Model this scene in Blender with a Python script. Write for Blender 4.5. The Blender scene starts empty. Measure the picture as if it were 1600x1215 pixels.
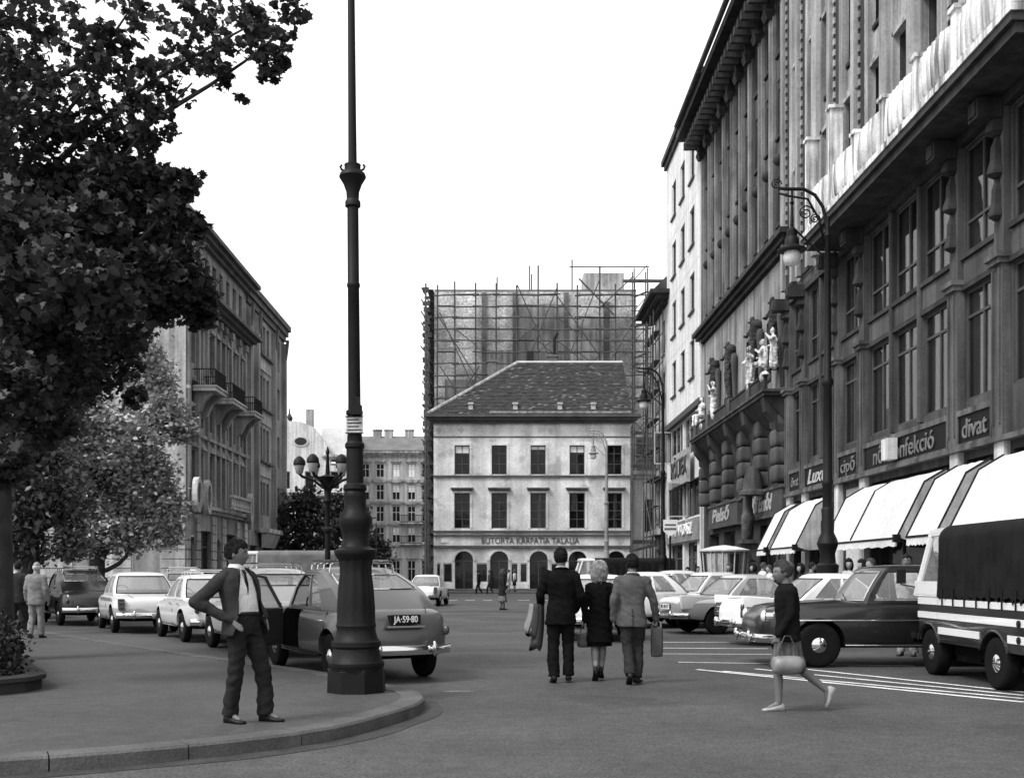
import bpy, bmesh, math, random
import numpy as np
from mathutils import Vector, Matrix, noise

R = math.radians
random.seed(7)
rng = np.random.default_rng(7)
S = bpy.context.scene
C = S.collection

# ------------------------------------------------------------------ camera, sky, sun, exposure
cam_data = bpy.data.cameras.new('camera')
cam_data.sensor_width = 36.0
cam_data.sensor_fit = 'HORIZONTAL'
cam_data.lens = 38.25
cam_data.shift_x = 0.0125
cam_data.shift_y = 0.1797
cam_data.clip_start = 0.1
cam_data.clip_end = 3000
cam = bpy.data.objects.new('camera', cam_data)
cam.location = (0, 0, 1.52)
cam.rotation_euler = (R(90), 0, 0)
C.objects.link(cam)
S.camera = cam

SUN_DIR = Vector((-0.62, -0.42, 0.95)).normalized()      # towards the sun: high, left of and behind the camera
W = bpy.data.worlds.new('World')
S.world = W
W.use_nodes = True
wt = W.node_tree
wt.nodes.clear()
sky = wt.nodes.new('ShaderNodeTexSky')
sky.sky_type = 'NISHITA'
sky.sun_disc = False
sky.sun_elevation = math.asin(SUN_DIR.z)
sky.sun_rotation = math.atan2(SUN_DIR.x, SUN_DIR.y)
sky.air_density = 2.0
sky.dust_density = 8.0
bw = wt.nodes.new('ShaderNodeRGBToBW')
mixc = wt.nodes.new('ShaderNodeMix')            # thin even cloud over the clear sky
mixc.data_type = 'FLOAT'
mixc.inputs['Factor'].default_value = 0.72
mixc.inputs['B'].default_value = 10.5
bg = wt.nodes.new('ShaderNodeBackground')
bg.inputs['Strength'].default_value = 0.09
wo = wt.nodes.new('ShaderNodeOutputWorld')
wt.links.new(sky.outputs[0], bw.inputs[0])
wt.links.new(bw.outputs[0], mixc.inputs['A'])
wt.links.new(mixc.outputs[0], bg.inputs['Color'])
wt.links.new(bg.outputs[0], wo.inputs[0])

sun_data = bpy.data.lights.new('sun', 'SUN')
sun_data.energy = 1.55
sun_data.angle = R(17)
sun_data.color = (1, 1, 1)                      # black-and-white film
sun = bpy.data.objects.new('sun', sun_data)
sun.rotation_euler = (-SUN_DIR).to_track_quat('-Z', 'Y').to_euler()
sun.location = (-20, -10, 40)
C.objects.link(sun)

S.view_settings.view_transform = 'Standard'
S.view_settings.look = 'None'
S.view_settings.exposure = 0.9
S.view_settings.gamma = 1.0
S.view_settings.use_curve_mapping = False
S.render.engine = 'CYCLES'
S.cycles.max_bounces = 6
S.cycles.transparent_max_bounces = 12
S.cycles.use_denoising = True

# ------------------------------------------------------------------ materials (grey scale throughout)
MATS = {}


def mat(name, v, rough=0.8, spec=0.3, var=0.25, scale=1.5, bump=0.0, bscale=30.0, metal=0.0, coat=0.0,
        streak=0.0, streak_lo=0.3, fine=0.15, transl=0.0, sscale=3.0, speck=None, patch=None):
    """grey procedural material: broad blotches, fine grain, optional vertical weather streaks and bump"""
    if name in MATS:
        return MATS[name]
    m = bpy.data.materials.new(name)
    m.use_nodes = True
    t = m.node_tree
    N, L = t.nodes, t.links
    p = N['Principled BSDF']
    p.inputs['Roughness'].default_value = rough
    p.inputs['Specular IOR Level'].default_value = spec
    p.inputs['Metallic'].default_value = metal
    p.inputs['Coat Weight'].default_value = coat
    p.inputs['Coat Roughness'].default_value = 0.08
    if transl:
        p.inputs['Transmission Weight'].default_value = 0.0
        p.inputs['Subsurface Weight'].default_value = 0.0
    geo = N.new('ShaderNodeNewGeometry')

    def nz(sc, det, vec=None):
        n = N.new('ShaderNodeTexNoise')
        n.inputs['Scale'].default_value = sc
        n.inputs['Detail'].default_value = det
        L.new(vec or geo.outputs['Position'], n.inputs['Vector'])
        return n.outputs['Fac']

    def mr(src, lo, hi, a=0.3, b=0.7):
        n = N.new('ShaderNodeMapRange')
        n.inputs['From Min'].default_value = a
        n.inputs['From Max'].default_value = b
        n.inputs['To Min'].default_value = lo
        n.inputs['To Max'].default_value = hi
        L.new(src, n.inputs['Value'])
        return n.outputs[0]

    def mul(a, b):
        n = N.new('ShaderNodeMath')
        n.operation = 'MULTIPLY'
        L.new(a, n.inputs[0])
        if isinstance(b, float):
            n.inputs[1].default_value = b
        else:
            L.new(b, n.inputs[1])
        return n.outputs[0]
    f = mul(mr(nz(scale, 5), 1 - var, 1 + var), float(v))
    if fine:
        f = mul(f, mr(nz(scale * 14, 4), 1 - fine, 1 + fine))
    if speck:                                   # grit
        f = mul(f, mr(nz(speck[0], 2), 1 - speck[1], 1 + speck[1]))
    if patch:                                   # worn or repaired areas with an edge of their own
        f = mul(f, mr(nz(patch[0], 6), 1.0, patch[2], patch[1], patch[1] + 0.05))
    if streak:
        sc = N.new('ShaderNodeVectorMath')
        sc.operation = 'MULTIPLY'
        sc.inputs[1].default_value = (sscale, sscale, sscale * 0.06)
        L.new(geo.outputs['Position'], sc.inputs[0])
        f = mul(f, mr(nz(1.0, 6, sc.outputs[0]), streak_lo, 1 + streak * 0.3, 0.5 - 0.25 * streak, 0.62))
    cl = N.new('ShaderNodeClamp')
    cl.inputs['Max'].default_value = 0.9
    L.new(f, cl.inputs['Value'])
    L.new(cl.outputs[0], p.inputs['Base Color'])
    if bump:
        b = N.new('ShaderNodeBump')
        b.inputs['Strength'].default_value = min(1.0, bump)
        b.inputs['Distance'].default_value = 0.02
        L.new(nz(bscale, 6), b.inputs['Height'])
        L.new(b.outputs[0], p.inputs['Normal'])
    MATS[name] = m
    return m


def glass_mat(name, through=0.75, tint=0.75, rough=0.03, diffuse_tone=0.03, refl=0.45):
    if name in MATS:
        return MATS[name]
    m = bpy.data.materials.new(name)
    m.use_nodes = True
    t = m.node_tree
    N, L = t.nodes, t.links
    N.remove(N['Principled BSDF'])
    tr = N.new('ShaderNodeBsdfTransparent')
    tr.inputs[0].default_value = (tint, tint, tint, 1)
    dk = N.new('ShaderNodeBsdfDiffuse')
    dk.inputs[0].default_value = (diffuse_tone, diffuse_tone, diffuse_tone, 1)
    m0 = N.new('ShaderNodeMixShader')
    m0.inputs[0].default_value = through
    L.new(dk.outputs[0], m0.inputs[1])
    L.new(tr.outputs[0], m0.inputs[2])
    gl = N.new('ShaderNodeBsdfGlossy')
    gl.inputs['Roughness'].default_value = rough
    fr = N.new('ShaderNodeFresnel')
    fr.inputs['IOR'].default_value = 1.55
    mx = N.new('ShaderNodeMixShader')
    fs = N.new('ShaderNodeMath')
    fs.operation = 'MULTIPLY'
    fs.inputs[1].default_value = refl
    L.new(fr.outputs[0], fs.inputs[0])
    L.new(fs.outputs[0], mx.inputs[0])
    L.new(m0.outputs[0], mx.inputs[1])
    L.new(gl.outputs[0], mx.inputs[2])
    L.new(mx.outputs[0], N['Material Output'].inputs[0])
    MATS[name] = m
    return m


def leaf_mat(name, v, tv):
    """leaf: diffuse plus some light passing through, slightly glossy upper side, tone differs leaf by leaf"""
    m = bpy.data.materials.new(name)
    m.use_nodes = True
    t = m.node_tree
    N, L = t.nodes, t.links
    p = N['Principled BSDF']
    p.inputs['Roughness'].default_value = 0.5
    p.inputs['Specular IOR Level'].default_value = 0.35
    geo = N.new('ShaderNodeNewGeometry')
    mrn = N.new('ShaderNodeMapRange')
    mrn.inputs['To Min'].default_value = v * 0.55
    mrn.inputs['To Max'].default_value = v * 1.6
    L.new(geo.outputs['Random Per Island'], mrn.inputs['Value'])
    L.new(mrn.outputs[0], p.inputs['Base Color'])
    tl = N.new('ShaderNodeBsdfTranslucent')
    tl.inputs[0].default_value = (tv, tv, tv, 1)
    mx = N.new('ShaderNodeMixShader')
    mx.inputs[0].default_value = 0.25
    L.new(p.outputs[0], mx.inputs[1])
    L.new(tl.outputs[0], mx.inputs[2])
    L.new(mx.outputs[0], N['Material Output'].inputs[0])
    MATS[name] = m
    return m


# ------------------------------------------------------------------ mesh helpers
class MB:
    """collects vertices and faces of ONE part"""

    def __init__(self):
        self.v, self.f = [], []

    def add(self, vs, fs):
        o = len(self.v)
        self.v.extend([tuple(p) for p in vs])
        self.f.extend([tuple(i + o for i in q) for q in fs])
        return self

    def box(self, x0, x1, y0, y1, z0, z1, M=None):
        vs = [(x, y, z) for z in (z0, z1) for x, y in ((x0, y0), (x1, y0), (x1, y1), (x0, y1))]
        if M is not None:
            vs = [M @ Vector(p) for p in vs]
        return self.add(vs, [(0, 3, 2, 1), (4, 5, 6, 7), (0, 1, 5, 4), (1, 2, 6, 5), (2, 3, 7, 6), (3, 0, 4, 7)])

    def lathe(self, prof, n=16, c=(0, 0, 0), axis='z', a0=0.0, M=None):
        """prof: (radius, height) pairs"""
        vs, fs = [], []
        for r, h in prof:
            for k in range(n):
                a = a0 + 2 * math.pi * k / n
                x, y = r * math.cos(a), r * math.sin(a)
                q = (x, y, h) if axis == 'z' else ((h, x, y) if axis == 'x' else (x, h, y))
                vs.append(q)
        m = len(prof)
        for i in range(m - 1):
            for k in range(n):
                a, b = i * n + k, i * n + (k + 1) % n
                fs.append((a, b, b + n, a + n))
        fs.append(tuple(range(n - 1, -1, -1)))
        fs.append(tuple(range((m - 1) * n, m * n)))
        vs = [Vector(p) + Vector(c) for p in vs]
        if M is not None:
            vs = [M @ p for p in vs]
        return self.add(vs, fs)

    def tube(self, pts, r, n=8, closed=False, cap=True):
        pts = [Vector(p) for p in pts]
        k = len(pts)
        rs = r if isinstance(r, (list, tuple)) else [r] * k
        vs, fs = [], []
        up = None
        for i, p in enumerate(pts):
            if closed:
                d = pts[(i + 1) % k] - pts[i - 1]
            else:
                d = pts[min(i + 1, k - 1)] - pts[max(i - 1, 0)]
            d.normalize()
            if up is None:
                up = Vector((0, 0, 1)) if abs(d.z) < 0.9 else Vector((1, 0, 0))
            s = d.cross(up).normalized()
            up = s.cross(d).normalized()
            for j in range(n):
                a = 2 * math.pi * j / n
                vs.append(p + (s * math.cos(a) + up * math.sin(a)) * rs[i])
        for i in range(k if closed else k - 1):
            for j in range(n):
                a, b = i * n + j, i * n + (j + 1) % n
                c2, d2 = ((i + 1) % k) * n + j, ((i + 1) % k) * n + (j + 1) % n
                fs.append((a, b, d2, c2))
        if cap and not closed:
            fs.append(tuple(range(n - 1, -1, -1)))
            fs.append(tuple(range((k - 1) * n, k * n)))
        return self.add(vs, fs)

    def capsule(self, a, b, ra, rb, n=12, m=4):
        """tapered limb with round ends"""
        a, b = Vector(a), Vector(b)
        d = (b - a)
        ln = d.length
        d = d / ln if ln > 1e-6 else Vector((0, 0, 1))
        pts, rs = [], []
        for i in range(m + 1):
            t = math.pi / 2 * (i / m)
            pts.append(a - d * ra * math.cos(t)); rs.append(max(1e-4, ra * math.sin(t)))
        for i in range(m + 1):
            t = math.pi / 2 * (i / m)
            pts.append(b + d * rb * math.sin(t)); rs.append(max(1e-4, rb * math.cos(t)))
        return self.tube(pts, rs, n)

    def ball(self, c, r, n=14, m=9, M=None):
        if not isinstance(r, (tuple, list)):
            r = (r, r, r)
        vs, fs = [], []
        for i in range(m + 1):
            t = math.pi * i / m
            for k in range(n):
                a = 2 * math.pi * k / n
                q = Vector((r[0] * math.sin(t) * math.cos(a), r[1] * math.sin(t) * math.sin(a), r[2] * math.cos(t)))
                if M is not None:
                    q = M @ q
                vs.append(q + Vector(c))
        for i in range(m):
            for k in range(n):
                a, b = i * n + k, i * n + (k + 1) % n
                fs.append((a, a + n, b + n, b))
        return self.add(vs, fs)

    def rings(self, secs, cap0=True, cap1=True):
        """loft through equal-length closed rings of points"""
        n = len(secs[0])
        vs = [p for s in secs for p in s]
        fs = []
        for i in range(len(secs) - 1):
            for k in range(n):
                a, b = i * n + k, i * n + (k + 1) % n
                fs.append((a, b, b + n, a + n))
        if cap0:
            fs.append(tuple(range(n - 1, -1, -1)))
        if cap1:
            fs.append(tuple(range((len(secs) - 1) * n, len(secs) * n)))
        return self.add(vs, fs)

    def prism(self, poly, h0, h1, axis='z'):
        """polygon (2-D) pushed along an axis; axis y: poly is (x, z); axis x: poly is (y, z)"""
        n = len(poly)

        def q(p, h):
            return {'z': (p[0], p[1], h), 'y': (p[0], h, p[1]), 'x': (h, p[0], p[1])}[axis]
        vs = [q(p, h0) for p in poly] + [q(p, h1) for p in poly]
        fs = [tuple(range(n - 1, -1, -1)), tuple(range(n, 2 * n))]
        fs += [(i, (i + 1) % n, (i + 1) % n + n, i + n) for i in range(n)]
        return self.add(vs, fs)

    def mesh(self, name, smooth=False, fix=True):
        me = bpy.data.meshes.new(name)
        me.from_pydata(self.v, [], self.f)
        if fix:
            b = bmesh.new()
            b.from_mesh(me)
            bmesh.ops.recalc_face_normals(b, faces=b.faces)
            b.to_mesh(me)
            b.free()
        if smooth:
            me.polygons.foreach_set('use_smooth', [True] * len(me.polygons))
        me.update()
        return me


def obj(name, mb, m, parent=None, smooth=False, loc=None, rot=None, scale=None, label=None, kind=None, sharp=None):
    me = mb.mesh(name, smooth) if isinstance(mb, MB) else mb
    if not len(me.materials):
        me.materials.append(m)
    if smooth and sharp:
        me.set_sharp_from_angle(angle=R(sharp))
    o = bpy.data.objects.new(name, me)
    C.objects.link(o)
    if parent is not None:
        o.parent = parent
    if loc is not None:
        o.location = loc
    if rot is not None:
        o.rotation_euler = rot
    if scale is not None:
        o.scale = scale
    if label:
        o['label'] = label
    if kind:
        o['kind'] = kind
    return o


def thing(name, label, cat, loc=(0, 0, 0), rotz=0.0, group=None, scale=None):
    o = bpy.data.objects.new(name, None)
    o.empty_display_size = 0.2
    C.objects.link(o)
    o.location = loc
    o.rotation_euler = (0, 0, rotz)
    if scale:
        o.scale = (scale, scale, scale)
    o['label'] = label
    o['category'] = cat
    if group:
        o['group'] = group
    return o


def tag(o, label, cat, group=None):
    o['label'] = label
    o['category'] = cat
    if group:
        o['group'] = group
    return o


def structure(o):
    o['kind'] = 'structure'
    return o


def box_of(x0, x1, y0, y1, z0, z1):
    return MB().box(x0, x1, y0, y1, z0, z1)


SHARED = {}


def shared(key, fn, smooth=False):
    """mesh data shared between alike pieces"""
    if key not in SHARED:
        SHARED[key] = fn().mesh(str(key[0]) if isinstance(key, tuple) else str(key), smooth)
    return SHARED[key]


BENCH = bpy.data.scenes.new('workbench')     # empty scene in which modifiers are run, removed at the end


def bench_graph():
    with bpy.context.temp_override(scene=BENCH, view_layer=BENCH.view_layers[0]):
        dg = bpy.context.evaluated_depsgraph_get()
        dg.update()
    return dg


def evaluated(mb_or_mesh, mods, name='tmp', smooth=True):
    """run a list of (type, settings) modifiers over a mesh and return the result as mesh data"""
    me = mb_or_mesh.mesh(name, smooth) if isinstance(mb_or_mesh, MB) else mb_or_mesh
    o = bpy.data.objects.new(name, me)
    BENCH.collection.objects.link(o)
    extra = []
    for ty, st in mods:
        md = o.modifiers.new(ty, ty)
        for k, val in st.items():
            if isinstance(val, MB):
                q = bpy.data.objects.new('cutter', val.mesh('cutter'))
                BENCH.collection.objects.link(q)
                extra.append(q)
                val = q
            setattr(md, k, val)
    dg = bench_graph()
    out = bpy.data.meshes.new_from_object(o.evaluated_get(dg))
    bpy.data.objects.remove(o)
    for q in extra:
        bpy.data.objects.remove(q)
    out.name = name
    if smooth:
        out.polygons.foreach_set('use_smooth', [True] * len(out.polygons))
    return out


def text_mesh(txt, size, depth=0.01, shear=0.0, align='CENTER', bold=0.0, xs=1.0):
    cu = bpy.data.curves.new('lettering', 'FONT')
    cu.body = txt
    cu.size = size
    cu.extrude = depth
    cu.shear = shear
    cu.align_x = align
    cu.align_y = 'CENTER'
    cu.offset = bold
    cu.resolution_u = 3
    o = bpy.data.objects.new('tmp_text', cu)
    BENCH.collection.objects.link(o)
    dg = bench_graph()
    me = bpy.data.meshes.new_from_object(o.evaluated_get(dg))
    bpy.data.objects.remove(o)
    M = Matrix.Rotation(R(90), 4, 'X') @ Matrix.Scale(xs, 4, (1, 0, 0))
    me.transform(M)            # reads from -y, upright
    me.name = 'lettering'
    return me


def children(o):
    return [c for c in C.objects if c.parent == o]


KIDS = {}


def copy_tree(o, parent=None):
    c = o.copy()
    C.objects.link(c)
    c.parent = parent
    for ch in [q for q in o.children]:
        copy_tree(ch, c)
    return c


def PX(px, Y):
    """street measure: lateral metres of a sight line at depth Y"""
    return (px - 780.0) * Y / 1700.0


def PZ(py, Y):
    return 1.52 + (895.0 - py) * Y / 1700.0

# ------------------------------------------------------------------ material palette
ASPH = mat('asphalt', 0.062, rough=0.75, spec=0.25, var=0.28, scale=0.45, speck=(34, 0.4), patch=(0.22, 0.55, 0.72), fine=0.16, bump=0.35, bscale=60)
PAVE = mat('mastic_asphalt_pavement', 0.058, rough=0.75, spec=0.3, var=0.2, scale=0.5, speck=(45, 0.25), patch=(0.7, 0.62, 0.85), bump=0.2, bscale=80)
KERB = mat('granite_kerb', 0.08, speck=(60, 0.16), rough=0.8, var=0.25, scale=2.5, bump=0.35, bscale=40)
PAINT = mat('road_paint', 0.62, rough=0.7, var=0.3, scale=2.2, fine=0.35)
IRON = mat('painted_cast_iron', 0.008, rough=0.55, spec=0.18, var=0.3, scale=4, bump=0.12, bscale=70)
SOOT = mat('sooty_stone', 0.072, rough=0.85, var=0.3, scale=0.9, bump=0.3, bscale=18, streak=0.5, streak_lo=0.55)
SOOT2 = mat('sooty_stone_dark', 0.036, rough=0.85, var=0.35, scale=1.1, bump=0.35, bscale=18, streak=0.5, streak_lo=0.6)
STONE = mat('pale_weathered_stone', 0.34, rough=0.85, var=0.25, scale=0.8, bump=0.25, bscale=20, streak=0.5, streak_lo=0.55)
WASHED = mat('rain_washed_stone', 0.72, rough=0.85, var=0.3, scale=1.4, bump=0.4, bscale=14, streak=0.7, streak_lo=0.16, sscale=4.5)
COLUMN = mat('white_shop_column', 0.6, rough=0.7, var=0.15, scale=2, streak=0.3, streak_lo=0.7)
PLASTER = mat('old_plaster', 0.7, patch=(0.75, 0.58, 0.72), rough=0.9, var=0.26, scale=0.55, bump=0.25, bscale=16, streak=0.3, streak_lo=0.78, fine=0.14, sscale=0.9)
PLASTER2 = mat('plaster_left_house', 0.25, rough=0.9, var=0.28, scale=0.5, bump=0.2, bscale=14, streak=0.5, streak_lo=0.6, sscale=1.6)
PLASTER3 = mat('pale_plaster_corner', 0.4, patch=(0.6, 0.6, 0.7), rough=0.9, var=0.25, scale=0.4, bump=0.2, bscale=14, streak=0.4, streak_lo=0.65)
FARWALL = mat('pale_far_plaster', 0.62, rough=0.9, var=0.14, scale=0.4, streak=0.3, streak_lo=0.75)
FARWALL2 = mat('far_plaster', 0.46, rough=0.9, var=0.16, scale=0.4, streak=0.3, streak_lo=0.7)
WHITEWALL = mat('white_render', 0.66, rough=0.85, var=0.07, scale=0.5, streak=0.25, streak_lo=0.85)
WHITETRIM = mat('grey_render', 0.5, rough=0.85, var=0.12, scale=1)
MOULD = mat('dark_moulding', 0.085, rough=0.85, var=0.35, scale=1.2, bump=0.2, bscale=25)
BRICKW = mat('fire_wall_brick', 0.5, speck=(5, 0.3), patch=(0.5, 0.52, 0.88), rough=0.9, var=0.4, scale=0.4, fine=0.3, bump=0.4, bscale=12, streak=0.2, streak_lo=0.8, sscale=0.6)
BRICKD = mat('dark_brick', 0.13, rough=0.9, var=0.35, scale=0.5, fine=0.3, bump=0.4, bscale=12)
SLATE = mat('roof_covering', 0.05, rough=0.85, var=0.35, scale=1.2, fine=0.4, bump=0.4, bscale=14)
ROOFPALE = mat('pale_roof_sheet', 0.5, rough=0.7, var=0.15, scale=0.6)
FRAME = mat('window_frame_dark', 0.06, rough=0.6, var=0.2, scale=3)
FRAMEP = mat('window_frame_pale', 0.45, rough=0.6, var=0.15, scale=3)
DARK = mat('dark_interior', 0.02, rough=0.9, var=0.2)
CURT = mat('curtain_cloth', 0.5, rough=0.9, var=0.2, scale=2)
CURTG = mat('curtain_cloth_grey', 0.16, rough=0.9, var=0.2, scale=2)
SIGNB = mat('sign_glass_black', 0.008, rough=0.5, spec=0.12, var=0.2)
SIGNL = mat('sign_letters', 0.15, rough=0.6, var=0.25, scale=6)
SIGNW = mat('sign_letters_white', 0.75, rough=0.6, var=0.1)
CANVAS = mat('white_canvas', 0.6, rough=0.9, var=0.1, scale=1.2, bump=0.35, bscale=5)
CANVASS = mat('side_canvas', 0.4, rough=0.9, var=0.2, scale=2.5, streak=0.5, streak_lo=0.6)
STATUE = mat('washed_statue_stone', 0.62, rough=0.8, var=0.35, scale=5, bump=0.3, bscale=18, streak=0.8, streak_lo=0.22, sscale=7)
TIMBER = mat('scaffold_timber', 0.07, rough=0.85, var=0.35, scale=2, bump=0.2, bscale=30)
TIMBERP = mat('scaffold_timber_pale', 0.3, rough=0.85, var=0.3, scale=2)
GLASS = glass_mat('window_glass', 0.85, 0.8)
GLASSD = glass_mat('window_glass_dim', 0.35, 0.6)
ENAMEL = mat('white_enamel', 0.75, rough=0.35, spec=0.5, var=0.05)

# ------------------------------------------------------------------ ground, pavements, kerbs, markings
road = structure(obj('road', box_of(-400, 400, -60, 900, -0.3, 0.0), ASPH))


def catmull(pts, step=0.25):
    P = [np.array(p, float) for p in pts]
    P = [2 * P[0] - P[1]] + P + [2 * P[-1] - P[-2]]
    out = []
    for i in range(1, len(P) - 2):
        n = max(2, int(np.linalg.norm(P[i + 1] - P[i]) / step))
        for k in range(n):
            t = k / n
            out.append(0.5 * ((2 * P[i]) + (P[i + 1] - P[i - 1]) * t + (2 * P[i - 1] - 5 * P[i] + 4 * P[i + 1] - P[i + 2]) * t * t
                              + (3 * P[i] - P[i - 1] - 3 * P[i + 1] + P[i + 2]) * t ** 3))
    out.append(P[-2])
    return np.array(out)


def offset(line, d):
    t = np.gradient(line, axis=0)
    t /= np.linalg.norm(t, axis=1)[:, None]
    nrm = np.stack([-t[:, 1], t[:, 0]], 1)
    return line + nrm * d


def kerb(line, pav, width=0.27, top=0.128, ln=1.05, side=1):
    """a row of separate kerb stones along a line, parts of the pavement they edge"""
    inner = offset(line, width * side)
    seg = np.concatenate([[0], np.cumsum(np.linalg.norm(np.diff(line, axis=0), axis=1))])
    n = int(seg[-1] / ln)
    for i in range(n):
        s0, s1 = seg[-1] * i / n + 0.006, seg[-1] * (i + 1) / n - 0.006
        ss = np.linspace(s0, s1, 4)
        o = np.stack([np.interp(ss, seg, line[:, k]) for k in (0, 1)], 1)
        q = np.stack([np.interp(ss, seg, inner[:, k]) for k in (0, 1)], 1)
        h = top + random.uniform(-0.003, 0.003)
        e = o + (q - o) * 0.08
        mb = MB()
        vs = []
        for k in range(4):
            vs += [(o[k][0], o[k][1], -0.1), (o[k][0], o[k][1], h - 0.022), (e[k][0], e[k][1], h), (q[k][0], q[k][1], h), (q[k][0], q[k][1], -0.1)]
        fs = []
        for k in range(3):
            for j in range(5):
                a, b = k * 5 + j, k * 5 + (j + 1) % 5
                fs.append((a, b, b + 5, a + 5))
        fs += [(4, 3, 2, 1, 0), (15, 16, 17, 18, 19)]
        obj('kerb_stone', mb.add(vs, fs), KERB, pav)


ISL = [(-14, 7.2), (-6.5, 7.65), (-3.75, 8.18), (-1.79, 9.52), (-1.06, 11.0), (-0.86, 11.8), (-0.84, 12.3), (-0.98, 12.95), (-1.36, 13.6),
       (-2.44, 15.35), (-5.37, 19.0), (-10.7, 25.9), (-16.5, 34.0), (-22, 42.0)]
line = catmull(ISL)
inn = offset(line, 0.27)
poly = [tuple(p) for p in inn] + [(-45, 42), (-45, 7.2)]
island = structure(obj('pavement', MB().prism(poly, -0.1, 0.118), PAVE))
kerb(line, island)

# dirt lying in the gutter along the kerb
gl = line[14:-60]
go_ = offset(gl, -0.33 )
vs = []
for i in range(len(gl)):
    w = 0.75 + 0.35 * noise.noise(Vector((i * 0.23, 1.7, 0)))
    vs += [(gl[i][0], gl[i][1], 0.004), (gl[i][0] + (go_[i][0] - gl[i][0]) * w, gl[i][1] + (go_[i][1] - gl[i][1]) * w, 0.004)]
structure(obj('gutter', MB().add(vs, [(2 * i, 2 * i + 1, 2 * i + 3, 2 * i + 2) for i in range(len(gl) - 1)]), mat('gutter_dirt', 0.034, var=0.4, scale=3, speck=(40, 0.4))))

rpave = structure(obj('pavement', box_of(8.28, 11.4, -10, 86, -0.1, 0.118), PAVE))
kerb(np.array([(8.0, y) for y in np.arange(8.0, 60.1, 0.5)]), rpave, side=-1)
fpave = structure(obj('pavement', box_of(-9, 16, 81.5, 87.9, -0.1, 0.118), PAVE))
kerb(np.array([(x, 81.3) for x in np.arange(-9.0, 16, 0.5)]), fpave, side=1)
lpave = structure(obj('pavement', box_of(-45, -13.6, 50, 100, -0.1, 0.118), PAVE))


def marking(pts, w, name='road_marking'):
    """painted line with slightly ragged edges, from one ground point to another"""
    a, b = Vector((*pts[0], 0)), Vector((*pts[1], 0))
    d = (b - a)
    n = max(2, int(d.length / 0.35))
    s = Vector((-d.y, d.x, 0)).normalized()
    vs, fs = [], []
    for i in range(n + 1):
        p = a + d * (i / n)
        w0, w1 = w / 2 * random.uniform(0.78, 1.08), w / 2 * random.uniform(0.78, 1.08)
        vs += [p + s * w0 + Vector((0, 0, 0.004)), p - s * w1 + Vector((0, 0, 0.004))]
    fs = [(2 * i, 2 * i + 1, 2 * i + 3, 2 * i + 2) for i in range(n)]
    return structure(obj(name, MB().add(vs, fs), PAINT))


def GP(px, py):
    Y = 2584.0 / (py - 895.0)
    return (PX(px, Y), Y)


for a, b, w in [((1089, 1045.5), (1600, 1096.5), 0.13), ((1130, 1048), (1600, 1091), 0.1), ((1180, 1044.5), (1600, 1086), 0.1), ((1230, 1042), (1600, 1081), 0.1),
                ((1060, 1034), (1430, 1040), 0.09), ((1034, 1021), (1250, 1022), 0.09), ((1034, 1012), (1200, 1013), 0.1), ((1034, 1003), (1150, 1003), 0.1)]:
    marking((GP(*a), GP(*b)), w)
for x0, x1 in ((700, 714), (727, 742), (755, 769), (809, 827), (850, 866)):
    marking((GP(x0, 937.5), GP(x1, 937.5)), 0.55)
# worn pale patches of the carriageway
for (px, py, rx, ry) in ((715, 1080, 0.24, 0.11), (1000, 1001, 0.3, 0.2)):
    x, y = GP(px, py)
    pl = []
    for k in range(14):
        a = 2 * math.pi * k / 14
        q = random.uniform(0.7, 1.15)
        pl.append((x + rx * q * math.cos(a), y + ry * q * math.sin(a), 0.003))
    structure(obj('road_patch', MB().add(pl, [tuple(range(14))]), mat('road_patch_repair', 0.14, var=0.4, scale=4)))


# ------------------------------------------------------------------ building kit (local frame: x along the wall, -y outwards, z up)
def wall_mb(u0, u1, z0, z1, holes=(), rev=0.3, y=0.0, arches=()):
    mb = MB()
    H = list(holes) + [(c - r, c + r, a0, zs + r) for (c, r, a0, zs) in arches]
    us = sorted(set([u0, u1] + [h[0] for h in H] + [h[1] for h in H]))
    zs_ = sorted(set([z0, z1] + [h[2] for h in H] + [h[3] for h in H]))
    us = [u for u in us if u0 <= u <= u1]
    zs_ = [z for z in zs_ if z0 <= z <= z1]
    for i in range(len(us) - 1):
        for k in range(len(zs_) - 1):
            cu, cz = (us[i] + us[i + 1]) / 2, (zs_[k] + zs_[k + 1]) / 2
            if any(h[0] < cu < h[1] and h[2] < cz < h[3] for h in H):
                continue
            mb.add([(us[i], y, zs_[k]), (us[i + 1], y, zs_[k]), (us[i + 1], y, zs_[k + 1]), (us[i], y, zs_[k + 1])], [(0, 1, 2, 3)])
    for (a, b, c, d) in holes:
        e = y + rev
        mb.add([(a, y, c), (b, y, c), (b, y, d), (a, y, d), (a, e, c), (b, e, c), (b, e, d), (a, e, d)],
               [(0, 4, 5, 1), (1, 5, 6, 2), (2, 6, 7, 3), (3, 7, 4, 0)])
    for (c, r, a0, zs) in arches:
        n = 16
        e = y + rev
        arc = [(c + r * math.cos(math.pi * k / n), zs + r * math.sin(math.pi * k / n)) for k in range(n + 1)]
        for side in (0, 1):
            cn = (c + r, zs + r) if side == 0 else (c - r, zs + r)
            rg = range(0, n // 2) if side == 0 else range(n // 2, n)
            for k in rg:
                mb.add([(cn[0], y, cn[1]), (arc[k][0], y, arc[k][1]), (arc[k + 1][0], y, arc[k + 1][1])], [(0, 1, 2)])
        pr = [(c - r, a0)] + arc[::-1] + [(c + r, a0)]
        for k in range(len(pr) - 1):
            (p0, q0), (p1, q1) = pr[k], pr[k + 1]
            mb.add([(p0, y, q0), (p1, y, q1), (p1, e, q1), (p0, e, q0)], [(0, 1, 2, 3)])
    return mb


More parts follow.
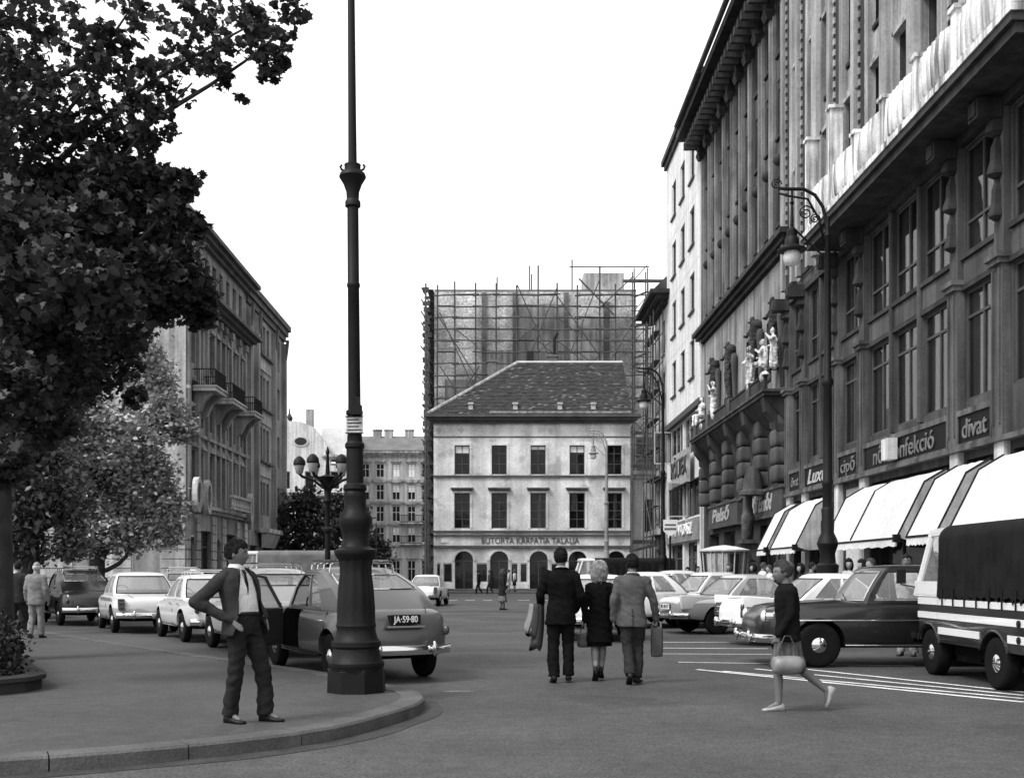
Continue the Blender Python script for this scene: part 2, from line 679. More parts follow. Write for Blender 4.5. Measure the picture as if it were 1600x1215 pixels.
def building(name, label, loc, rotz, W_, D, H, wallm, holes=(), arches=(), roofm=None, z0=-0.2, rev=0.3, flat=True, cat='building'):
    """a hollow block: the front wall has real openings, the other walls are closed"""
    t = thing(name, label, cat, loc, rotz)
    obj('front_wall', wall_mb(0, W_, z0, H, holes, rev, 0, arches), wallm, t)
    sh = MB()
    sh.box(0.002, W_ - 0.002, D - 0.2, D, z0, H)
    sh.box(0.001, 0.25, 0.001, D - 0.2, z0, H)
    sh.box(W_ - 0.25, W_ - 0.001, 0.001, D - 0.2, z0, H)
    obj('side_wall', sh, wallm, t)
    if flat:
        obj('roof', box_of(0, W_, 0.0, D, H, H + 0.2), roofm or SLATE, t)
    return t


def window(p, u, z, w, h, inset=0.16, cols=2, trans=(0.7,), fw=0.055, fm=None, gm=None, curt=(), sill=None, hood=None, lit=None, white_panel=0.0,
           label=None):
    """frame with bars = the window; each pane, curtain and sill is a piece of its own"""
    fm = fm or FRAME
    key = ('window', round(w, 3), round(h, 3), cols, tuple(trans), fw, fm.name)

    def mk():
        mb = MB()
        d = 0.06
        mb.box(0, fw, 0, d, 0, h).box(w - fw, w, 0, d, 0, h).box(fw, w - fw, 0, d, 0, fw).box(fw, w - fw, 0, d, h - fw, h)
        for k in range(1, cols):
            c = w * k / cols
            mb.box(c - fw * 0.5, c + fw * 0.5, -0.004, d - 0.004, fw, h - fw)
        for f in trans:
            mb.box(fw, w - fw, -0.008, d - 0.008, h * f - fw * 0.5, h * f + fw * 0.5)
        return mb
    me = shared(key, mk)
    o = obj('window', me, fm, p, loc=(u, inset, z), label=label)
    zs = [fw] + [h * f for f in trans] + [h - fw]
    xs = [fw] + [w * k / cols for k in range(1, cols)] + [w - fw]
    for i in range(len(xs) - 1):
        for k in range(len(zs) - 1):
            a, b = xs[i + 1] - xs[i], zs[k + 1] - zs[k]
            pm = shared(('pane', round(a, 3), round(b, 3), (gm or GLASS).name), lambda: box_of(0, a, 0, 0.008, 0, b))
            obj('pane', pm, gm or GLASS, o, loc=(xs[i], 0.03 + random.uniform(0, 0.006), zs[k]), rot=(random.uniform(-0.004, 0.004), 0, random.uniform(-0.012, 0.012)))
    for (f0, f1, cm) in curt:
        mb = MB()
        n = 14
        vs, fs = [], []
        for k in range(n + 1):
            x = w * (f0 + (f1 - f0) * k / n)
            yy = 0.14 + 0.03 * math.sin(k * 2.2 + u)
            vs += [(x, yy, 0.02), (x, yy, h - 0.02)]
        fs = [(2 * k, 2 * k + 2, 2 * k + 3, 2 * k + 1) for k in range(n)]
        obj('curtain', mb.add(vs, fs), cm, o, smooth=True)
    if white_panel:
        obj('white_panel', box_of(fw + 0.02, w - fw - 0.02, 0.004, 0.024, h * (1 - white_panel), h - fw - 0.02), SIGNW, o)
    if sill:
        obj('sill', shared(('sill', round(w, 3), sill[0]), lambda: box_of(-0.1, w + 0.1, -0.12 - inset, 0.02, -0.12, -0.002)), sill[1], o)
    if hood:
        obj('hood', shared(('hood', round(w, 3)), lambda: MB().box(-0.28, w + 0.28, -0.3 - inset, 0.0 - inset - 0.002, h + 0.3, h + 0.42).box(
            -0.2, w + 0.2, -0.2 - inset, -inset - 0.002, h + 0.2, h + 0.298)), hood, o)
    return o


def band(p, u0, u1, z0, z1, out, m, name='cornice', steps=1):
    mb = MB()
    for k in range(steps):
        f0, f1 = k / steps, (k + 1) / steps
        mb.box(u0 - (out * f1 if steps > 1 else 0), u1 + (out * f1 if steps > 1 else 0), -out * (f1 if steps > 1 else 1), -0.002 - 0.001 * k,
               z0 + (z1 - z0) * f0 + (0.0005 if k else 0), z0 + (z1 - z0) * f1)
    return obj(name, mb, m, p)


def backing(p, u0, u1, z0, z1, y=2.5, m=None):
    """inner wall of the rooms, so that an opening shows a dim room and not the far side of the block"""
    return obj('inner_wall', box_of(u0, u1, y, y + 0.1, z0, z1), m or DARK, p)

# ================================================================== the old house that closes the square
CW, CY = 15.9, 88.0
cx0 = -5.3
rowA = [(c, 9.5, 1.22, 2.35) for c in (2.3, 5.3, 8.45, 11.6, 14.6)]     # top floor
rowB = [(c, 5.15, 1.26, 2.85) for c in (2.3, 5.3, 8.45, 11.6, 14.6)]
holes = [(c - w / 2, c + w / 2, z, z + h) for (c, z, w, h) in rowA + rowB]
arc = [(c, 0.74, 0.25, 2.55) for c in (2.45, 5.3, 8.5, 11.65, 14.75)]
shopf = [(0.2, 0.6, 0.75, 2.35), (0.75, 1.55, 0.75, 2.35), (3.4, 4.4, 0.75, 2.35), (6.2, 6.85, 0.75, 2.35), (6.95, 7.6, 0.75, 2.35), (9.45, 10.7, 0.75, 2.35), (12.6, 13.8, 0.75, 2.35)]
house = building('old_house', 'old three-storey plaster house with hipped roof and five arches closing the street', (cx0, CY, 0), 0, CW, 11.5, 13.9,
                 PLASTER, holes + shopf, arc, flat=False)
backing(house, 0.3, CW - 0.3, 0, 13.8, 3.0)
for i, (c, z, w, h) in enumerate(rowA):
    window(house, c - w / 2, z, w, h, 0.14, 2, (0.36, 0.72), 0.06, white_panel=(0.26, 0, 0.14, 0.24, 0)[i])  # white panels before the panes paint the reflection of open transoms
    obj('window_surround', MB().box(c - w / 2 - 0.16, c - w / 2 - 0.002, -0.05, -0.002, z, z + h + 0.16).box(c + w / 2 + 0.002, c + w / 2 + 0.16, -0.05, -0.002, z, z + h + 0.16).box(
        c - w / 2, c + w / 2, -0.05, -0.002, z + h + 0.002, z + h + 0.16), PLASTER, house)
for i, (c, z, w, h) in enumerate(rowB):
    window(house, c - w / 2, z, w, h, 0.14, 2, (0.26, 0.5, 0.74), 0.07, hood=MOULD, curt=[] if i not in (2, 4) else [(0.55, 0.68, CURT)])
    obj('window_surround', MB().box(c - w / 2 - 0.2, c - w / 2 - 0.002, -0.05, -0.002, z, z + h + 0.18).box(c + w / 2 + 0.002, c + w / 2 + 0.2, -0.05, -0.002, z, z + h + 0.18).box(
        c - w / 2, c + w / 2, -0.05, -0.002, z + h + 0.002, z + h + 0.18), PLASTER, house)
for (c, r, a0, zs) in arc:
    mb = MB()
    n = 20
    for k in range(n):
        a, b = math.pi * k / n, math.pi * (k + 1) / n
        ps = [(c + q * math.cos(t), zs + q * math.sin(t)) for q, t in ((r + 0.02, a), (r + 0.22, a), (r + 0.22, b), (r + 0.02, b))]
        mb.prism(ps, -0.07, -0.002, 'y')
    obj('arch_moulding', mb, PLASTER, house)
    fr = MB()
    fr.box(c - r, c - r + 0.08, 0.2, 0.27, a0, zs).box(c + r - 0.08, c + r, 0.2, 0.27, a0, zs).box(c - r + 0.08, c + r - 0.08, 0.2, 0.27, zs - 0.1, zs)
    fr.box(c - 0.04, c + 0.04, 0.205, 0.265, a0, zs - 0.1)
    w = obj('shop_window', fr, FRAME, house)
    obj('pane', box_of(c - r + 0.08, c + r - 0.08, 0.23, 0.24, a0, zs - 0.1), GLASSD, w)
    pl = [(c + r * math.cos(math.pi * k / 16), zs + r * math.sin(math.pi * k / 16)) for k in range(17)]
    obj('fanlight_pane', MB().prism(pl, 0.23, 0.24, 'y'), GLASSD, w)
for (a, b, c, d) in shopf:
    window(house, a, c, b - a, d - c, 0.03, 1, (), 0.09, fm=COLUMN, gm=GLASSD, curt=[(0.05, 0.95, CURTG)])
    obj('sill_panel', box_of(a - 0.05, b + 0.05, -0.04, -0.003, 0.28, 0.7), PLASTER, house)
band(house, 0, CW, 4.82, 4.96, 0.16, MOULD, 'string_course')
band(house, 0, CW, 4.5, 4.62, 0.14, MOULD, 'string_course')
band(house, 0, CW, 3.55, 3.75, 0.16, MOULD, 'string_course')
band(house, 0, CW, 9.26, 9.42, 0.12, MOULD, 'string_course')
band(house, 0, CW, 12.5, 12.58, 0.05, MOULD, 'string_course')
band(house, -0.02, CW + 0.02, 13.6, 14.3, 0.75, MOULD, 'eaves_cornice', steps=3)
obj('plinth', box_of(0, CW, -0.06, -0.003, -0.1, 0.24), MOULD, house)
me = text_mesh('BUTORTA KARPATIA TALALIA', 0.68, 0.02, xs=0.86)
sb = obj('sign_lettering', me, MOULD, house, loc=(7.8, -0.04, 4.13))
obj('street_name_plate', box_of(0.6, 1.25, -0.04, -0.004, 4.0, 4.36), ENAMEL, house)
obj('downpipe', MB().tube([(CW + 0.12, -0.14, 13.4), (CW + 0.12, -0.14, 0.2)], 0.07), MOULD, house)
# roof: hipped at the left, gable wall at the right; slates as many small real courses
rz0, rz1 = 14.3, 19.7
rA, rB, rC, rD = Vector((-0.45, -0.7, rz0)), Vector((CW + 0.1, -0.7, rz0)), Vector((CW + 0.05, 6.0, rz1)), Vector((6.9, 6.0, rz1))
rE, rF = Vector((-0.45, 12.2, rz0)), Vector((CW + 0.1, 12.2, rz0))
roof = obj('roof', MB().add([rA, rB, rC, rD, rE, rF], [(0, 1, 2, 3), (0, 3, 4), (3, 2, 5, 4), (1, 5, 2), (0, 4, 5, 1)]), SLATE, house)


def slates(q00, q10, q11, q01, wid, hgt, parent, m, jit=0.35, th=0.03):
    """overlapping slates over a quadrilateral, one mesh of many little plates"""
    V, F = [], []
    nr = max(2, int(((q01 - q00).length) / hgt))
    nrm = (q10 - q00).cross(q01 - q00).normalized()
    if nrm.z < 0:
        nrm = -nrm
    for r in range(nr):
        f0, f1 = r / nr, (r + 1.25) / nr
        a0, b0 = q00.lerp(q01, f0), q10.lerp(q11, f0)
        a1, b1 = q00.lerp(q01, min(1, f1)), q10.lerp(q11, min(1, f1))
        nc = max(1, int((b0 - a0).length / wid))
        for c in range(nc):
            if random.random() < 0.01:
                continue
            g0, g1 = (c + 0.03 + 0.5 * (r % 2)) / nc, (c + 0.97 + 0.5 * (r % 2)) / nc
            g0, g1 = min(g0, 1), min(g1, 1)
            if g1 - g0 < 0.2 / nc:
                continue
            h0 = th * (1 + random.uniform(-jit, jit) * 1.5)
            o = len(V)
            V += [a0.lerp(b0, g0) + nrm * (h0 + th), a0.lerp(b0, g1) + nrm * (h0 + th * random.uniform(0.7, 1.3)), a1.lerp(b1, g1) + nrm * 0.006, a1.lerp(b1, g0) + nrm * 0.006,
                  a0.lerp(b0, g0) + nrm * 0.002, a0.lerp(b0, g1) + nrm * 0.002]
            F += [(o, o + 1, o + 2, o + 3), (o + 4, o + 5, o + 1, o)]
    me = bpy.data.meshes.new('slates')
    me.from_pydata([tuple(v) for v in V], [], F)
    return obj('slates', me, m, parent, kind='stuff')


slm = bpy.data.materials.new('roof_slate')
slm.use_nodes = True
_n, _l = slm.node_tree.nodes, slm.node_tree.links
_g = _n.new('ShaderNodeNewGeometry')
_r = _n.new('ShaderNodeValToRGB')
_r.color_ramp.elements[0].color = (0.035, 0.035, 0.035, 1)
_r.color_ramp.elements[1].position = 0.93
_r.color_ramp.elements[1].color = (0.062, 0.062, 0.062, 1)
_e = _r.color_ramp.elements.new(0.96)
_e.color = (0.14, 0.14, 0.14, 1)
_l.new(_g.outputs['Random Per Island'], _r.inputs[0])
_l.new(_r.outputs[0], _n['Principled BSDF'].inputs['Base Color'])
_n['Principled BSDF'].inputs['Roughness'].default_value = 0.85
_n['Principled BSDF'].inputs['Specular IOR Level'].default_value = 0.2
slates(rA, rB, rC, rD, 0.3, 0.3, roof, slm)
slates(rE, rA, rD, rD + Vector((0, 0.01, 0)), 0.4, 0.4, roof, slm)
obj('ridge_cap', MB().tube([rD, rC], 0.14, 8), WHITETRIM, roof)
obj('hip_cap', MB().tube([rA, rD], 0.17, 8), STONE, roof)
obj('eaves_flashing', box_of(4.5, CW, -0.72, -0.3, 14.36, 14.5), STONE, roof)
for u in (3.0, 6.6, 10.2, 12.9):
    d = MB().box(u - 0.18, u + 0.18, -0.2, 0.6, 14.7, 15.15)
    d.prism([(u - 0.26, 15.15), (u + 0.26, 15.15), (u + 0.2, 15.28), (u - 0.2, 15.28)], -0.3, 0.7, 'y')
    obj('roof_vent', d, WHITETRIM, roof)
for u, w, h, y in ((4.7, 0.75, 19.5, 5.0), (9.9, 0.8, 20.2, 6.3)):
    obj('chimney', MB().box(u - w / 2, u + w / 2, y - 0.35, y + 0.35, 16.5, h).box(u - w / 2 - 0.08, u + w / 2 + 0.08, y - 0.43, y + 0.43, h, h + 0.15), BRICKD, roof)
obj('chimney_pipe', MB().tube([(10.1, 6.3, 20.5), (10.1, 6.3, 21.9), (10.35, 6.3, 22.3)], 0.13), IRON, roof)
obj('roof_hatch', box_of(7.7, 8.3, 6.0, 6.5, 19.4, 20.7), DARK, roof)

# ================================================================== tall block behind, wrapped in scaffolding
TY = 104.0
tb = building('tall_block', 'tall brick fire wall rising behind the old house, wrapped in scaffold poles', (-6.2, TY, 0), 0, 19.3, 14, 28.4, BRICKW, roofm=BRICKD)
# putlog courses and patched panels standing proud of the fire wall
for k, (u0, u1, z0, z1) in enumerate([(0.2, 4.6, 23, 27.6), (5.0, 7.5, 14, 22.8), (7.9, 12.4, 18, 27.2), (9.0, 15.2, 12, 17.2), (12.8, 16, 19, 26), (1.0, 4.2, 12, 20)]):
    obj('wall_panel', box_of(u0, u1, -0.05 - 0.004 * k, -0.002, z0, z1), (BRICKW, STONE, PLASTER2)[k % 3], tb)
for u in (4.75, 7.7, 12.6):
    obj('chimney_breast', box_of(u - 0.22, u + 0.22, -0.16, -0.004, 10, 28.3), BRICKD, tb)
st = MB().box(14.4, 18.3, 1.5, 4.5, 28.6, 30.6)
obj('stair_head', st, PLASTER3, tb)
obj('dark_gap', box_of(16.15, 16.75, -0.2, -0.004, 17, 27.4), BRICKD, tb)
for i, (u, z) in enumerate(((9.3, 30.2), (9.1, 31.0), (13.2, 31.6), (6.0, 29.9))):
    obj('mast', MB().tube([(u, 0.5, 28.3), (u, 0.5, z)], 0.07, 6), TIMBER, tb)

sc = thing('timber_scaffold', 'timber pole scaffold with crossed braces in front of the tall brick wall', 'scaffold', (-6.2, TY, 0))
unit = MB().tube([(0, 0, 0), (0, 0, 1)], 1.0, 6).mesh('pole')
unit.materials.append(TIMBER)
plankme = box_of(0, 1, -0.5, 0.5, -0.02, 0.02).mesh('plank')
plankme.materials.append(TIMBER)


def pole(p, a, b, r=0.07, name='pole'):
    a, b = Vector(a), Vector(b)
    d = b - a
    q = Vector((0, 0, 1)).rotation_difference(d.normalized()).to_euler()
    return obj(name, unit, TIMBER, p, loc=a, rot=q, scale=(r, r, d.length))


def plank(p, a, b, w=0.5):
    a, b = Vector(a), Vector(b)
    d = b - a
    o = obj('plank', plankme, TIMBER, p, loc=a, rot=(0, -math.asin(d.z / d.length), math.atan2(d.y, d.x)), scale=(d.length, w, 1))
    return o


ups = [-0.7, 0.3, 2.1, 4.0, 5.9, 7.9, 9.8, 11.7, 13.6, 15.6, 17.2, 18.9, 20.2]
for u in ups:
    pole(sc, (u, -1.5, 0.0), (u + random.uniform(-0.1, 0.1), -1.5, 28.6 + random.uniform(0, 0.5) + (1.4 if u in (9.8, 15.6) else 0)), 0.085)
for k, z in enumerate(np.arange(11.5, 28.7, 1.08)):
    for a, b in zip(ups[1:-1], ups[2:]):
        if random.random() < 0.9:
            pole(sc, (a - 0.3, -1.56, z + random.uniform(-0.1, 0.1)), (b + 0.3, -1.56, z + random.uniform(-0.1, 0.1)), 0.07, 'ledger')
        if random.random() < 0.5:
            plank(sc, (a, -1.2, z + 0.1), (b, -1.2, z + 0.1), 0.5)
        if random.random() < 0.16 and 11 < z < 26:
            pole(sc, (a, -1.6, z), (b, -1.6, z + random.choice((-1.5, 1.5))), 0.05, 'brace')
for (u0, z0, u1, z1) in [(4, 18.5, 0.6, 26), (0.6, 21, 4, 16), (7.9, 19, 11.7, 28.5), (7.9, 28.6, 11.7, 20), (0.4, 25.8, 4, 20), (4.3, 21, 0.4, 14.5), (11.7, 27.5, 15.6, 22),
                         (15.6, 29, 12.2, 20.5), (11.7, 17, 15.6, 22), (15.6, 17.6, 12, 12.5), (4.4, 12.5, 0.8, 9.5), (15.8, 20, 19, 25.5), (15.7, 26.5, 18.8, 29.4)]:
    pole(sc, (u0, -1.66, z0), (u1, -1.66, z1), 0.06, 'brace')
pole(sc, (13.7, -1.66, 29.2), (17.0, -1.66, 25.8), 0.08, 'brace')
obj('plank', plankme, TIMBERP, sc, loc=(0.4, -1.7, 10.2), rot=(0, -0.1, 0), scale=(5.2, 0.25, 3))
for k in range(46):
    z = 1.0 + k * 0.6
    w = random.uniform(0.35, 0.75)
    obj('board', box_of(-1.05 + random.uniform(0, 0.2), -0.45 + random.uniform(0, 0.3), -1.2, -1.1 - random.uniform(0, 0.04), z, z + w * 0.7), TIMBER, sc)
# dense left flank of the scaffold, seen end-on
for k in range(26):
    z = 0.9 + k * 1.1
    pole(sc, (-1.0 - random.uniform(0, .2), -1.4, z), (-0.35, 9.0, z + random.uniform(-0.2, 0.2)), 0.06, 'ledger')
    plank(sc, (-0.35, -1.3 + random.uniform(0, 2), z + 0.06), (-0.35, 6.5 + random.uniform(0, 2), z + 0.06), 0.6)
for y in (0.2, 2.0, 4.0, 6.0, 8.0):
    for u in (-0.9, -0.5):
        pole(sc, (u, y, 0), (u, y, 27.6), 0.07)
rs = thing('tube_scaffold', 'slim scaffold tower rising at the right corner of the tall brick block', 'scaffold', (13.6, TY - 1.6, 0))
for (u, y) in ((-0.9, 0), (0.35, 0), (-0.9, 1.3), (0.35, 1.3)):
    pole(rs, (u, y, 0), (u, y, 30.2), 0.06)
for k in range(15):
    z = 8.8 + k * 1.45
    pole(rs, (-1.2, -0.02, z), (0.9, -0.02, z), 0.05, 'ledger')
    if k % 2:
        plank(rs, (-0.85, 0.7, z), (0.4, 0.7, z + 0.5), 0.7)
    else:
        pole(rs, (-0.9, -0.06, z), (0.35, -0.06, z + 1.4), 0.045, 'brace')
pole(rs, (-7.0, -0.05, 30.3), (0.5, -0.05, 30.3), 0.06, 'ledger')

# brick flank and low pale house closing the gap on the right
bf = building('brick_block', 'dark brick house end standing right of the old house', (10.8, 112, 0), 0, 6.2, 8, 27, BRICKW)
obj('lower_panel', box_of(0.1, 6.0, -0.12, -0.002, 9.8, 15.5), BRICKD, bf)
for k in range(14):
    obj('board', box_of(0.15, 5.9, -0.19, -0.121, 9.9 + k * 0.4, 10.2 + k * 0.4), BRICKD, bf)
lowh = building('low_house', 'low pale plaster house end right of the old house', (10.75, 89.5, 0), 0, 3.2, 6, 9.4, FARWALL2,
                holes=[(1.2, 1.95, 4.9, 7.6)])
band(lowh, 0, 3.2, 9.3, 9.9, 0.4, STONE, 'eaves_cornice', 2)
band(lowh, 0, 3.2, 4.0, 4.25, 0.15, MOULD, 'string_course')
window(lowh, 1.2, 4.9, 0.75, 2.7, 0.12, 2, (0.5,), 0.07)
obj('downpipe', MB().tube([(0.1, -0.15, 9.4), (0.1, -0.15, 0.2)], 0.08), MOULD, lowh)

# ================================================================== right side: the corner department store (nearest)
XF = 11.5
YS = 43.0
SW, SH = 36.0, 27.5
cols_u = [0.25, 2.4, 6.4, 8.94, 15.85, 18.3, 25.0, 27.5, 34.3]
bays = [(cols_u[i] + 0.27, cols_u[i + 1] - 0.27) for i in range(len(cols_u) - 1)]
SMALL = {0, 2, 4, 6}


def bay_lights(i, a, b):
    """clear openings of one bay: one light in a narrow bay, three (or two) in a wide one"""
    if i in SMALL:
        return [(a + 0.02, b - 0.02)]
    n = 3 if b - a > 5 else 2
    w = (b - a) / n
    return [(a + k * w + 0.09, a + (k + 1) * w - 0.09) for k in range(n)]


holes = []
for i, (a, b) in enumerate(bays):
    for (p, q) in bay_lights(i, a, b):
        holes += [(p, q, 5.75, 8.45), (p, q, 9.35, 11.95)]
        if i in SMALL:
            holes += [(p + 0.3, q - 0.3, z, z + 2.7) for z in (14.2, 18.2, 22.2)]
        else:
            m_ = (p + q) / 2
            wz = min(0.62, (q - p) / 2 - 0.25)
            holes += [(m_ - wz, m_ + wz, z, z + 2.7) for z in (14.2, 18.2, 22.2)]
    holes.append((a + 0.1, b - 0.1, 0.35, 4.3))
store = building('department_store', 'sooty stone department store with awnings, tall shop windows and a rain-washed balcony', (XF, YS, 0), -R(90), SW, 16, SH, SOOT, holes)
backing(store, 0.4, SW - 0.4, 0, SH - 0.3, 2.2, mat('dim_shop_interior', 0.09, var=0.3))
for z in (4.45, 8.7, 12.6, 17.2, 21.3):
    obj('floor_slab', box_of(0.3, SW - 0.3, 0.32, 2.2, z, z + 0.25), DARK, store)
random.seed(11)
for i, (a, b) in enumerate(bays):
    if a > 26:
        continue
    for j, (p, q) in enumerate(bay_lights(i, a, b)):
        w = q - p
        c1 = [(0.04, 0.4, CURTG), (0.42, 0.47, CURT), (0.62, 0.86, CURTG), (0.89, 0.97, CURT)] if (i + j) % 3 else [(0.05, 0.45, CURTG), (0.55, 0.8, CURTG), (0.9, 0.97, CURT)]
        window(store, p, 5.75, w, 2.7, 0.05, 2, (0.76,), 0.07, curt=c1)
        window(store, p, 9.35, w, 2.6, 0.05, 2, (0.3,), 0.07, curt=[(0.04, 0.4, CURTG), (0.6, 0.8, CURTG)] + ([(0.86, 0.96, CURT)] if (i + j) % 2 else []))
        obj('spandrel_panel', box_of(p + 0.04, q - 0.04, -0.05, -0.002, 8.62, 9.2), SOOT, store)
        obj('spandrel_sill', box_of(p - 0.02, q + 0.02, -0.12, -0.003, 9.22, 9.34), SOOT2, store)
        obj('window_head', box_of(p - 0.02, q + 0.02, -0.1, -0.003, 8.47, 8.58), SOOT2, store)
        ww, m_ = (w / 2 - 0.3, (p + q) / 2) if i in SMALL else (min(0.62, w / 2 - 0.25), (p + q) / 2)
        for z in (14.2, 18.2, 22.2):
            window(store, m_ - ww, z, 2 * ww, 2.7, 0.22, 2, (0.7,), 0.06, gm=GLASSD, sill=('s', SOOT2))
            obj('window_lintel', MB().box(m_ - ww - 0.1, m_ + ww + 0.1, -0.2, -0.003, z + 2.72, z + 2.85).box(m_ - ww - 0.04, m_ + ww + 0.04, -0.12, -0.002, z + 2.852, z + 3.1), STONE, store)
            obj('apron_panel', box_of(m_ - ww + 0.03, m_ + ww - 0.03, -0.06, -0.002, z - 1.0, z - 0.2), STONE, store)
    # mullion piers inside a wide bay
    if i not in SMALL:
        L_ = bay_lights(i, a, b)
        for k in range(len(L_) - 1):
            m_ = (L_[k][1] + L_[k + 1][0]) / 2
            obj('mullion', MB().box(m_ - 0.085, m_ + 0.085, -0.1, -0.003, 5.6, 12.0).lathe([(0.06, 5.6), (0.06, 12.0)], 10, (m_, -0.1, 0)), SOOT, store)
            obj('upper_pilaster', MB().box(m_ - 0.42, m_ + 0.42, -0.2, -0.003, 12.75, 26.3).lathe([(0.24, 12.75), (0.24, 26.3)], 12, (m_, -0.2, 0)), STONE, store)
# main pilasters: white column below, sooty shaft with hanging husk drops, pale shaft above the balcony
for i, c in enumerate(cols_u):
    if c > 27:
        break
    obj('shop_column', MB().box(c - 0.24, c + 0.24, -0.16, -0.003, 0.0, 4.5), COLUMN, store)
    mb = MB().box(c - 0.26, c + 0.26, -0.2, -0.003, 4.62, 8.5)
    mb.box(c - 0.19, c - 0.13, -0.25, -0.201, 4.9, 8.4).box(c + 0.13, c + 0.19, -0.25, -0.201, 4.9, 8.4)
    mb.box(c - 0.3, c + 0.3, -0.3, -0.004, 8.5, 8.62).box(c - 0.34, c + 0.34, -0.36, -0.005, 8.621, 8.74)
    obj('pilaster', mb, mat('pilaster_stone', 0.11, rough=0.85, var=0.3, scale=1.2, bump=0.2, bscale=20, streak=0.5, streak_lo=0.5), store)
    obj('upper_shaft', box_of(c - 0.24, c + 0.24, -0.16, -0.004, 8.75, 12.24), SOOT, store)
    for k, z in enumerate((11.5, 10.55, 9.6)):
        dm = MB()
        s = 1.0 - 0.12 * k
        dm.rings([[(c + x * s * f, -0.165 - y * s * f, z + dz) for x, y in ((-0.2, 0.0), (-0.16, 0.2), (0, 0.28), (0.16, 0.2), (0.2, 0.0))]
                  for f, dz in ((0.35, 0.85), (0.75, 0.6), (0.8, 0.3), (1.1, 0.06), (1.1, 0.0), (0.5, -0.08))])
        obj('husk_drop', dm, SOOT2, store)
    obj('bracket', MB().box(c - 0.25, c + 0.25, -0.75, -0.19, 11.78, 12.22).box(c - 0.17, c + 0.17, -0.79, -0.751, 11.85, 12.16), SOOT2, store)
    # paired bead strips and channel above
    mb = MB().box(c - 0.5, c + 0.5, -0.1, -0.003, 12.75, 26.3)
    obj('dark_channel', mb, SOOT2, store)
    bd = MB()
    for z in np.arange(13.3, 26.2, 0.36):
        for s in (-0.34, 0.34):
            bd.box(c + s - 0.07, c + s + 0.07, -0.16, -0.101, z, z + 0.2)
    obj('bead_strip', bd, STONE, store, kind='stuff')
    obj('side_pilaster', MB().box(c - 0.85, c - 0.52, -0.24, -0.004, 12.75, 26.3).box(c + 0.52, c + 0.85, -0.24, -0.004, 12.75, 26.3), STONE, store)
band(store, 0, SW, 4.5, 4.62, 0.26, mat('pilaster_stone', 0.15), 'shop_cornice')
band(store, 0, SW, 26.3, 27.5, 1.2, SOOT, 'main_cornice', 3)
obj('upper_wall_face', wall_mb(0.05, SW, 12.7, 26.3, [h for h in holes if h[2] > 13], 0.02, -0.012), STONE, store)
obj('impost', box_of(0.0, SW, -0.18, -0.006, 12.02, 12.24), SOOT2, store)
# sign boards between the pilasters
SG = [(0, 'divat', SIGNL, 0.5), (1, 'Luxus', mat('script_letters', 0.4, var=0.2, scale=5), 0.72), (2, 'cipő', SIGNL, 0.6), (3, 'női konfekció', SIGNL, 0.72), (4, 'divat', SIGNL, 0.66)]
for i, tx, lm, sz in SG:
    a, b = bays[i]
    s = obj('sign_board', box_of(a, b, -0.17, -0.004, 4.63, 5.45), SIGNB, store)
    obj('board_frame', MB().box(a, b, -0.22, -0.172, 5.36, 5.5).box(a, b, -0.22, -0.172, 4.63, 4.68).box(a, a + 0.05, -0.22, -0.173, 4.68, 5.36).box(b - 0.05, b, -0.22, -0.173, 4.68, 5.36),
        mat('pilaster_stone', 0.15), s)
    me = text_mesh(tx, sz, 0.012, 0.35 if i == 1 else 0.0, xs=1.0, bold=0.012 if i == 1 else 0.004)
    wd = max(v.co.x for v in me.vertices) - min(v.co.x for v in me.vertices)
    fit = min(1.6, (b - a - 0.5) / wd * (0.95 if i != 3 else 0.78))
    obj('lettering', me, lm, s, loc=((a + b) / 2, -0.19, 5.0), scale=(fit, 1, 1))
a, b = bays[3]
bx = obj('clock_box', MB().box(a + 2.45, a + 3.0, -0.5, -0.23, 4.75, 5.35), COLUMN, store)
# the projecting balcony with its rain-washed swelling parapet
bu0, bu1 = YS - 36.3, YS - 21.6
obj('balcony_slab', MB().box(bu0, bu1, -1.25, -0.02, 12.250, 12.470).box(bu0 - 0.06, bu1 + 0.06, -1.36, -0.02, 12.471, 12.650), SOOT2, store)
obj('slab_edge', MB().box(bu0 - 0.1, bu1 + 0.1, -1.4, -0.9, 12.651, 12.810), WASHED, store)
edges = [bu0 + 0.1, bu0 + 2.6, bu0 + 4.9, bu0 + 7.2, bu0 + 9.5, bu0 + 11.8, bu1 - 0.2]
for k in range(len(edges) - 1):
    a, b = edges[k] + 0.17, edges[k + 1] - 0.17
    secs = []
    n = 40
    for j in range(n + 1):
        f = j / n
        u = a + (b - a) * f
        fl_ = 0.022 * math.sin(j * math.pi / 2.5)
        bul = 1 - abs(2 * f - 1) ** 5
        sec = []
        for (yo, z) in ((0.0, 12.82), (0.26, 12.85), (0.3 + 0.07 * bul, 13.0), (0.28 + 0.12 * bul, 13.5), (0.26 + 0.1 * bul, 13.9 + 0.08 * bul), (0.12, 14.02 + 0.13 * bul), (-0.12, 14.0 + 0.13 * bul)):
            sec.append((u, -0.95 - yo - (fl_ if 0.2 < yo else 0), z))
        secs.append(sec)
    obj('parapet_panel', MB().rings(secs), WASHED, store, smooth=True, sharp=50)
for k, e in enumerate(edges):
    hgt = 15.850 if k in (0, 1) else 14.150
    obj('parapet_pier', MB().box(e - 0.14, e + 0.14, -1.28, -0.9, 12.810, hgt).box(e - 0.2, e + 0.2, -1.34, -0.86, hgt, hgt + 0.1), WASHED, store)
obj('corner_pedestal', MB().prism([(bu1 - 0.7, 12.820), (bu1 + 0.1, 12.820), (bu1 - 0.05, 13.150), (bu1 - 0.55, 13.150)], -1.4, -0.4, 'y'), WASHED, store)
